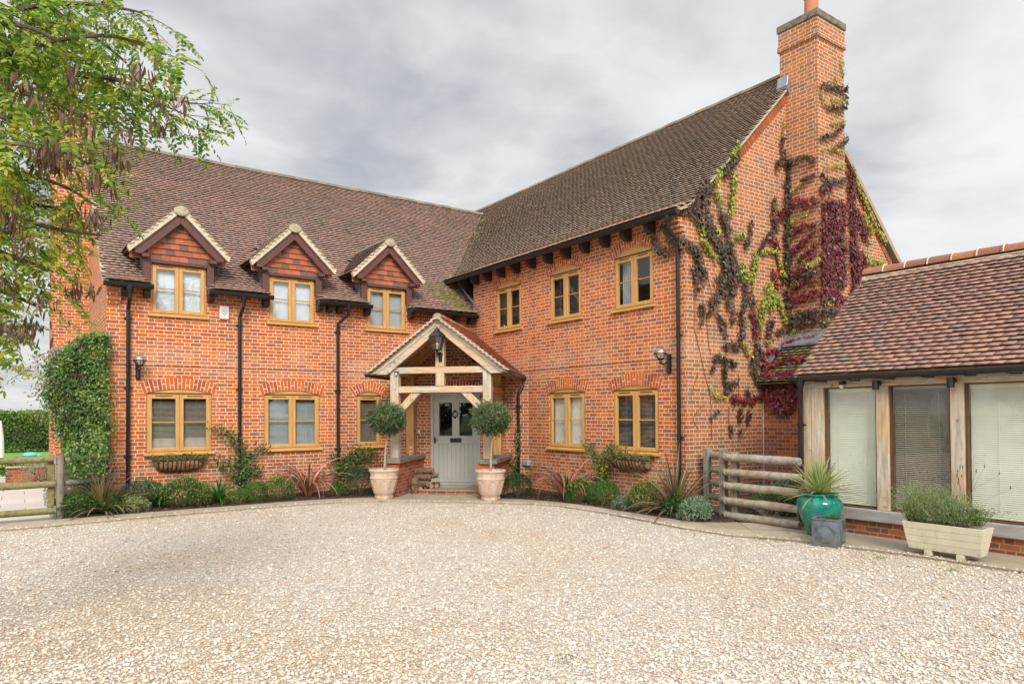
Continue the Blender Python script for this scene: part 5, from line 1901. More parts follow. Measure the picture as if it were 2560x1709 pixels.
b.box((-0.118, -2.49, 0.59), (-0.1105, -2.385, 0.69))
b.box((-0.118, -2.375, 0.59), (-0.1105, -2.27, 0.69))
b.build('cover', M['grey_plastic'], eb, bevel=0.004)
b = MB(MD)
b.box((-1.005, -1.725, 1.33), (-0.955, -1.698, 1.42))
tag(b.build('door_bell', M['white'], bevel=0.006), 'small pale bell push on the brick beside the front door', 'door bell')


# ------------------------------------------------------------------ pots, planters, logs
def pot_round(u, label):
    c = MD @ Vector((u, -3.92, 0.032))
    t = thing('terracotta_pot', tuple(c), label, 'plant pot', 'terracotta pots by the porch')
    b = MB(MD)
    prof = [(0.195, 0.0), (0.20, 0.05), (0.185, 0.075), (0.195, 0.09), (0.235, 0.22), (0.265, 0.34), (0.28, 0.41), (0.283, 0.42), (0.295, 0.43), (0.295, 0.455), (0.283, 0.465), (0.287, 0.53), (0.292, 0.56), (0.312, 0.575), (0.318, 0.60), (0.305, 0.618), (0.27, 0.612), (0.262, 0.56)]
    wob = lambda a, z: 1 + (0.018 * abs(math.sin(a * 5)) ** 0.5 - 0.009 if 0.10 < z < 0.42 else 0)
    b.lathe(prof, (u, -3.92, 0.032), 60, wob=wob)
    b.build('body', M['terracotta'], t, smooth=True)
    b = MB(MD)
    for k in range(10):                              # moulded arches round the body
        a0 = math.pi * 2 * k / 10
        pts = []
        for i in range(9):
            s_ = -0.26 + 0.52 * i / 8
            z = 0.40 - 0.05 * (abs(s_) / 0.26) ** 2.2
            pts.append((s_, z))
        pts = [(-0.26, 0.12)] + pts + [(0.26, 0.12)]
        P3 = []
        for s_, z in pts:
            r = np.interp(z, [p[1] for p in prof[:12]], [p[0] for p in prof[:12]]) + 0.004
            P3.append((u + r * math.cos(a0 + s_), -3.92 + r * math.sin(a0 + s_), z + 0.032))
        b.tube(P3, 0.0075, 5)
    b.build('moulding', M['terracotta'], t, smooth=True)
    b = MB(MD)
    b.lathe([(0.26, 0.0), (0.1, 0.015)], (u, -3.92, 0.585), 24, cap_top=True)
    b.build('soil', M['potsoil'], t)
    return t


pot_round(-1.065, 'whitewashed terracotta pot with an olive tree, left of the front door')
pot_round(1.225, 'whitewashed terracotta pot with an olive tree, right of the front door')

tp = thing('teal_pot', (-0.40, -9.93, 0.03), 'big teal glazed pot holding the yucca', 'plant pot')
b = MB()
wob = lambda a, z: 1 + 0.02 * math.cos(10 * a) * (1 if 0.1 < z < 0.42 else 0.2)
b.lathe([(0.155, 0.0), (0.17, 0.01), (0.21, 0.12), (0.27, 0.28), (0.308, 0.42), (0.31, 0.47), (0.285, 0.52), (0.245, 0.548), (0.235, 0.56), (0.25, 0.575), (0.262, 0.59), (0.25, 0.60), (0.22, 0.595), (0.21, 0.54)], (-0.40, -9.93, 0.03), 40, wob=wob)
b.build('body', M['teal'], tp, smooth=True)
b = MB()
b.lathe([(0.22, 0.0), (0.1, 0.01)], (-0.40, -9.93, 0.575), 20, cap_top=True)
b.build('soil', M['potsoil'], tp)

q0 = Vector((-1.02, -10.506, 0))
MLd = Matrix.Translation((-0.885, -10.345, 0.0)) @ Matrix.Rotation(rad(-72.5), 4, 'Z')
ld = thing('lead_planter', (-0.885, -10.345, 0.0), 'square dull grey lead planter with raised octagon panels', 'planter')
b = MB(MLd)
hw, hd, h = 0.175, 0.175, 0.355
b.box((-hw, -hd, 0.0), (hw, hd, 0.02))
b.box((-hw, -hd, 0.02), (-hw + 0.014, hd, h))
b.box((hw - 0.014, -hd, 0.02), (hw, hd, h))
b.box((-hw + 0.014, -hd, 0.02), (hw - 0.014, -hd + 0.014, h))
b.box((-hw + 0.014, hd - 0.014, 0.02), (hw - 0.014, hd, h))
b.build('body', M['leadbox'], ld, bevel=0.003)
b = MB(MLd)
for (x0_, x1_, y0_, y1_) in ((-hw - 0.008, hw + 0.008, -hd - 0.008, -hd + 0.02), (-hw - 0.008, hw + 0.008, hd - 0.02, hd + 0.008), (-hw - 0.008, -hw + 0.02, -hd + 0.0205, hd - 0.0205), (hw - 0.02, hw + 0.008, -hd + 0.0205, hd - 0.0205)):
    b.box((x0_, y0_, h - 0.002), (x1_, y1_, h + 0.014))
b.build('rim', M['leadbox'], ld, bevel=0.004)
b = MB(MLd)
oc = [(0.11, 0.05), (0.05, 0.11), (-0.05, 0.11), (-0.11, 0.05), (-0.11, -0.05), (-0.05, -0.11), (0.05, -0.11), (0.11, -0.05), (0.11, 0.05)]
b.tube([(p[0], -hd - 0.001, 0.175 + p[1]) for p in oc], 0.0065, 6)
b.tube([(-hw - 0.001, p[0], 0.175 + p[1]) for p in oc], 0.0065, 6)
b.tube([(hw + 0.001, p[0], 0.175 + p[1]) for p in oc], 0.0065, 6)
b.build('moulding', M['leadbox'], ld, smooth=True)
b = MB(MLd)
b.box((-hw + 0.015, -hd + 0.015, 0.02), (hw - 0.015, hd - 0.015, 0.29))
b.build('soil', M['potsoil'], ld)

tr = thing('wooden_trough', (-0.62, -11.68, 0.03), 'cream painted wooden trough planter on two bearers', 'planter')
MT = Matrix.Translation((-0.60, -11.69, 0.03)) @ Matrix.Rotation(-math.pi / 2, 4, 'Z')     # local x = -y
b = MB(MT)
zb, zt = 0.065, 0.40
lb, lt_ = 0.40, 0.455
db, dt = 0.095, 0.15
for k in range(4):
    za, zc_ = zb + (zt - zb) * k / 4 + 0.0015, zb + (zt - zb) * (k + 1) / 4 - 0.0015
    fa, fc = (za - zb) / (zt - zb), (zc_ - zb) / (zt - zb)
    la_, lc_ = lb + (lt_ - lb) * fa, lb + (lt_ - lb) * fc
    da, dc = db + (dt - db) * fa, db + (dt - db) * fc
    for s in (-1, 1):
        y0_, y1_ = s * da, s * dc
        ins = -s * 0.02
        b.add([(-la_, y0_, za), (la_, y0_, za), (lc_, y1_, zc_), (-lc_, y1_, zc_), (-la_, y0_ + ins, za), (la_, y0_ + ins, za), (lc_, y1_ + ins, zc_), (-lc_, y1_ + ins, zc_)],
              [(0, 1, 2, 3), (7, 6, 5, 4), (0, 4, 5, 1), (3, 2, 6, 7), (1, 5, 6, 2), (0, 3, 7, 4)])
        x0_, x1_ = s * la_, s * lc_
        b.add([(x0_, -da + .02, za), (x0_, da - .02, za), (x1_, dc - .02, zc_), (x1_, -dc + .02, zc_), (x0_ + ins, -da + .02, za), (x0_ + ins, da - .02, za), (x1_ + ins, dc - .02, zc_), (x1_ + ins, -dc + .02, zc_)],
              [(0, 1, 2, 3), (7, 6, 5, 4), (0, 4, 5, 1), (3, 2, 6, 7), (1, 5, 6, 2), (0, 3, 7, 4)])
b.box((-lb + 0.02, -db + 0.02, zb + 0.002), (lb - 0.02, db - 0.02, zb + 0.02))
b.build('body', M['cream_paint'], tr, bevel=0.0025)
for x in (-0.17, 0.19):
    b = MB(MT)
    b.box((x - 0.04, -0.12, 0.0), (x + 0.04, 0.12, 0.064))
    b.build('bearer', M['cream_paint'], tr, bevel=0.004)
b = MB(MT)
b.box((-lb - 0.01, -0.115, 0.2), (lb + 0.01, 0.115, 0.355))
b.build('soil', M['potsoil'], tr)

# split logs stacked by the door
LOGS = [(-0.70, -2.98, 0.03, 0.085, 'v', 0.33), (-0.60, -2.86, 0.115, 0.06, 'h', 0.30), (-0.50, -2.78, 0.17, 0.05, 'h', 0.34), (-0.63, -2.76, 0.22, 0.075, 'x', 0.36), (-0.60, -2.72, 0.37, 0.075, 'x', 0.34),
        (-0.49, -2.70, 0.29, 0.055, 'h', 0.36), (-0.40, -2.66, 0.165, 0.058, 'h', 0.36), (-0.31, -2.55, 0.165, 0.055, 'h', 0.3), (-0.56, -2.64, 0.50, 0.07, 'x', 0.42), (-0.42, -2.62, 0.40, 0.06, 'x', 0.34)]
LL = ['upright log standing in front of the firewood stack', 'small log end just behind the upright log', 'log end at the foot of the stack in the middle', 'thick log lying across the lower stack', 'thick dark log across the middle of the stack',
      'small round log end in the middle of the firewood stack', 'round log end third along the foot of the stack', 'log end of the stack nearest the front door', 'long log lying on top of the firewood stack', 'log under the top one, its end facing out']
for (u, mm, z, r, o_, ln), lb_ in zip(LOGS, LL):
    b = MB(MD)
    if o_ == 'v':
        a_, c_ = (u, mm, z), (u + 0.01, mm, z + ln)
    elif o_ == 'h':
        a_, c_ = (u, mm, z), (u - 0.05, mm + ln, z + 0.01)
    else:
        a_, c_ = (u - ln / 2, mm + 0.05, z - 0.01), (u + ln / 2, mm - 0.02, z + 0.01)
    log(b, a_, c_, r, 12, 0.004)
    lg_ = b.build('firewood_log', M['log_bark'], smooth=True)
    tag(lg_, lb_, 'log', 'firewood stacked by the front door')
    b = MB(MD)
    A_, C_ = Vector(a_), Vector(c_)
    d_ = (C_ - A_).normalized()
    for e_, s_ in ((A_, -1), (C_, 1)):
        b.tube([e_ - d_ * s_ * 0.004, e_ + d_ * s_ * 0.006], r * 0.86, 12)
    b.build('cut_end', M['log_end'], lg_)
b = MB(MD)
b.lathe([(0.05, 0.0), (0.055, 0.03), (0.05, 0.09), (0.035, 0.13), (0.03, 0.145)], (-0.945, -2.45, 0.839), 14)
b.ball((-0.945, -2.46, 0.839 + 0.175), 0.042, 12, 8, (0.95, 1.05, 0.95))
for s in (-1, 1):
    b.lathe([(0.014, 0.0), (0.002, 0.035)], (-0.945 + s * 0.024, -2.455, 0.839 + 0.205), 6)
b.tube([(-0.965, -2.50, 0.85), (-0.96, -2.495, 0.93)], 0.015, 8)
b.tube([(-0.925, -2.50, 0.85), (-0.93, -2.495, 0.93)], 0.015, 8)
tag(b.build('cat_ornament', M['figurine'], smooth=True), 'small clay sitting cat ornament on the left porch coping', 'ornament')


# wall baskets of coir and iron
def basket(M_, x0, x1, label):
    t = thing('wall_basket', tuple(M_ @ Vector(((x0 + x1) / 2, 0, 0.70))), label, 'hanging basket', 'iron wall baskets under the windows')
    zt, zb = 0.90, 0.675
    n = 12
    xm, hw = (x0 + x1) / 2, (x1 - x0) / 2
    b = MB(M_)
    rows = []
    K, J = 24, 7
    for i in range(K + 1):
        f = -1 + 2 * i / K
        e = (1 - abs(f) ** 4) ** 0.5 if abs(f) < 1 else 0
        row = []
        for j in range(J + 1):
            a = (math.pi / 2) * j / J
            d_ = 0.21 * math.cos(a) * (0.35 + 0.65 * e)
            z = zt - 0.02 - (zt - zb) * math.sin(a) * (0.35 + 0.65 * e)
            bulge = 1 + 0.05 * math.sin(i * math.pi * 0.93)
            row.append((xm + f * hw * (1 - 0.06 * (j / J)), -d_ * bulge - 0.006, z + 0.006 * math.sin(i * 2.3 + j)))
        rows.append(row)
    vs = [p for r in rows for p in r]
    fs = [(i * (J + 1) + j, (i + 1) * (J + 1) + j, (i + 1) * (J + 1) + j + 1, i * (J + 1) + j + 1) for i in range(K) for j in range(J)]
    b.add(vs, fs)
    b.build('liner', M['coir'], t, smooth=True)
    b = MB(M_)
    b.tube([(x0, -0.01, zt)] + [(xm + hw * math.sin(s_), -0.22 * (math.cos(s_) ** 0.5), zt) for s_ in [(-1 + 2 * k / 16) * math.pi / 2 * 0.985 for k in range(17)]] + [(x1, -0.01, zt)], 0.009, 6)
    for k in range(1, n):
        f = -1 + 2 * k / n
        e = (1 - abs(f) ** 4) ** 0.5
        pts = [(xm + f * hw * 0.99, -0.225 * math.cos(a) * (0.35 + 0.65 * e) - 0.009, zt - (zt - zb + 0.012) * math.sin(a) * (0.4 + 0.6 * e)) for a in [math.pi / 2 * j / 7 for j in range(8)]]
        b.tube(pts, 0.0075, 5)
    b.build('frame', M['iron'], t, smooth=True)
    b = MB(M_)
    b.box((x0 + 0.05, -0.19, zt - 0.06), (x1 - 0.05, -0.012, zt - 0.03))
    b.build('soil', M['potsoil'], t)
    return t


bkA = basket(MA, -7.62, -6.64, 'coir lined iron wall basket under the dormered wing window')
bkB = basket(MBm, 5.30, 6.35, 'coir lined iron wall basket under the window beside the gable corner')
# dark pots behind the log gate
for (x, y, z, r, h, lb_) in ((0.95, -8.55, 0.03, 0.18, 0.52, 'black plastic pot of white edged leaves behind the log gate'),):
    t = thing('black_pot', (x, y, z), lb_, 'plant pot')
    b = MB()
    b.lathe([(r * 0.75, 0), (r, h), (r * 1.05, h + 0.02), (r * 0.9, h + 0.01)], (x, y, z), 20, cap_top=True)
    b.build('body', M['plastic_black'], t, smooth=True)
CREEPER = [('G','d',0.12,[(1.49,-7.19,6.73),(1.21,-7.19,6.50),(0.99,-7.19,6.32)]),
 ('G','g',0.07,[(1.54,-7.19,7.02),(1.32,-7.19,6.76),(1.21,-7.19,6.67)]),
 ('G','d',0.11,[(0.53,-7.19,6.09),(0.32,-7.19,5.83),(0.17,-7.19,5.57),(-0.03,-7.19,5.41)]),
 ('G','d',0.15,[(0.63,-7.19,6.01),(0.47,-7.19,5.69),(0.57,-7.19,5.34),(0.77,-7.19,5.10),(1.02,-7.19,4.80),(1.12,-7.19,4.31)]),
 ('G','d',0.11,[(0.93,-7.19,5.60),(1.08,-7.19,5.35),(1.19,-7.19,4.96),(1.29,-7.19,4.56),(1.34,-7.19,4.33)]),
 ('G','d',0.13,[(0.17,-7.19,5.50),(0.41,-7.19,5.28),(0.71,-7.19,5.06)]),
 ('G','d',0.1,[(-0.18,-7.19,4.90),(0.16,-7.19,4.78),(0.30,-7.19,4.61),(0.40,-7.19,4.26)]),
 ('G','g',0.06,[(0.94,-7.19,6.38),(0.78,-7.19,6.01),(0.93,-7.19,5.77)]),
 ('G','g',0.09,[(1.32,-7.19,6.42),(1.31,-7.19,6.00),(1.20,-7.19,5.57)]),
 ('G','g',0.06,[(0.36,-7.19,5.34),(0.46,-7.19,4.92),(0.76,-7.19,4.70)]),
 ('G','g',0.05,[(0.77,-7.19,5.24),(0.82,-7.19,5.04)]),
 ('G','g',0.05,[(1.40,-7.19,5.16),(1.68,-7.19,5.30)]),
 ('G','d',0.05,[(1.86,-7.19,5.57),(1.79,-7.19,5.21),(1.68,-7.19,5.02)]),
 ('G','d',0.05,[(2.63,-7.19,6.13),(2.59,-7.19,5.73),(2.68,-7.19,5.45)]),
 ('G','y',0.03,[(2.75,-7.19,6.04),(2.84,-7.19,5.88)]),
 ('G','d',0.025,[(3.06,-7.19,7.43),(2.90,-7.19,7.36),(2.98,-7.19,7.08),(3.08,-7.19,6.95)]),
 ('G','y',0.02,[(3.06,-7.19,7.88),(2.96,-7.19,7.48)]),
 ('G','d',0.02,[(3.08,-7.19,6.95),(2.77,-7.19,6.89),(2.73,-7.19,6.70)]),
 ('G','d',0.1,[(3.13,-7.19,6.96),(3.12,-7.19,6.63),(3.08,-7.19,6.25),(3.09,-7.19,5.88),(3.04,-7.19,5.50),(3.04,-7.19,5.13),(3.03,-7.19,4.51)]),
 ('G','p',0.1,[(2.68,-7.19,5.63),(2.93,-7.19,5.93),(3.06,-7.19,6.06)]),
 ('G','r',0.08,[(2.43,-7.19,5.34),(2.67,-7.19,5.23),(2.73,-7.19,5.02)]),
 ('G','d',0.05,[(2.56,-7.19,5.47),(2.25,-7.19,5.17),(2.08,-7.19,4.93)]),
 ('G','y',0.04,[(2.19,-7.19,4.99),(2.67,-7.19,5.08)]),
 ('G','y',0.04,[(2.73,-7.19,5.09),(2.90,-7.19,4.50)]),
 ('G','g',0.06,[(1.51,-7.19,4.65),(1.61,-7.19,4.36)]),
 ('G','g',0.06,[(1.96,-7.19,4.81),(1.89,-7.19,4.39)]),
 ('G','p',0.2,[(5.57,-7.19,7.26),(5.57,-7.19,7.10),(5.59,-7.19,6.69),(5.61,-7.19,6.29),(5.68,-7.19,5.89),(5.71,-7.19,5.49),(5.77,-7.19,4.80)]),
 ('G','y',0.08,[(5.58,-7.19,7.38),(5.91,-7.19,6.92),(6.26,-7.19,6.56),(6.65,-7.19,6.16),(7.06,-7.19,5.88)]),
 ('G','p',0.15,[(5.74,-7.19,6.39),(6.01,-7.19,6.14),(6.24,-7.19,5.76)]),
 ('G','y',0.07,[(6.09,-7.19,6.37),(6.49,-7.19,6.01)]),
 ('G','y',0.05,[(5.99,-7.19,5.44),(6.63,-7.19,5.31),(7.09,-7.19,5.32)]),
 ('G','p',0.12,[(5.83,-7.19,5.30),(6.22,-7.19,4.97)]),
 ('B','d',0.07,[(-0.02,-6.67,5.26),(-0.02,-6.84,5.09),(-0.02,-6.91,4.85)]),
 ('B','d',0.06,[(-0.02,-6.54,4.86),(-0.02,-6.75,4.75),(-0.02,-6.91,4.78)]),
 ('B','g',0.05,[(-0.02,-6.27,5.46),(-0.02,-6.45,5.11)]),
 ('B','d',0.05,[(-0.02,-6.42,5.12),(-0.02,-6.60,4.84)]),
 ('L','d',0.05,[(3.14,-7.20,6.94),(3.14,-7.47,6.95),(3.14,-7.67,6.91),(3.14,-7.86,6.78)]),
 ('L','y',0.025,[(3.14,-7.30,6.34),(3.14,-7.54,6.42)]),
 ('L','d',0.03,[(3.14,-7.51,6.50),(3.14,-7.82,6.53)]),
 ('L','p',0.1,[(3.14,-7.22,5.96),(3.14,-7.38,6.10),(3.14,-7.66,5.99),(3.14,-7.85,6.02)]),
 ('L','y',0.035,[(3.14,-7.21,5.70),(3.14,-7.46,5.75),(3.14,-7.69,5.80)]),
 ('L','p',0.07,[(3.14,-7.25,5.43),(3.14,-7.53,5.55),(3.14,-7.84,5.52)]),
 ('L','p',0.06,[(3.14,-7.29,5.05),(3.14,-7.53,5.22),(3.14,-7.80,5.38)]),
 ('L','p',0.08,[(3.14,-7.28,4.61),(3.14,-7.60,4.70),(3.14,-7.83,4.95)]),
 ('F','d',0.04,[(3.19,-7.89,8.34),(3.64,-7.89,8.39),(4.12,-7.89,8.45)]),
 ('F','y',0.025,[(3.96,-7.89,9.03),(4.09,-7.89,8.74)]),
 ('F','y',0.02,[(3.71,-7.89,8.63),(3.91,-7.89,8.46)]),
 ('F','y',0.025,[(3.19,-7.89,8.20),(3.37,-7.89,7.99),(3.90,-7.89,8.00)]),
 ('F','d',0.025,[(3.50,-7.89,7.95),(4.11,-7.89,8.07)]),
 ('F','y',0.02,[(3.57,-7.89,8.12),(4.11,-7.89,8.22)]),
 ('F','d',0.025,[(4.11,-7.89,8.56),(4.11,-7.89,8.11)]),
 ('F','y',0.02,[(3.56,-7.89,7.64),(4.10,-7.89,7.81)]),
 ('F','d',0.03,[(3.17,-7.89,7.26),(3.62,-7.89,7.42),(4.03,-7.89,7.72)]),
 ('F','y',0.025,[(3.22,-7.89,7.02),(3.61,-7.89,7.14),(4.08,-7.89,7.13)]),
 ('F','d',0.03,[(3.61,-7.89,7.14),(4.08,-7.89,7.39),(4.09,-7.89,7.51)]),
 ('F','y',0.025,[(3.41,-7.89,6.72),(4.08,-7.89,6.91)]),
 ('F','d',0.045,[(3.16,-7.89,6.58),(3.40,-7.89,6.45),(4.07,-7.89,6.56)]),
 ('F','d',0.03,[(3.15,-7.89,6.26),(3.46,-7.89,6.42)]),
 ('F','p',0.05,[(3.17,-7.89,6.15),(3.60,-7.89,6.38)]),
 ('F','p',0.17,[(3.16,-7.89,5.94),(4.06,-7.89,6.02)]),
 ('F','p',0.2,[(3.22,-7.89,5.70),(4.05,-7.89,5.79)]),
 ('F','p',0.18,[(3.15,-7.89,5.44),(4.05,-7.89,5.61)]),
 ('F','p',0.15,[(3.15,-7.89,5.22),(4.04,-7.89,5.39)]),
 ('F','p',0.12,[(3.21,-7.89,4.98),(4.04,-7.89,5.16)]),
 ('F','p',0.11,[(3.14,-7.89,4.72),(4.03,-7.89,4.94)]),
 ('F','p',0.11,[(3.13,-7.89,4.47),(4.03,-7.89,4.72)]),
 ('G','d',0.11,[(0.84,-7.19,4.98),(0.95,-7.19,4.80),(1.06,-7.19,4.58),(1.13,-7.19,4.39)]),
 ('G','d',0.13,[(0.83,-7.19,4.33),(1.13,-7.19,4.27),(1.44,-7.19,4.38)]),
 ('G','d',0.13,[(0.82,-7.19,4.12),(1.05,-7.19,4.09),(1.36,-7.19,4.17)]),
 ('G','d',0.09,[(0.75,-7.19,3.97),(0.78,-7.19,3.83)]),
 ('G','d',0.09,[(1.12,-7.19,3.95),(1.20,-7.19,3.84)]),
 ('G','d',0.07,[(1.22,-7.19,4.94),(1.36,-7.19,4.61),(1.44,-7.19,4.38)]),
 ('G','d',0.09,[(0.22,-7.19,4.80),(0.29,-7.19,4.60)]),
 ('G','d',0.08,[(0.15,-7.19,4.47),(0.21,-7.19,4.20)]),
 ('G','d',0.05,[(0.39,-7.19,4.45),(0.50,-7.19,4.27)]),
 ('G','d',0.04,[(0.19,-7.19,4.05),(0.25,-7.19,4.03)]),
 ('G','d',0.06,[(0.35,-7.19,3.79),(0.38,-7.19,3.56)]),
 ('G','d',0.045,[(0.60,-7.19,3.88),(0.64,-7.19,3.72),(0.53,-7.19,3.62)]),
 ('G','d',0.03,[(0.31,-7.19,3.46),(0.34,-7.19,3.42)]),
 ('G','d',0.07,[(0.82,-7.19,3.66),(0.93,-7.19,3.50),(1.00,-7.19,3.36)]),
 ('G','d',0.06,[(1.27,-7.19,3.77),(1.27,-7.19,3.53)]),
 ('G','d',0.05,[(1.02,-7.19,3.28),(1.05,-7.19,3.25)]),
 ('G','d',0.09,[(1.63,-7.19,4.30),(1.67,-7.19,4.00),(1.54,-7.19,3.74),(1.58,-7.19,3.45),(1.50,-7.19,3.20)]),
 ('G','d',0.09,[(1.83,-7.19,4.07),(1.91,-7.19,3.92)]),
 ('G','p',0.1,[(1.83,-7.19,3.82),(1.94,-7.19,3.58),(1.98,-7.19,3.28)]),
 ('G','d',0.12,[(1.98,-7.19,3.23),(2.06,-7.19,2.98),(1.89,-7.19,2.77),(1.97,-7.19,2.47)]),
 ('G','g',0.07,[(1.60,-7.19,4.69),(1.68,-7.19,4.45),(1.75,-7.19,4.38)]),
 ('G','g',0.05,[(2.01,-7.19,4.89),(1.98,-7.19,4.69),(1.92,-7.19,4.43)]),
 ('G','y',0.035,[(1.92,-7.19,4.40),(1.89,-7.19,4.12)]),
 ('G','g',0.13,[(2.46,-7.19,4.36),(2.37,-7.19,4.09),(2.20,-7.19,3.85),(2.11,-7.19,3.59)]),
 ('G','g',0.1,[(2.58,-7.19,4.24),(2.49,-7.19,3.87)]),
 ('G','g',0.05,[(2.67,-7.19,4.17),(2.84,-7.19,3.90),(3.00,-7.19,3.65)]),
 ('G','d',0.12,[(2.49,-7.19,3.69),(2.44,-7.19,3.51),(2.35,-7.19,3.27)]),
 ('G','d',0.05,[(2.65,-7.19,3.42),(2.99,-7.19,3.52)]),
 ('G','p',0.1,[(2.14,-7.19,2.98),(2.22,-7.19,2.73),(2.17,-7.19,2.48)]),
 ('G','d',0.07,[(0.96,-7.19,3.05),(1.26,-7.19,3.09),(1.49,-7.19,3.05)]),
 ('G','d',0.06,[(0.66,-7.19,2.82),(0.84,-7.19,2.85),(1.10,-7.19,2.77),(1.33,-7.19,2.73)]),
 ('G','d',0.05,[(0.99,-7.19,2.74),(1.00,-7.19,2.45),(1.13,-7.19,2.31),(1.41,-7.19,2.38)]),
 ('G','d',0.04,[(1.17,-7.19,2.31),(0.98,-7.19,2.18)]),
 ('G','d',0.035,[(0.69,-7.19,2.68),(0.65,-7.19,2.56)]),
 ('G','y',0.03,[(0.58,-7.19,2.25),(0.72,-7.19,2.13),(1.05,-7.19,2.08)]),
 ('G','r',0.05,[(1.17,-7.19,2.11),(1.56,-7.19,2.04),(2.04,-7.19,2.10),(2.21,-7.19,2.10)]),
 ('G','d',0.05,[(1.64,-7.19,2.24),(1.76,-7.19,2.10)]),
 ('G','d',0.03,[(1.28,-7.19,2.05),(1.32,-7.19,2.02)]),
 ('G','d',0.03,[(1.83,-7.19,2.01),(1.88,-7.19,1.98)]),
 ('G','d',0.04,[(1.44,-7.19,1.87),(1.43,-7.19,1.63)]),
 ('G','d',0.04,[(1.71,-7.19,1.82),(1.69,-7.19,1.60)]),
 ('G','d',0.02,[(1.43,-7.19,1.47),(1.44,-7.19,1.44)]),
 ('G','d',0.025,[(0.73,-7.19,1.84),(0.74,-7.19,1.80)]),
 ('G','d',0.025,[(0.62,-7.19,1.74),(0.63,-7.19,1.71)]),
 ('G','d',0.02,[(1.16,-7.19,1.56),(1.18,-7.19,1.39)]),
 ('G','y',0.03,[(2.15,-7.19,3.39),(2.17,-7.19,3.57)]),
 ('G','y',0.03,[(2.69,-7.19,5.03),(2.75,-7.19,4.83),(2.85,-7.19,4.61)]),
 ('G','y',0.03,[(2.95,-7.19,4.85),(2.99,-7.19,4.59)]),
 ('G','y',0.03,[(1.93,-7.19,4.93),(2.39,-7.19,5.02)]),
 ('G','r',0.05,[(2.55,-7.19,4.68),(2.67,-7.19,4.43),(2.63,-7.19,4.25)]),
 ('G','r',0.05,[(2.35,-7.19,2.99),(2.65,-7.19,3.08),(2.73,-7.19,2.96)]),
 ('G','y',0.04,[(1.57,-7.19,3.15),(1.77,-7.19,2.92)]),
 ('G','y',0.03,[(2.27,-7.19,3.24),(2.48,-7.19,3.08)]),
 ('G','d',0.09,[(2.94,-7.19,4.33),(3.04,-7.19,4.15),(3.02,-7.19,3.86)]),
 ('G','d',0.07,[(2.85,-7.19,4.45),(2.99,-7.19,4.65),(3.04,-7.19,5.00)]),
 ('L','p',0.07,[(3.14,-7.47,4.88),(3.14,-7.84,5.14)]),
 ('L','y',0.025,[(3.14,-7.49,4.72),(3.14,-7.64,4.87)]),
 ('L','d',0.07,[(3.14,-7.17,4.48),(3.14,-7.46,4.51),(3.14,-7.83,4.63)]),
 ('L','p',0.07,[(3.14,-7.29,4.28),(3.14,-7.52,4.40),(3.14,-7.84,4.46)]),
 ('L','r',0.11,[(3.14,-7.17,4.09),(3.14,-7.46,4.10),(3.14,-7.83,4.20)]),
 ('L','d',0.14,[(3.14,-7.17,3.72),(3.14,-7.40,3.74),(3.14,-7.83,3.79)]),
 ('L','d',0.12,[(3.14,-7.16,3.51),(3.14,-7.45,3.61),(3.14,-7.83,3.64)]),
 ('L','y',0.025,[(3.14,-7.29,4.39),(3.14,-7.49,4.43)]),
 ('L','d',0.09,[(3.14,-7.18,5.09),(3.14,-7.21,4.56)]),
 ('L','y',0.03,[(3.14,-7.19,3.35),(3.14,-7.39,3.48)]),
 ('F','p',0.1,[(3.13,-7.89,4.95),(4.03,-7.89,5.17)]),
 ('F','p',0.09,[(3.12,-7.89,4.75),(4.07,-7.89,4.81)]),
 ('F','p',0.09,[(3.12,-7.89,4.54),(4.01,-7.89,4.57)]),
 ('F','p',0.09,[(3.16,-7.89,4.35),(4.01,-7.89,4.41)]),
 ('F','r',0.09,[(3.11,-7.89,4.19),(3.81,-7.89,4.21)]),
 ('F','p',0.11,[(3.11,-7.89,4.04),(4.05,-7.89,4.10)]),
 ('F','d',0.12,[(3.10,-7.89,3.78),(3.75,-7.89,3.84)]),
 ('F','d',0.09,[(3.14,-7.89,3.58),(3.33,-7.89,3.55)]),
 ('F','y',0.05,[(3.33,-7.89,3.65),(3.37,-7.89,3.50)]),
 ('F','y',0.04,[(3.20,-7.89,4.00),(3.43,-7.89,3.99)]),
 ('F','y',0.03,[(2.59,-7.89,4.61),(3.13,-7.89,4.88)]),
 ('G','p',0.24,[(5.62,-7.19,5.53),(5.72,-7.19,5.13),(5.71,-7.19,4.75),(5.64,-7.19,4.42)]),
 ('G','y',0.06,[(6.11,-7.19,5.33),(6.39,-7.19,5.24)]),
 ('G','p',0.12,[(5.95,-7.19,5.45),(6.17,-7.19,5.18),(6.10,-7.19,4.94)]),
 ('R','r',0.07,[(2.39,-7.24,2.71),(2.50,-7.57,2.79),(2.53,-7.96,2.82)]),
 ('R','r',0.1,[(2.16,-7.37,2.52),(2.14,-7.74,2.50),(2.19,-7.98,2.54)]),
 ('R','p',0.08,[(2.07,-7.37,2.44),(2.07,-7.74,2.44),(2.09,-8.09,2.46)]),
 ('R','r',0.045,[(2.92,-7.18,3.15),(3.02,-7.52,3.23),(3.05,-7.86,3.25)]),
 ('R','y',0.03,[(3.00,-7.10,3.21),(2.90,-7.11,3.13)]),
 ('W','p',0.16,[(2.24,-7.26,2.30),(2.24,-7.62,2.24),(2.24,-8.00,2.27)]),
 ('W','r',0.17,[(2.24,-7.34,2.07),(2.24,-7.73,2.01),(2.24,-7.97,2.08)]),
 ('W','p',0.1,[(2.24,-7.45,1.89),(2.24,-7.67,1.84),(2.24,-7.86,1.89)])]
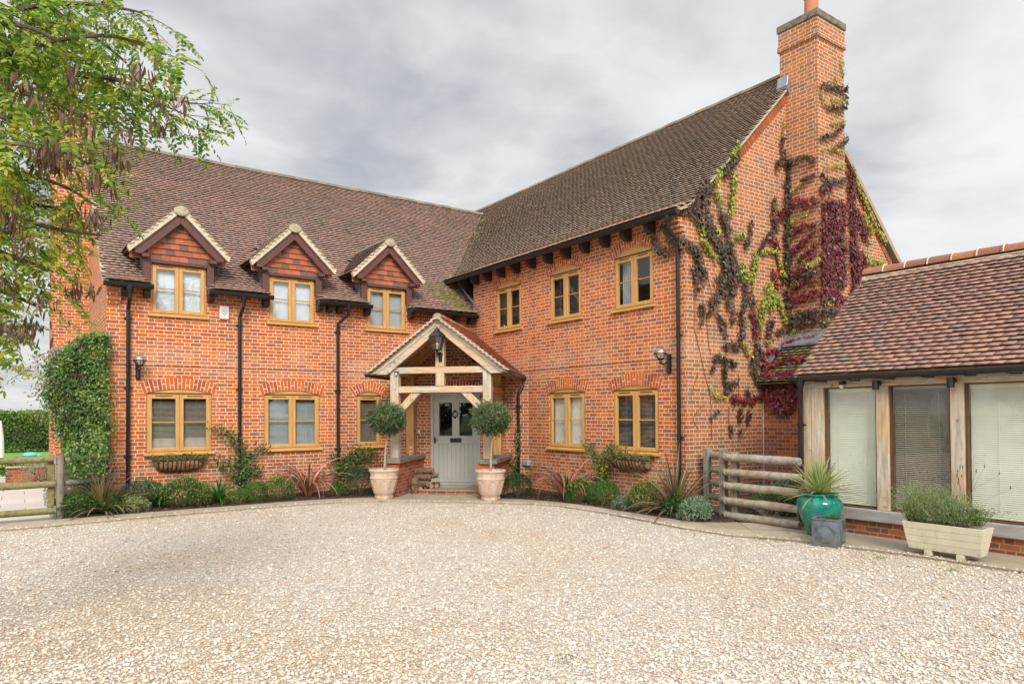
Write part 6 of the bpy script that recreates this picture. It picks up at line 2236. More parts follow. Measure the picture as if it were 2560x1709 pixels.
STEMS = [[(0.21,-7.18,3.33),(0.34,-7.18,2.97),(0.51,-7.18,2.44),(0.65,-7.18,2.04),(0.66,-7.18,1.30)],
 [(0.53,-7.18,3.76),(0.60,-7.18,3.10),(0.67,-7.18,2.87)],
 [(1.17,-7.18,1.92),(1.18,-7.18,1.29)],
 [(0.30,-7.18,2.52),(0.12,-7.18,2.15)],
 [(0.40,-7.18,1.92),(0.15,-7.18,1.69),(0.29,-7.18,1.50)],
 [(1.80,-7.18,1.92),(1.75,-7.18,1.55),(1.47,-7.18,1.28)],
 [(1.49,-7.18,2.54),(1.48,-7.18,1.92)],
 [(0.22,-7.18,4.36),(0.21,-7.18,3.33)],
 [(0.44,-7.18,4.74),(0.61,-7.18,4.29),(0.75,-7.18,3.87)]]
BRANCHES = [[(-10.27,-9.62,4.40),(-9.80,-9.96,4.50),(-9.49,-10.18,4.53),(-9.21,-10.38,4.48),(-9.12,-10.44,4.44)],
 [(-10.25,-9.88,4.03),(-9.92,-10.11,4.08),(-9.65,-10.31,4.17),(-9.34,-10.53,4.20),(-9.09,-10.70,4.10),(-9.04,-10.74,4.05)],
 [(-10.30,-9.23,4.23),(-9.79,-9.59,4.27),(-9.49,-9.81,4.21),(-9.22,-10.00,4.08),(-8.96,-10.18,3.97),(-8.79,-10.30,3.87)],
 [(-9.51,-10.04,4.11),(-9.29,-10.20,4.07),(-9.04,-10.37,3.96),(-8.85,-10.51,3.90)],
 [(-9.79,-9.35,4.37),(-9.50,-9.55,4.15),(-9.26,-9.72,3.94),(-9.10,-9.83,3.76)],
 [(-10.24,-10.00,3.73),(-9.92,-10.23,3.66),(-9.71,-10.37,3.53),(-9.51,-10.51,3.38),(-9.33,-10.64,3.31),(-9.23,-10.71,3.24)],
 [(-10.29,-9.36,3.77),(-9.93,-9.61,3.51),(-9.75,-9.74,3.46),(-9.54,-9.88,3.37),(-9.36,-10.00,3.23),(-9.22,-10.11,3.12)],
 [(-10.26,-9.74,3.41),(-9.92,-9.97,3.15),(-9.71,-10.12,3.04),(-9.52,-10.26,2.99),(-9.35,-10.38,2.96),(-9.28,-10.42,2.94)],
 [(-10.23,-10.12,3.06),(-9.95,-10.31,2.82),(-9.75,-10.45,2.72),(-9.59,-10.56,2.65),(-9.44,-10.67,2.56)],
 [(-10.27,-9.60,3.02),(-10.01,-9.78,2.70),(-9.79,-9.93,2.57),(-9.64,-10.04,2.49),(-9.50,-10.14,2.43)],
 [(-10.22,-10.25,2.75),(-10.02,-10.38,2.39),(-9.87,-10.49,2.30),(-9.75,-10.57,2.25),(-9.69,-10.61,2.18)],
 [(-10.25,-9.88,3.93),(-10.04,-10.02,3.83),(-9.84,-10.17,3.85),(-9.63,-10.31,3.78),(-9.44,-10.44,3.67),(-9.30,-10.55,3.57)],
 [(-10.21,-10.39,3.37),(-9.98,-10.55,3.32),(-9.83,-10.65,3.37),(-9.66,-10.77,3.32),(-9.51,-10.88,3.36)],
 [(-10.28,-9.50,4.62),(-9.84,-9.81,4.70),(-9.53,-10.03,4.45),(-9.35,-10.15,4.31),(-9.20,-10.26,4.15),(-9.13,-10.31,4.07)],
 [(-10.24,-10.01,4.13),(-9.96,-10.21,4.23),(-9.76,-10.35,4.20),(-9.58,-10.48,4.08),(-9.43,-10.58,3.95)],
 [(-10.30,-9.22,3.41),(-9.97,-9.45,3.41),(-9.74,-9.61,3.30),(-9.56,-9.74,3.27),(-9.40,-9.86,3.32)],
 [(-10.23,-10.12,2.96),(-10.01,-10.27,2.89),(-9.85,-10.39,2.91),(-9.71,-10.48,2.86),(-9.61,-10.55,2.77)],
 [(-10.25,-9.73,2.53),(-10.08,-9.84,2.32),(-9.96,-9.93,2.24),(-9.85,-10.00,2.19)],
 [(-9.80,-9.48,4.74),(-9.56,-9.64,4.59),(-9.37,-9.78,4.68),(-9.23,-9.88,4.62)]]
PODS = [(-9.75,-10.39,3.76),(-9.66,-10.56,3.42),(-9.61,-10.35,3.45),(-9.70,-10.50,3.41),(-9.52,-10.70,3.55),(-9.53,-10.41,3.67),(-9.38,-10.06,3.17),(-9.50,-10.07,3.15),(-9.43,-10.15,3.12),(-9.89,-10.29,3.06),(-9.85,-10.05,3.08),(-9.20,-10.75,3.95),(-9.23,-10.82,3.89),(-9.08,-10.98,3.73),(-9.04,-10.92,3.74),(-9.26,-10.15,3.75),(-9.30,-10.20,3.54),(-9.27,-10.24,3.52),(-9.73,-9.90,2.41),(-9.79,-10.38,2.34),(-9.86,-10.23,2.39),(-9.51,-10.21,2.66),(-9.45,-10.16,2.65),(-9.89,-9.74,2.73),(-9.81,-9.79,3.33),(-9.82,-10.47,3.81),(-9.41,-10.31,3.36),(-9.37,-10.28,3.34),(-9.70,-10.18,2.56),(-9.79,-10.40,2.86),(-9.55,-10.34,3.97),(-9.12,-10.96,3.56),(-9.71,-9.82,3.57),(-9.55,-9.99,3.60),(-9.64,-10.20,3.44)]
# ------------------------------------------------------------------ plants
SH = {
    'oval': [(0, 0, 0), (.28, .42, .1), (.65, .40, .1), (1, 0, 0), (.65, -.40, .1), (.28, -.42, .1)],
    'lobed': [(0, 0, 0), (-.06, .30, .05), (.30, .52, .12), (.52, .30, .06), (1, 0, -.06), (.52, -.30, .06), (.30, -.52, .12), (-.06, -.30, .05)],
    'kite': [(0, 0, 0), (.45, .5, .12), (1, 0, 0), (.45, -.5, .12)],
}


def unit(a):
    return a / np.maximum(np.linalg.norm(a, axis=1, keepdims=True), 1e-9)


class Leaves:
    def __init__(self, shape='oval'):
        self.s = np.array(SH[shape])
        self.V, self.C = [], []

    def put(self, pos, axis, nrm, L, Wd, colr):
        pos = np.asarray(pos, float)
        n = len(pos)
        axis = unit(np.asarray(axis, float))
        nrm = np.asarray(nrm, float)
        side = unit(np.cross(axis, nrm))
        nrm = np.cross(side, axis)
        L = np.broadcast_to(L, n)[:, None, None]
        Wd = np.broadcast_to(Wd, n)[:, None, None]
        s = self.s[None]
        v = pos[:, None] + axis[:, None] * s[..., 0:1] * L + side[:, None] * s[..., 1:2] * Wd + nrm[:, None] * (s[..., 2:3] * Wd - 0.12 * s[..., 0:1] ** 2 * L)
        self.V.append(v.reshape(-1, 3))
        self.C.append(np.repeat(np.broadcast_to(np.asarray(colr, float), (n, 3)), self.s.shape[0], 0))

    def build(self, name, mat, parent=None):
        V, C = np.concatenate(self.V), np.concatenate(self.C)
        k = self.s.shape[0]
        return np_mesh(name, V, np.arange(len(V)).reshape(-1, k), mat, parent, C)


def pick(pal, n, clump=None, jit=0.12):
    pal = np.array(pal)
    i = rng.integers(0, len(pal), n)
    if clump is not None:
        i = np.clip((clump * len(pal) + rng.normal(0, 0.7, n)).astype(int), 0, len(pal) - 1)
    return pal[i] * (1 + rng.normal(0, jit, (n, 1))).clip(0.6, 1.5)


def rdir(n):
    return unit(rng.normal(0, 1, (n, 3)))


def lumpf(d, seed, k=7, amp=0.22):
    r = np.random.default_rng(seed)
    c = unit(r.normal(0, 1, (k, 3)))
    a = r.uniform(0.4, 1.0, k)
    return 1 + amp * (np.max(np.exp(-((1 - d @ c.T) / 0.16)) * a, axis=1) - 0.35)


def shrub(name, c, rad_, n, leaf, pal, label, cat='shrub', group=None, shape='oval', upright=0.5, shell=0.6, amp=0.3, tips=None, mat='leaf', asp=0.5, seed=None, stem=True, flat_base=True):
    """leaves on a lumpy, broken mound standing on the ground at c"""
    seed = seed if seed is not None else rnd.randrange(9999)
    t = thing(name, c, label, cat, group)
    d = rdir(n)
    if flat_base:
        d[:, 2] = np.where(d[:, 2] < -0.35, -d[:, 2], d[:, 2])
    f = lumpf(d, seed, amp=amp)
    rr = (shell + (1 - shell) * rng.random(n) ** 0.6) * f
    R_ = np.array(rad_) * (1.0 if shell > 0.65 else 1.12)
    R_[2] *= 1.28
    ctr = np.array(c) + (0, 0, R_[2] * 0.42)
    pos = ctr + d * rr[:, None] * R_
    pos[:, 2] = np.maximum(pos[:, 2], c[2] + 0.01)
    nr = unit(d + rng.normal(0, 0.45, (n, 3)))
    ax = unit(d * 0.5 + rng.normal(0, 0.6, (n, 3)) + np.array((0, 0, upright)))
    lf = Leaves(shape)
    cl = ((f - f.min()) / (np.ptp(f) + 1e-6)) * 0.6 + 0.4 * rng.random(n)  # raised lumps get lighter leaves, hollows darker: light painted into the colour
    cols = pick(pal, n, cl)
    if tips is not None:
        k = (rr / f > 0.92) & (d[:, 2] > 0.0) & (rng.random(n) < tips[1])
        cols[k] = pick(tips[0], int(k.sum()))
    L = leaf * rng.uniform(0.7, 1.3, n)
    lf.put(pos, ax, nr, L, L * asp, cols)
    lf.build('foliage', M[mat], t)
    if stem:
        b = MB()
        for k in range(7):
            a = 6.28 * k / 7
            e = ctr + np.array((math.cos(a) * R_[0] * 0.6, math.sin(a) * R_[1] * 0.6, R_[2] * 0.3))
            b.tube(smooth_path([(c[0], c[1], c[2] - 0.01), tuple((np.array(c) * 0.5 + e * 0.5) + (0, 0, 0.02)), tuple(e)], 3), [0.012] * 6 + [0.004], 5)
        b.build('stem', M['stem'], t, smooth=True)
    return t


class Straps:
    """sword leaves: ribbons of four points across"""
    def __init__(self):
        self.V, self.F, self.C, self.n = [], [], [], 0

    def add(self, base, az, L, e0, bend, w, ce, cm, seg=8, p=1.6, twist=0.0, fold=0.25, tipc=None):
        pos = np.array(base, float)
        h = np.array((math.cos(az), math.sin(az), 0))
        side = np.array((-math.sin(az), math.cos(az), 0))
        up = np.array((0, 0, 1.0))
        V, C = [], []
        for i in range(seg + 1):
            t = i / seg
            e = e0 - bend * t ** p
            d = h * math.cos(e) + up * math.sin(e)
            nrm = -h * math.sin(e) + up * math.cos(e)
            tw = twist * t
            s = side * math.cos(tw) + nrm * math.sin(tw)
            q = -side * math.sin(tw) + nrm * math.cos(tw)
            ww = w * (0.55 + 1.0 * t if t < 0.35 else 0.9 * (1 - ((t - 0.35) / 0.65) ** 1.7)) + 0.0006
            for k, f in zip((-1, -0.5, 0.5, 1), (fold, 0, 0, fold)):
                V.append(pos + s * ww * 0.5 * k + q * ww * f)
                cc = np.array(ce if abs(k) == 1 else cm)
                if tipc is not None and t > 0.72:
                    cc = cc * 0.5 + np.array(tipc) * 0.5
                C.append(cc)
            pos = pos + d * L / seg
            if pos[2] < 0.035:
                pos[2] = 0.035
        o = self.n
        for i in range(seg):
            for k in range(3):
                a = o + i * 4 + k
                self.F.append((a, a + 1, a + 5, a + 4))
        self.V += V
        self.C += C
        self.n += len(V)

    def build(self, name, mat, parent=None):
        return np_mesh(name, np.array(self.V), np.array(self.F), mat, parent, np.array(self.C), smooth='all')


U = rnd.uniform


def sword_plant(name, c, n, L, w, pals, label, cat='plant', e=(0.35, 1.5), bend=(0.5, 1.6), group=None, mat='leaf_gloss', r0=0.04, tipc=None, twist=0.3, extra=None):
    t = thing(name, c, label, cat, group)
    s = Straps()
    for i in range(n):
        az = i * 2.39996 + U(-.25, .25)
        f = i / n                                    # inner leaves stand, outer ones arch over
        e0 = e[1] - (e[1] - e[0]) * f ** 0.8 + U(-.12, .12)
        bd = bend[0] + (bend[1] - bend[0]) * f + U(-.15, .15)
        ce, cm = rnd.choice(pals)
        k = U(0.85, 1.15)
        s.add((c[0] + math.cos(az) * r0 * f, c[1] + math.sin(az) * r0 * f, c[2] + 0.02 + 0.05 * (1 - f)), az, L * U(0.72, 1.1), e0, bd, w * U(0.8, 1.15), tuple(v * k for v in ce), tuple(v * k for v in cm), twist=U(-twist, twist), tipc=tipc if U(0, 1) < 0.4 else None)
    s.build('foliage', M[mat], t)
    return t


BRONZE = [((0.34, 0.17, 0.12), (0.13, 0.115, 0.045)), ((0.24, 0.13, 0.09), (0.16, 0.15, 0.055)), ((0.30, 0.16, 0.12), (0.20, 0.115, 0.07)), ((0.16, 0.125, 0.07), (0.09, 0.085, 0.04)), ((0.32, 0.26, 0.12), (0.20, 0.20, 0.07))]
PINK = [((0.55, 0.20, 0.15), (0.50, 0.17, 0.14)), ((0.48, 0.22, 0.15), (0.33, 0.10, 0.08)), ((0.45, 0.33, 0.13), (0.24, 0.12, 0.06)), ((0.16, 0.12, 0.06), (0.09, 0.075, 0.035)), ((0.56, 0.27, 0.22), (0.60, 0.22, 0.18))]
sword_plant('cordyline', (-8.56, -1.02, 0.05), 80, 0.92, 0.046, BRONZE, 'bronze spiky cordyline with arching leaves at the left house corner', e=(0.05, 1.50), bend=(0.25, 1.35), tipc=(0.32, 0.18, 0.14))
sword_plant('cordyline', (-0.48, -7.32, 0.05), 84, 1.12, 0.046, BRONZE, 'tall bronze cordyline in front of the log fence beside the gable corner', e=(0.1, 1.52), bend=(0.2, 1.35), tipc=(0.30, 0.18, 0.13))
for k, (x, y, lb_) in enumerate([(-4.70, -0.72, 'pink striped phormium drooping between the hebe and the second rose'), (-0.72, -4.62, 'pink striped phormium drooping onto the path right of the porch')]):
    t = thing('phormium', (x, y, 0.04), lb_, 'plant', 'pink phormiums')
    s = Straps()
    for i in range(58):
        az = i * 2.39996 + U(-.2, .2)
        f = i / 58
        ce, cm = rnd.choice(PINK if f > 0.25 else PINK[1:4])
        s.add((x + 0.06 * math.cos(az), y + 0.06 * math.sin(az), 0.05), az, U(0.85, 1.3), U(1.15, 1.5) - 0.3 * f, U(1.7, 3.0) * (0.75 + 0.35 * f), 0.044 * U(.7, 1.25), ce, cm, seg=11, p=U(1.1, 1.7), twist=U(-.8, .8))
    s.build('foliage', M['leaf_gloss'], t)
AGA = [((0.08, 0.21, 0.035), (0.06, 0.17, 0.03)), ((0.12, 0.27, 0.05), (0.08, 0.21, 0.035)), ((0.06, 0.15, 0.035), (0.045, 0.12, 0.025))]
for x, y, lb_ in ((-7.62, -0.72, 'glossy strap leaved plant below the wall basket, left of the euphorbia'), (-6.55, -0.85, 'glossy strap leaved plant beside the second downpipe')):
    sword_plant('agapanthus', (x, y, 0.05), 60, 0.56, 0.042, AGA, lb_, e=(0.55, 1.35), bend=(1.0, 2.0), group='strap leaved plants in the left bed', twist=0.2)

GD = [(0.04, 0.095, 0.02), (0.06, 0.13, 0.025), (0.08, 0.17, 0.035), (0.12, 0.22, 0.05)]
GM = [(0.045, 0.11, 0.016), (0.07, 0.155, 0.022), (0.10, 0.20, 0.03), (0.14, 0.25, 0.045)]
GY = [(0.33, 0.36, 0.05), (0.26, 0.33, 0.05), (0.40, 0.38, 0.09)]
GG = [(0.14, 0.19, 0.12), (0.20, 0.26, 0.17), (0.11, 0.15, 0.10), (0.26, 0.32, 0.22)]
YEW = [(0.018, 0.05, 0.012), (0.028, 0.07, 0.016), (0.04, 0.09, 0.02), (0.05, 0.11, 0.03)]
shrub('box_ball', (-5.86, -0.98, 0.04), (0.235, 0.235, 0.225), 4200, 0.021, GM, 'clipped bright green box ball at the foot of the second downpipe', amp=0.05, shell=0.72)
shrub('hebe', (-5.40, -0.98, 0.04), (0.31, 0.28, 0.24), 3400, 0.034, GD, 'yellow tipped hebe between the box ball and the pink phormium', amp=0.26, tips=(GY, 0.6), upright=1.2, asp=0.32)
shrub('euphorbia', (-7.20, -0.88, 0.04), (0.42, 0.32, 0.28), 3600, 0.042, GD, 'spreading euphorbia with yellow green tips under the wall basket', amp=0.3, tips=(GY, 0.6), upright=1.0, asp=0.32)
shrub('euphorbia', (-6.93, -0.98, 0.04), (0.24, 0.22, 0.20), 1700, 0.038, GD, 'small dark euphorbia beside the second strap leaved plant', amp=0.3, tips=(GY, 0.3), upright=1.0, asp=0.32)
shrub('sedum', (-8.10, -1.08, 0.04), (0.25, 0.20, 0.15), 1700, 0.034, [(0.20, 0.27, 0.10), (0.28, 0.33, 0.15), (0.36, 0.38, 0.22), (0.16, 0.26, 0.05)], 'pale cream edged sedum at the front of the left bed', amp=0.25)
shrub('ground_shrub', (-8.98, -0.98, 0.04), (0.34, 0.28, 0.20), 2600, 0.04, GD, 'low dark leafy shrub at the foot of the round gate post', amp=0.3)
shrub('ground_shrub', (-8.42, -1.05, 0.04), (0.26, 0.18, 0.17), 1700, 0.036, GD, 'low dark shrub in front of the left cordyline', amp=0.3)
shrub('ground_shrub', (-6.22, -1.08, 0.04), (0.29, 0.18, 0.15), 2200, 0.026, [(0.07, 0.16, 0.016), (0.11, 0.22, 0.022), (0.16, 0.27, 0.035)], 'feathery bright green mound at the kerb by the second downpipe', amp=0.3, asp=0.3)
shrub('grey_shrub', (-7.85, -0.38, 0.04), (0.36, 0.26, 0.25), 2000, 0.042, [(0.09, 0.14, 0.075), (0.12, 0.19, 0.10), (0.07, 0.11, 0.06)], 'dusty green shrub at the foot of the first downpipe', amp=0.35)
shrub('yew_ball', (-3.66, -1.12, 0.04), (0.34, 0.31, 0.34), 6500, 0.026, YEW, 'dark green yew ball left of the porch', amp=0.08, shell=0.7, asp=0.3)
shrub('yew_ball', (-1.22, -3.62, 0.04), (0.36, 0.34, 0.28), 6500, 0.026, YEW, 'wide dark green yew dome right of the porch', amp=0.07, shell=0.7, asp=0.3)
shrub('fern', (-4.14, -1.08, 0.04), (0.22, 0.15, 0.15), 900, 0.035, GM, 'small bright fern between the phormium and the yew ball', amp=0.4)
shrub('hebe', (-0.72, -5.05, 0.04), (0.29, 0.28, 0.25), 3200, 0.034, GD, 'yellow tipped hebe left of the right hand box ball', amp=0.26, tips=(GY, 0.5), upright=1.2, asp=0.32)
shrub('box_ball', (-0.56, -5.55, 0.04), (0.33, 0.36, 0.26), 6200, 0.023, GM, 'loose bright green box mound under the yellow flowered climber', amp=0.24, shell=0.7)
shrub('grey_shrub', (-0.80, -6.32, 0.04), (0.20, 0.18, 0.12), 1000, 0.03, GG, 'low silvery grey plant before the second yellow hebe', amp=0.3)
shrub('hebe', (-0.60, -6.72, 0.04), (0.33, 0.33, 0.26), 3600, 0.036, GD, 'yellow green hebe under the right wall basket', amp=0.2, tips=(GY, 0.75), upright=1.2, asp=0.32)
shrub('sedum', (-0.72, -7.93, 0.04), (0.26, 0.26, 0.19), 2400, 0.036, [(0.17, 0.29, 0.17), (0.24, 0.37, 0.23), (0.12, 0.20, 0.11), (0.30, 0.42, 0.27)], 'blue green sedum at the corner of the path by the log gate', amp=0.3)
shrub('ground_shrub', (-0.66, -7.42, 0.04), (0.24, 0.24, 0.18), 1500, 0.04, GD, 'dark low shrub at the foot of the right cordyline', amp=0.3)
shrub('ground_shrub', (0.85, -9.05, 0.03), (0.35, 0.5, 0.30), 2600, 0.045, GD, 'leafy green shrub behind the wire of the log gate', amp=0.3)
shrub('ground_shrub', (0.75, -8.35, 0.03), (0.3, 0.35, 0.20), 1300, 0.04, GM, 'low green plants behind the left end of the log gate', amp=0.3)
shrub('potted_plant', (0.95, -8.55, 0.53), (0.23, 0.23, 0.07), 700, 0.05, [(0.10, 0.19, 0.10), (0.45, 0.50, 0.40), (0.20, 0.32, 0.20)], 'white edged leaves spilling over the black pot', 'plant', stem=False)
shrub('lavender', (-9.12, 0.5, 0.02), (0.28, 0.28, 0.26), 1800, 0.05, [(0.17, 0.20, 0.14), (0.24, 0.26, 0.19), (0.13, 0.17, 0.11)], 'grey lavender on the patio behind the gate post', amp=0.3, asp=0.2, upright=1.2)
shrub('dry_shrub', (-9.32, 6.9, 0.02), (0.42, 0.4, 0.36), 1700, 0.06, [(0.34, 0.31, 0.24), (0.26, 0.27, 0.19), (0.42, 0.38, 0.30)], 'pale dried shrub against the low brick wall', amp=0.4, asp=0.2, upright=1.0)
shrub('ground_shrub', (-9.8, 8.6, 0.0), (0.7, 0.4, 0.22), 900, 0.08, GM, 'green plants behind the low brick wall', amp=0.4)

# hedge at the end of the lawn
hd_ = thing('hedge', (-10, 27.8, 0), 'clipped green beech hedge beyond the lawn', 'hedge')
N = 15000
P = np.stack([rng.uniform(-17, -4, N), 27.2 + rng.normal(0, 0.10, N), rng.uniform(0.02, 2.05, N)], 1)
top = rng.random(N) < 0.16
P[top, 1] = rng.uniform(27.2, 28.6, top.sum())
P[top, 2] = 2.0 + rng.normal(0, 0.06, top.sum())
P[:, 1] += 0.12 * np.sin(P[:, 0] * 2.1) * np.cos(P[:, 2] * 3.0)
lf = Leaves('oval')
hn = 0.5 + 0.5 * np.sin(P[:, 0] * 1.7 + 2 * np.sin(P[:, 2] * 2.3))
colr = pick([(0.05, 0.10, 0.015), (0.075, 0.15, 0.022), (0.11, 0.20, 0.03), (0.17, 0.25, 0.04), (0.24, 0.28, 0.05)], N, 0.15 + 0.3 * hn + 0.35 * (P[:, 2] / 2) ** 2)
lf.put(P, rdir(N) + (0, 0, -0.3), np.array((0, -1, 0.5)) + rng.normal(0, 0.5, (N, 3)), 0.12 * rng.uniform(.7, 1.3, N), 0.075, colr)
lf.build('foliage', M['leaf'], hd_)
b = MB()
b.box((-17, 27.35, 0.12), (-4, 28.5, 1.93))
b.build('branches', M['bark_dark'], hd_)

# olive standards in the terracotta pots
for u, zc, r, lb_ in ((-1.00, 1.72, 0.375, 'olive standard with round clipped crown, in the pot left of the door'), (1.27, 1.70, 0.38, 'olive standard with round clipped crown, in the pot right of the door')):
    bx = MD @ Vector((u - 0.05 if u < 0 else u - 0.04, -3.92, 0.60))
    cx = MD @ Vector((u, -3.92, zc))
    t = thing('olive_tree', tuple(bx), lb_, 'olive tree', 'olive standards by the porch')
    b = MB()
    b.tube(smooth_path([tuple(bx), (bx.x + 0.012, bx.y, 0.95), (cx.x - 0.01, cx.y, 1.25), (cx.x, cx.y, 1.5)], 5), [0.026] * 4 + [0.022] * 12, 8)
    b.build('trunk', M['olive_stem'], t, smooth=True)
    b = MB()
    for k in range(26):
        dd = rdir(1)[0]
        dd[2] = abs(dd[2]) * 0.8 + 0.1 if k % 3 else dd[2]
        e_ = Vector(dd) * r * 0.85
        b.tube([(cx.x, cx.y, 1.42), tuple(Vector((cx.x, cx.y, 1.5)) + e_ * 0.5), tuple(Vector((cx.x, cx.y, zc)) + e_)], [0.009, 0.006, 0.002], 5)
    b.build('branch', M['olive_stem'], t, smooth=True)
    N = 12500
    nt = 800
    d = rdir(nt)
    tb = np.array((cx.x, cx.y, zc)) + d * np.array((1, 1, 0.84)) * (r * (0.52 + 0.46 * rng.random((nt, 1)) ** 0.55)) * lumpf(d, 5 + int(u > 0), 9, 0.34)[:, None]
    ta = unit(d + rng.normal(0, 0.45, (nt, 3)) + (0, 0, 0.25))
    k = rng.integers(0, nt, N)
    pos = tb[k] + ta[k] * rng.uniform(-0.05, 0.11, (N, 1))
    ax = unit(ta[k] * 0.8 + rng.normal(0, 0.6, (N, 3)))
    lf = Leaves('kite')
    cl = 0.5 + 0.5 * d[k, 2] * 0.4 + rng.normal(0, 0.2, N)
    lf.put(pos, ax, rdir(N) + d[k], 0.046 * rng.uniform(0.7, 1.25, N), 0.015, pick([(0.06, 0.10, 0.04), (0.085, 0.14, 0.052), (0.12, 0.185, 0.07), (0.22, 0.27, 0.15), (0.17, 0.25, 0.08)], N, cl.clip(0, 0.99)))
    lf.build('crown', M['leaf'], t)

# yucca in the teal pot
YU = [((0.60, 0.56, 0.25), (0.21, 0.32, 0.10)), ((0.66, 0.61, 0.31), (0.28, 0.38, 0.13)), ((0.52, 0.52, 0.20), (0.17, 0.27, 0.09))]
t = thing('yucca', (-0.40, -9.93, 0.60), 'cream edged spiky yucca in the teal pot', 'plant')
s = Straps()
for i in range(96):
    az = i * 2.39996
    f = i / 96
    ce, cm = rnd.choice(YU)
    s.add((-0.40 + 0.035 * f * math.cos(az), -9.93 + 0.035 * f * math.sin(az), 0.68 - 0.06 * f), az, U(0.50, 0.64) * (0.85 + 0.2 * f), 1.5 - 1.62 * f ** 0.85 + U(-.1, .1), U(0.0, 0.22) + 0.35 * f * f, 0.034, ce, cm, seg=6, fold=0.22, twist=U(-.15, .15))
s.build('foliage', M['leaf_gloss'], t)
b = MB()
b.tube([(-0.40, -9.93, 0.57), (-0.40, -9.93, 0.70)], [0.05, 0.035], 8)
b.build('stem', M['stem'], t, smooth=True)

# lavender and pinks in the trough
t = thing('lavender', (-0.60, -11.55, 0.38), 'bushy grey green lavender in the cream trough', 'plant')
LV = [(0.26, 0.35, 0.13), (0.33, 0.42, 0.18), (0.20, 0.28, 0.13), (0.42, 0.47, 0.18), (0.29, 0.39, 0.27)]
lf = Leaves('kite')
stm = MB()
for (y, hh, sp, n) in ((-11.36, 0.50, 0.24, 420), (-11.62, 0.46, 0.26, 420), (-11.84, 0.36, 0.20, 260)):
    for i in range(n):
        a = U(0, 6.283)
        q = abs(rnd.gauss(0, 0.55))
        L_ = hh * U(0.6, 1.1)
        d = unit(np.array([[math.cos(a) * q, math.sin(a) * q, 1.0]]))[0]
        base = np.array((-0.60 + U(-.06, .06), y + U(-.08, .08), 0.40))
        tip = base + d * L_ + np.array((math.cos(a), math.sin(a), 0)) * sp * 0.25 * q
        m_ = 9
        tt = np.linspace(0.25, 1.0, m_)[:, None]
        pos = base + (tip - base) * tt
        lf.put(pos, d + rng.normal(0, 0.45, (m_, 3)), rdir(m_), 0.042 * rng.uniform(.7, 1.3, m_), 0.0055, pick(LV, m_))
        if i % 7 == 0:
            stm.tube([tuple(base), tuple(base + (tip - base) * 0.95)], [0.003, 0.0015], 4, False)
lf.build('foliage', M['leaf'], t)
stm.build('stem', M['stem_green'], t)
fl = MB()
for k in range(34):
    a, q = U(0, 6.283), U(0.1, 0.42)
    y = rnd.choice((-11.36, -11.55, -11.75, -11.9))
    hgt = U(0.50, 0.78) if k < 24 else U(0.35, 0.5)
    e_ = Vector((-0.60 + math.cos(a) * q * 0.7, y + math.sin(a) * q - (0.12 if k % 3 == 0 else 0), 0.40 + hgt))
    fl.tube(smooth_path([(-0.60, y, 0.45), (-0.60 + (e_.x + 0.6) * .45, y + (e_.y - y) * .35, 0.42 + hgt * 0.6), tuple(e_)], 3), 0.0014, 4, False)
    fl.tube([tuple(e_), tuple(e_ + Vector((0.002, 0, 0.02))), tuple(e_ + Vector((0.003, 0, 0.045)))], [0.005, 0.007, 0.003], 5)
fl.build('flower_spike', M['stem'], t)
t = thing('pink_flowers', (-0.60, -12.05, 0.38), 'small green plant with pink flowers at the end of the trough', 'plant')
lf = Leaves('kite')
N = 1500
a, q = rng.uniform(0, 6.283, N), np.abs(rng.normal(0, 0.5, N))
L_ = rng.uniform(0.05, 0.24, N)
pos = np.stack([-0.60 + np.cos(a) * q * L_ * 1.0, -12.02 + np.sin(a) * q * L_ * 1.3, 0.39 + L_], 1)
lf.put(pos, rdir(N) + (0, 0, 1), rdir(N), 0.035, 0.007, pick([(0.10, 0.22, 0.04), (0.15, 0.27, 0.05), (0.20, 0.28, 0.07)], N))
lf.build('foliage', M['leaf'], t)
b = MB()
b.c = (0.5, 0.25, 0.42)
for k in range(22):
    b.ball((-0.60 + U(-.14, .12), -12.02 + U(-.2, .16), 0.62 + U(-.04, .05)), 0.011, 6, 4, (1.3, 1.3, .6))
b.build('flower', M['leaf'], t)
t = thing('trough_weed', (-0.60, -11.25, 0.38), 'wispy weeds at the left end of the trough', 'plant')
lf = Leaves('kite')
N = 900
a, q = rng.uniform(0, 6.283, N), np.abs(rng.normal(0, 0.5, N))
L_ = rng.uniform(0.02, 0.22, N)
pos = np.stack([-0.60 + np.cos(a) * q * L_, -11.27 + np.sin(a) * q * L_ * 1.2, 0.39 + L_], 1)
lf.put(pos, rdir(N) + (0, 0, 1), rdir(N), 0.035, 0.008, pick([(0.13, 0.20, 0.04), (0.20, 0.25, 0.06), (0.24, 0.17, 0.07)], N))
lf.build('foliage', M['leaf'], t)

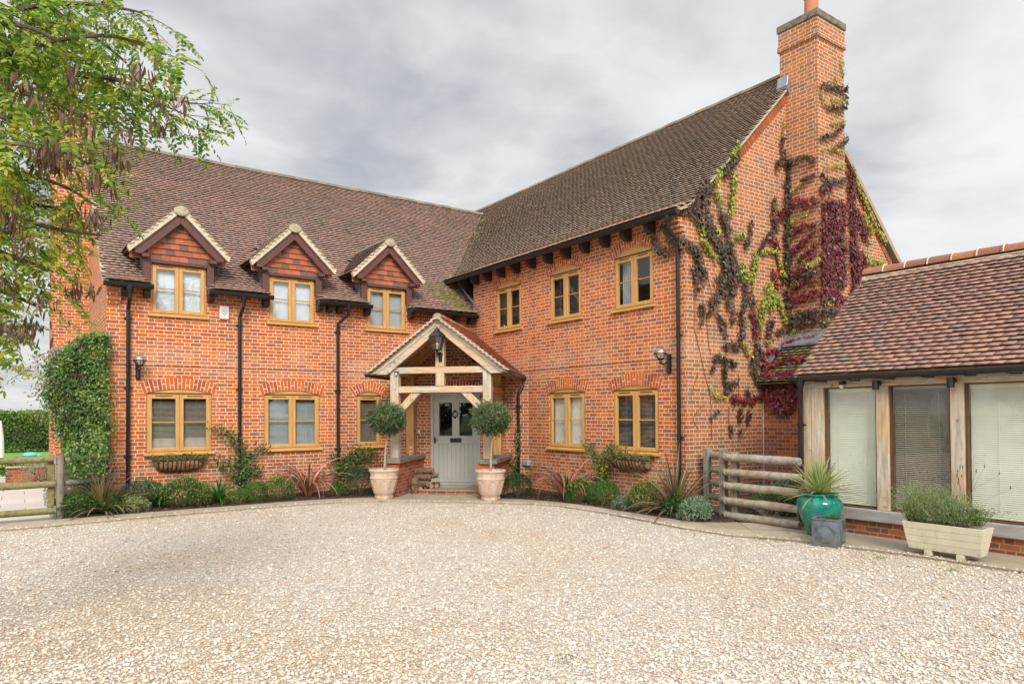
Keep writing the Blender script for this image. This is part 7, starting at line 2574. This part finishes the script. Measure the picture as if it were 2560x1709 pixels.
# planting in the wall baskets
for Mx, x0, x1, lb_ in ((MA, -7.62, -6.64, 'trailing plants with one dark red bloom in the left wall basket'), (MBm, 5.30, 6.35, 'sparse trailing plants in the right wall basket')):
    t = thing('basket_plants', tuple(Mx @ Vector(((x0 + x1) / 2, -0.1, 0.87))), lb_, 'plant', 'plants in the wall baskets')
    N = 1500
    f = rng.random(N)
    hh = 0.06 + 0.11 * np.abs(np.sin(f * 9 + x0)) * rng.random(N)
    lx = x0 - 0.04 + (x1 - x0 + 0.08) * f
    ly = -0.12 + rng.normal(0, 0.07, N)
    lz = 0.87 + hh * rng.random(N) ** 0.7 + 0.02 - 0.08 * (rng.random(N) < 0.12)
    R3 = np.array(Mx.to_3x3())
    pos = np.stack([lx, np.minimum(ly, -0.02), lz], 1) @ R3.T
    lf = Leaves('oval')
    pal = [(0.10, 0.17, 0.04), (0.16, 0.22, 0.06), (0.22, 0.26, 0.10), (0.30, 0.24, 0.08), (0.28, 0.13, 0.07)]
    lf.put(pos, rdir(N) + (0, 0, 0.4), rdir(N) + (0, 0, 1), 0.036 * rng.uniform(.6, 1.3, N), 0.017, pick(pal, N))
    lf.build('foliage', M['leaf'], t)
    b = MB(Mx)
    b.c = (0.22, 0.01, 0.035)
    fx = x0 + (x1 - x0) * (0.57 if x0 < 0 else 0.62)
    for k in range(7):
        a = k * 0.9
        b.ball((fx + 0.018 * math.cos(a), -0.15 + 0.018 * math.sin(a), 1.0 + 0.004 * k if x0 < 0 else 0.965), 0.017, 6, 4, (1, 1, .6))
    b.build('flower', M['leaf'], t)


# climbing plants trained on the walls
def vine(name, label, paths, pal, leaf, dens, spread, out, mat='leaf', shape='oval', stem=0.006, extra=None, droop=0.2, group=None, stem_mat='stem'):
    """paths: list of polylines; leaves crowd round them"""
    o = np.array(out, float)
    base = paths[0][0]
    t = thing(name, tuple(base), label, 'climber', group)
    b = MB()
    lf = Leaves(shape)
    for pth in paths:
        sp = smooth_path(pth, 6)
        b.tube(sp, [stem] * (len(sp) - 1) + [stem * 0.4], 5)
        A = np.array([tuple(p) for p in sp])
        sl = np.r_[0, np.cumsum(np.linalg.norm(np.diff(A, axis=0), axis=1))]
        n = max(4, int(sl[-1] * dens))
        s = rng.random(n) * sl[-1]
        pos = np.stack([np.interp(s, sl, A[:, k]) for k in range(3)], 1) + rng.normal(0, spread, (n, 3)) * (1 - 0.6 * np.abs(o)) + o * np.abs(rng.normal(0.03, 0.04, (n, 1)))
        ax = rng.normal(0, 0.7, (n, 3)) + o * 0.3 - np.array((0, 0, droop))
        lf.put(pos, ax, o + rng.normal(0, 0.5, (n, 3)) + (0, 0, 0.4), leaf * rng.uniform(.6, 1.3, n), leaf * 0.55, pick(pal, n))
    lf.build('foliage', M[mat], t)
    b.build('stem', M[stem_mat], t, smooth=True)
    return t


ax_ = lambda x, z, y=-0.10: (x, y, z)
ROSE = [(0.06, 0.115, 0.03), (0.085, 0.15, 0.038), (0.13, 0.22, 0.055), (0.05, 0.09, 0.035)]
vine('climbing_rose', 'climbing rose twisted round the second downpipe, left of the middle window', [
    [ax_(-5.93, 0.08), ax_(-5.86, 0.5), ax_(-5.90, 0.92), ax_(-6.05, 1.28), ax_(-6.30, 1.50), ax_(-6.55, 1.50)], [ax_(-5.86, 0.5), ax_(-5.98, 0.78), ax_(-6.30, 0.80), ax_(-6.45, 0.85)], [ax_(-5.86, 0.45), ax_(-5.66, 0.62), ax_(-5.56, 0.55)],
    [ax_(-5.88, 0.8), ax_(-5.68, 1.02), ax_(-5.52, 1.08), ax_(-5.45, 1.12)], [ax_(-5.88, 0.40), ax_(-6.12, 0.55), ax_(-6.2, 0.48)]], ROSE, 0.072, 190, 0.07, (0, -1, 0), group='roses on the walls')
vine('climbing_rose', 'low climbing rose under the narrow window by the third downpipe', [
    [ax_(-3.80, 0.08), ax_(-3.78, 0.45), ax_(-3.85, 0.80), ax_(-3.98, 0.95)], [ax_(-3.79, 0.42), ax_(-3.5, 0.78), ax_(-3.2, 0.72), ax_(-2.95, 0.85)], [ax_(-3.78, 0.5), ax_(-3.4, 0.92), ax_(-3.25, 0.98)],
    [ax_(-3.79, 0.3), ax_(-3.5, 0.52), ax_(-3.3, 0.5)], [ax_(-3.4, 0.7), ax_(-3.0, 0.95), ax_(-2.75, 0.8)]], ROSE, 0.066, 200, 0.085, (0, -1, 0), group='roses on the walls')
bx_ = lambda y, z, x=-0.10: (x, y, z)
t = vine('yellow_climber', 'climber with small yellow flowers beside the right wall basket', [
    [bx_(-5.05, 0.08), bx_(-5.0, 0.5), bx_(-4.93, 0.9), bx_(-4.70, 1.08), bx_(-4.55, 1.12)], [bx_(-5.02, 0.3), bx_(-5.06, 0.7), bx_(-5.22, 1.0), bx_(-5.42, 1.12), bx_(-5.62, 0.98), bx_(-5.80, 0.92)], [bx_(-5.02, 0.2), bx_(-5.1, 0.5), bx_(-5.2, 0.75)]],
    GM, 0.068, 210, 0.065, (-1, 0, 0), stem=0.012)
b = MB()
b.c = (0.75, 0.50, 0.03)
for k in range(26):
    b.ball((-0.17 + U(-.03, .03), -5.1 + rnd.gauss(0, 0.10), 0.45 + U(-.1, .3)), 0.015, 6, 4, (.7, 1.2, 1.2))
b.build('flower', M['leaf'], t)
pd = lambda u, z, m_=-1.80: tuple(MD @ Vector((u, m_, z)))
vine('vine', 'vine climbing the porch downpipe', [[pd(1.42, 0.1), pd(1.40, 0.6), pd(1.48, 1.0), pd(1.44, 1.3), pd(1.52, 1.50)], [pd(1.4, 0.4), pd(1.28, 0.75), pd(1.33, 0.95)]], ROSE, 0.075, 75, 0.05, (-.7, -.7, 0), stem=0.007)
vine('vine', 'lime green vine leaves round the grey socket box', [[bx_(-2.10, 0.1), bx_(-2.20, 0.5), bx_(-2.3, 0.62)], [bx_(-2.2, 0.3), bx_(-2.6, 0.42), bx_(-2.75, 0.62)], [bx_(-2.15, 0.4), bx_(-2.05, 0.62)]], [(0.16, 0.30, 0.04), (0.22, 0.36, 0.06), (0.30, 0.36, 0.07)], 0.085, 55, 0.07, (-1, 0, 0), shape='lobed')

# big climber on the left corner
t = thing('climbing_shrub', (-8.8, 0.1, 0.04), 'tall dense green climber covering the left corner of the house', 'climber')
N = 13000
zz = 0.45 + 2.95 * rng.random(N)
topf = np.interp(zz, [0.1, 0.6, 1.2, 2.0, 2.7, 3.1, 3.45], [0.30, 0.42, 0.66, 0.98, 0.98, 0.66, 0.16])
fx = rng.random(N)
x1_ = np.interp(zz, [0, 1.0, 1.6, 3.5], [-8.52, -8.46, -8.40, -8.44])
xx = x1_ - fx * topf + rng.normal(0, 0.06, N)
yy = -0.02 - 0.10 * np.sin(xx * 7 + zz * 4) * np.cos(zz * 5) + 0.30 * fx + rng.normal(0, 0.07, N) - np.interp(zz, [0, 1.2, 2.4], [0.42, 0.34, 0.08])
lum = 0.5 + 0.5 * np.sin(xx * 9 + 3 * np.sin(zz * 3.1)) * np.cos(zz * 6.3 + xx * 4)
keep = (lum > 0.16) | (rng.random(N) < 0.35)
P = np.stack([xx, yy - 0.07 * lum, zz], 1)[keep]
lum = lum[keep]
N = len(P)
lf = Leaves('oval')
CL = [(0.045, 0.105, 0.022), (0.065, 0.14, 0.03), (0.10, 0.19, 0.038), (0.16, 0.25, 0.05), (0.28, 0.31, 0.06)]
lf.put(P, rng.normal(0, 0.6, (N, 3)) + (-0.2, -0.2, -0.4), np.array((0, -1, 0.5)) + rng.normal(0, 0.5, (N, 3)), 0.068 * rng.uniform(.6, 1.25, N), 0.034, pick(CL, N, 0.1 + 0.5 * lum + 0.25 * rng.random(N)))
# loose sprays to the left
n = 700
lf.put(np.stack([rng.uniform(-9.12, -8.52, n), rng.normal(-0.98, 0.09, n), rng.uniform(0.72, 1.32, n)], 1), rng.normal(0, 0.6, (n, 3)) + (-0.2, -0.2, -0.4), np.array((0, -1, 0.5)) + rng.normal(0, 0.5, (n, 3)), 0.06, 0.034, pick(CL, n, 0.25 + 0.5 * rng.random(n)))
spr = [[(-9.1, 0.12, 2.5), (-9.45, 0.0, 2.75), (-9.75, -0.05, 2.60), (-9.95, -0.05, 2.45)], [(-9.1, 0.1, 2.2), (-9.4, 0.0, 2.35), (-9.6, -0.05, 2.15)], [(-9.1, 0.1, 2.0), (-9.35, 0.0, 1.9), (-9.5, 0.0, 1.75)], [(-9.0, 0.1, 2.8), (-9.3, 0.0, 2.98), (-9.55, 0.0, 2.9)], [(-8.95, 0.1, 1.7), (-9.2, 0.0, 1.55), (-9.3, 0, 1.4)]]
b = MB()
for pth in spr:
    sp = smooth_path(pth, 6)
    b.tube(sp, [0.006] * (len(sp) - 1) + [0.002], 5)
    A = np.array([tuple(p) for p in sp])
    n = 130
    k = rng.integers(0, len(A), n)
    lf.put(A[k] + rng.normal(0, 0.075, (n, 3)), rng.normal(0, 0.6, (n, 3)) + (-0.3, 0, -0.4), rdir(n) + (0, -1, 0), 0.05 * rng.uniform(.6, 1.2, n), 0.026, pick([(0.10, 0.16, 0.04), (0.20, 0.20, 0.06), (0.30, 0.26, 0.10), (0.22, 0.12, 0.05)], n))
lf.build('foliage', M['leaf_gloss'], t)
for k in range(16):
    x = -8.6 - 0.03 * k
    b.tube(smooth_path([(x + U(-.05, .05), -0.1, 0.05), (x + U(-.1, .1), 0.0, 1.1), (x + U(-.15, .1), 0.05, 2.2), (x + U(-.1, .2), 0.08, 3.0)], 4), 0.011, 5)
b.build('stem', M['stem'], t, smooth=True)
b = MB()
b.box((-9.12, 0.28, 0.05), (-8.45, 0.33, 3.0))
b.build('trellis', M['stem'], t)

# creeper over the gable and the chimney
t = thing('virginia_creeper', (1.0, -7.2, 0.05), 'virginia creeper turning red and purple over the gable and chimney', 'climber')
OUTW = {'G': (0, -1, 0), 'F': (0, -1, 0), 'L': (-1, 0, 0), 'B': (-1, 0, 0), 'W': (-1, 0, 0), 'R': (-0.64, 0, 0.77)}
CPAL = {'d': [(0.11, 0.083, 0.052), (0.13, 0.085, 0.063), (0.085, 0.088, 0.043), (0.14, 0.07, 0.06), (0.07, 0.07, 0.038)],
        'p': [(0.18, 0.038, 0.045), (0.135, 0.038, 0.045), (0.22, 0.05, 0.045), (0.11, 0.042, 0.042), (0.15, 0.055, 0.06), (0.16, 0.075, 0.05)],
        'r': [(0.30, 0.025, 0.034), (0.22, 0.020, 0.034), (0.36, 0.05, 0.035), (0.17, 0.02, 0.04)],
        'g': [(0.22, 0.32, 0.035), (0.15, 0.27, 0.035), (0.34, 0.38, 0.06), (0.28, 0.34, 0.05)],
        'y': [(0.46, 0.44, 0.07), (0.54, 0.46, 0.10), (0.38, 0.38, 0.06), (0.50, 0.30, 0.08)]}
CN = {'d': 'bronze_leaves', 'p': 'purple_leaves', 'r': 'red_leaves', 'g': 'green_leaves', 'y': 'yellow_leaves'}
LFS = {k: Leaves('lobed') for k in CN}
b = MB()
for pl, c, w, pts in CREEPER:
    o = np.array(OUTW[pl], float)
    sp = smooth_path(pts, 6)
    A = np.array([tuple(p) for p in sp])
    A += o * 0.008
    b.tube([tuple(p) for p in A], 0.0045, 4)
    sl = np.r_[0, np.cumsum(np.linalg.norm(np.diff(A, axis=0), axis=1))]
    n = max(4, int((sl[-1] + 0.05) * (75 + 1500 * w)))
    s = rng.random(n) * sl[-1]
    tang = np.cross(o, (0, 0, 1.0))
    tang /= np.linalg.norm(tang)
    upv = np.cross(tang, o)
    sd = w * 0.36 + 0.011
    du, dv = rng.normal(0, sd, n), rng.normal(0, sd, n)
    pos = np.stack([np.interp(s, sl, A[:, k]) for k in range(3)], 1) + tang * du[:, None] + upv * dv[:, None] + o * rng.uniform(0.012, 0.075, (n, 1))
    small = 0.62 if c == 'y' and w < 0.04 else 1.0
    L_ = 0.066 * rng.uniform(.55, 1.15, n) * small
    axd = -np.array((0, 0, 1.0)) + rng.normal(0, 0.45, (n, 3)) + o * 0.25
    mixc = rng.random(n)
    cols = pick(CPAL[c], n)
    alt = {'d': 'p', 'p': 'r', 'r': 'p', 'g': 'y', 'y': 'g'}[c]
    k = mixc < (0.08 if c == 'd' else 0.26)
    cols[k] = pick(CPAL[alt], int(k.sum()))
    LFS[c].put(pos, axd, o + rng.normal(0, 0.28, (n, 3)) + np.array((0, 0, 0.25)), L_, L_ * 0.92, cols)
for k in LFS:
    LFS[k].build(CN[k], M['leaf_gloss'], t)
for pts in STEMS:
    b.tube([tuple(p) for p in smooth_path(pts, 4)], 0.006, 5)
b.build('stem', M['stem_red'], t, smooth=True)

# robinia overhanging from the left
t = thing('robinia_tree', (-10.95, -9.7, 0.0), 'robinia tree with feathery leaves and brown seed pods overhanging from the left', 'tree')
tw, crown = MB(), Leaves('oval')
tk = MB()
trunk = smooth_path([(-10.95, -9.7, 0), (-10.98, -9.72, 1.2), (-10.9, -9.68, 2.6), (-11.0, -9.75, 4.2), (-10.9, -9.6, 6.2)], 5)
tk.tube(trunk, [0.22 - 0.15 * i / (len(trunk) - 1) for i in range(len(trunk))], 14)
TPAL = [(0.10, 0.20, 0.03), (0.16, 0.29, 0.045), (0.25, 0.39, 0.06), (0.38, 0.47, 0.075), (0.56, 0.53, 0.08)]


def compound(base, d, L, pal_shift):
    """one pinnate leaf"""
    n = rnd.randint(6, 9)
    d = d / np.linalg.norm(d)
    up = np.array((0, 0, 1.0))
    side = np.cross(d, up)
    if np.linalg.norm(side) < 0.2:
        side = np.cross(d, (1, 0, 0))
    side /= np.linalg.norm(side)
    side = unit((side + rng.normal(0, 0.35, 3))[None])[0]
    nrm = np.cross(side, d)
    ts = np.repeat(np.linspace(0.16, 0.96, n), 2)
    sg = np.tile([1, -1], n)
    pos = base + d * (ts * L)[:, None] - up * (0.22 * L * ts ** 2)[:, None]
    ax = side * sg[:, None] + d * 0.35 + rng.normal(0, 0.14, (2 * n, 3)) - up * 0.25
    pos = np.vstack([pos, base + d * L - up * 0.22 * L])
    ax = np.vstack([ax, d - up * 0.4])
    m_ = len(pos)
    ll = L * 0.235 * rng.uniform(0.85, 1.1, m_) * np.r_[np.repeat(np.interp(np.linspace(0, 1, n), [0, .4, 1], [.75, 1, .85]), 2), 1]
    c = np.clip(pal_shift + rng.normal(0, 0.35, m_), 0, 0.99)
    crown.put(pos, ax, nrm + rng.normal(0, 0.25, (m_, 3)), ll, ll * 0.48, pick(TPAL, m_, c, 0.08))
    if rnd.random() < 0.6:
        e = base + d * L - up * 0.22 * L
        mid = base + d * L * .5 - up * 0.055 * L
        tw.tube([tuple(base), tuple(mid), tuple(e)], 0.0012, 3, False)


for bi, br in enumerate(BRANCHES):
    sp = smooth_path(br, 8)
    A = np.array([tuple(p) for p in sp])
    near = Vector(A[0])
    k = min(range(len(trunk)), key=lambda i: abs(trunk[i].z - (near.z - 0.5)))
    if bi not in (3, 4, 18):
        tk.tube(smooth_path([tuple(trunk[k]), tuple(trunk[k].lerp(near, 0.5) + Vector((0, 0, 0.12))), tuple(near)], 4), [0.05] * 4 + [0.03] * 5, 7)
    m_ = len(A)
    frac = 1.0 if bi in (0, 2, 3) else 0.9 if bi == 1 else 0.80 if A[0][2] > 3.4 else 0.70
    m8 = m_ if frac == 1.0 else int(m_ * (frac - 0.03))
    tw.tube([tuple(p) for p in A[:m8]], [0.018 * (1 - i / m_) + 0.003 for i in range(m8)], 6)
    sl = np.r_[0, np.cumsum(np.linalg.norm(np.diff(A, axis=0), axis=1))]
    s = 0.02
    stop = sl[-1] * frac
    while s < stop:
        base = np.array([np.interp(s, sl, A[:, q]) for q in range(3)])
        j = min(int(np.searchsorted(sl, s)), m_ - 1)
        fw_ = A[min(j + 1, m_ - 1)] - A[max(j - 1, 0)]
        fw_ = fw_ / np.linalg.norm(fw_)
        s += U(0.034, 0.066) * (0.62 if s < 0.5 * sl[-1] else 1.0)
        # a side twig carrying several leaves
        dr_ = unit((fw_ * U(0.3, 0.9) + rng.normal(0, 0.75, 3) + np.array((0, 0, -0.15)))[None])[0]
        tl = U(0.10, 0.34)
        e = base + dr_ * tl - np.array((0, 0, 0.10 * tl))
        tw.tube([tuple(base), tuple((base + e) / 2 + np.array((0, 0, 0.012))), tuple(e)], [0.0035, 0.0026, 0.0015], 4, False)
        low = 0.25 + 0.35 * rnd.random() + (0.25 if A[0][2] < 3.6 else 0)
        for q in range(rnd.randint(2, 4)):
            f = U(0.25, 1.0)
            dd = dr_ * 0.6 + rng.normal(0, 0.6, 3) + np.array((0, 0, -0.25))
            compound(base + (e - base) * f, dd, U(0.15, 0.235) * (1.15 if A[0][2] < 3.4 else 1.0), low)
    if bi in (0, 2, 3):
        compound(A[-1], (A[-1] - A[-3]), 0.2, 0.3)
crown.build('crown', M['leaf_tree'], t)
tk.build('trunk', M['bark_dark'], t, smooth=True)
tw.build('twigs', M['bark_dark'], t)
cc_ = np.array(cam.location)
for p in PODS:
    pd_ = Leaves('oval')
    n = rnd.randint(16, 30)
    q = np.array(p)
    q = cc_ + (q - cc_) * U(0.84, 0.93)
    pos = q + rng.normal(0, 1, (n, 3)) * (0.042, 0.042, 0.03)
    L_ = rng.uniform(0.055, 0.09, n)
    pd_.put(pos, np.array((0, 0, -1.0)) + rng.normal(0, 0.22, (n, 3)), rdir(n), L_, L_ * 0.2, pick([(0.115, 0.052, 0.032), (0.075, 0.038, 0.027), (0.17, 0.08, 0.045)], n))
    pd_.build('seed_pods', M['leaf_gloss'], t)

# wood behind the camera, seen only mirrored in the panes
lf = Leaves('kite')
for x, y, r, h in ((-30, -44, 6, 11), (-19, -47, 7, 13), (-8, -48, 6, 10), (3, -46, 6.5, 12), (-41, -30, 6, 11), (-44, -15, 6, 12), (-40, -2, 5, 9), (14, -44, 6, 11), (-27, -50, 7, 14)):
    n = 1500
    d_ = rdir(n)
    p_ = np.array((x, y, h * 0.52)) + d_ * (0.7 + 0.3 * rng.random((n, 1))) * np.array((r, r, h * 0.5)) * lumpf(d_, int(x + y) % 97, 9, 0.3)[:, None]
    lf.put(p_, rdir(n), d_ + rng.normal(0, 0.4, (n, 3)), 1.3, 0.8, pick(GM, n))
kind(lf.build('wood', M['leaf']), 'stuff')

# weeds at the edge of the gravel and in the lead planter
WD = [(-1.16, -9.78, 0.06, 'weed tuft on the gravel in front of the teal pot'), (-1.28, -9.55, 0.05, 'small weed tuft at the path edge by the log gate'), (-1.253, -11.224, 0.035, 'weed tuft on the gravel before the left end of the trough'), (-3.75, -2.38, 0.05, 'weed tuft at the foot of the left terracotta pot'),
      (-1.337, -12.04, 0.035, 'weed tuft on the gravel before the right end of the trough'), (-9.3, -2.15, 0.07, 'grass tuft at the kerb in front of the field gate'), (-7.6, -1.98, 0.05, 'grass tuft at the kerb before the euphorbia'), (-6.58, -11.66, 0.06, 'flat patch of moss in the middle of the gravel')]
for x, y, r, lb_ in WD:
    t = thing('weed', (x, y, 0.01), lb_, 'weed', 'weeds in the gravel')
    lf = Leaves('oval')
    n = 34
    p = np.stack([x + rng.normal(0, r, n), y + rng.normal(0, r, n), 0.015 + rng.random(n) * 0.02], 1)
    lf.put(p, rdir(n) + (0, 0, 0.4), rdir(n) + (0, 0, 1), 0.026, 0.011, pick([(0.15, 0.22, 0.05), (0.20, 0.27, 0.06), (0.24, 0.26, 0.08)], n))
    lf.build('foliage', M['leaf'], t)
t = thing('weed', tuple(MLd @ Vector((0.05, 0.1, 0.3))), 'green weeds growing in the lead planter', 'weed')
lf = Leaves('oval')
n = 160
p = np.stack([rng.normal(0.06, 0.06, n), rng.normal(0.09, 0.03, n), 0.30 + rng.random(n) * 0.10], 1)
p = np.array([tuple(MLd @ Vector(q)) for q in p])
lf.put(p, rdir(n) + (0, 0, 0.6), rdir(n) + (0, 0, 1), 0.03, 0.012, pick(GM, n))
lf.build('foliage', M['leaf'], t)
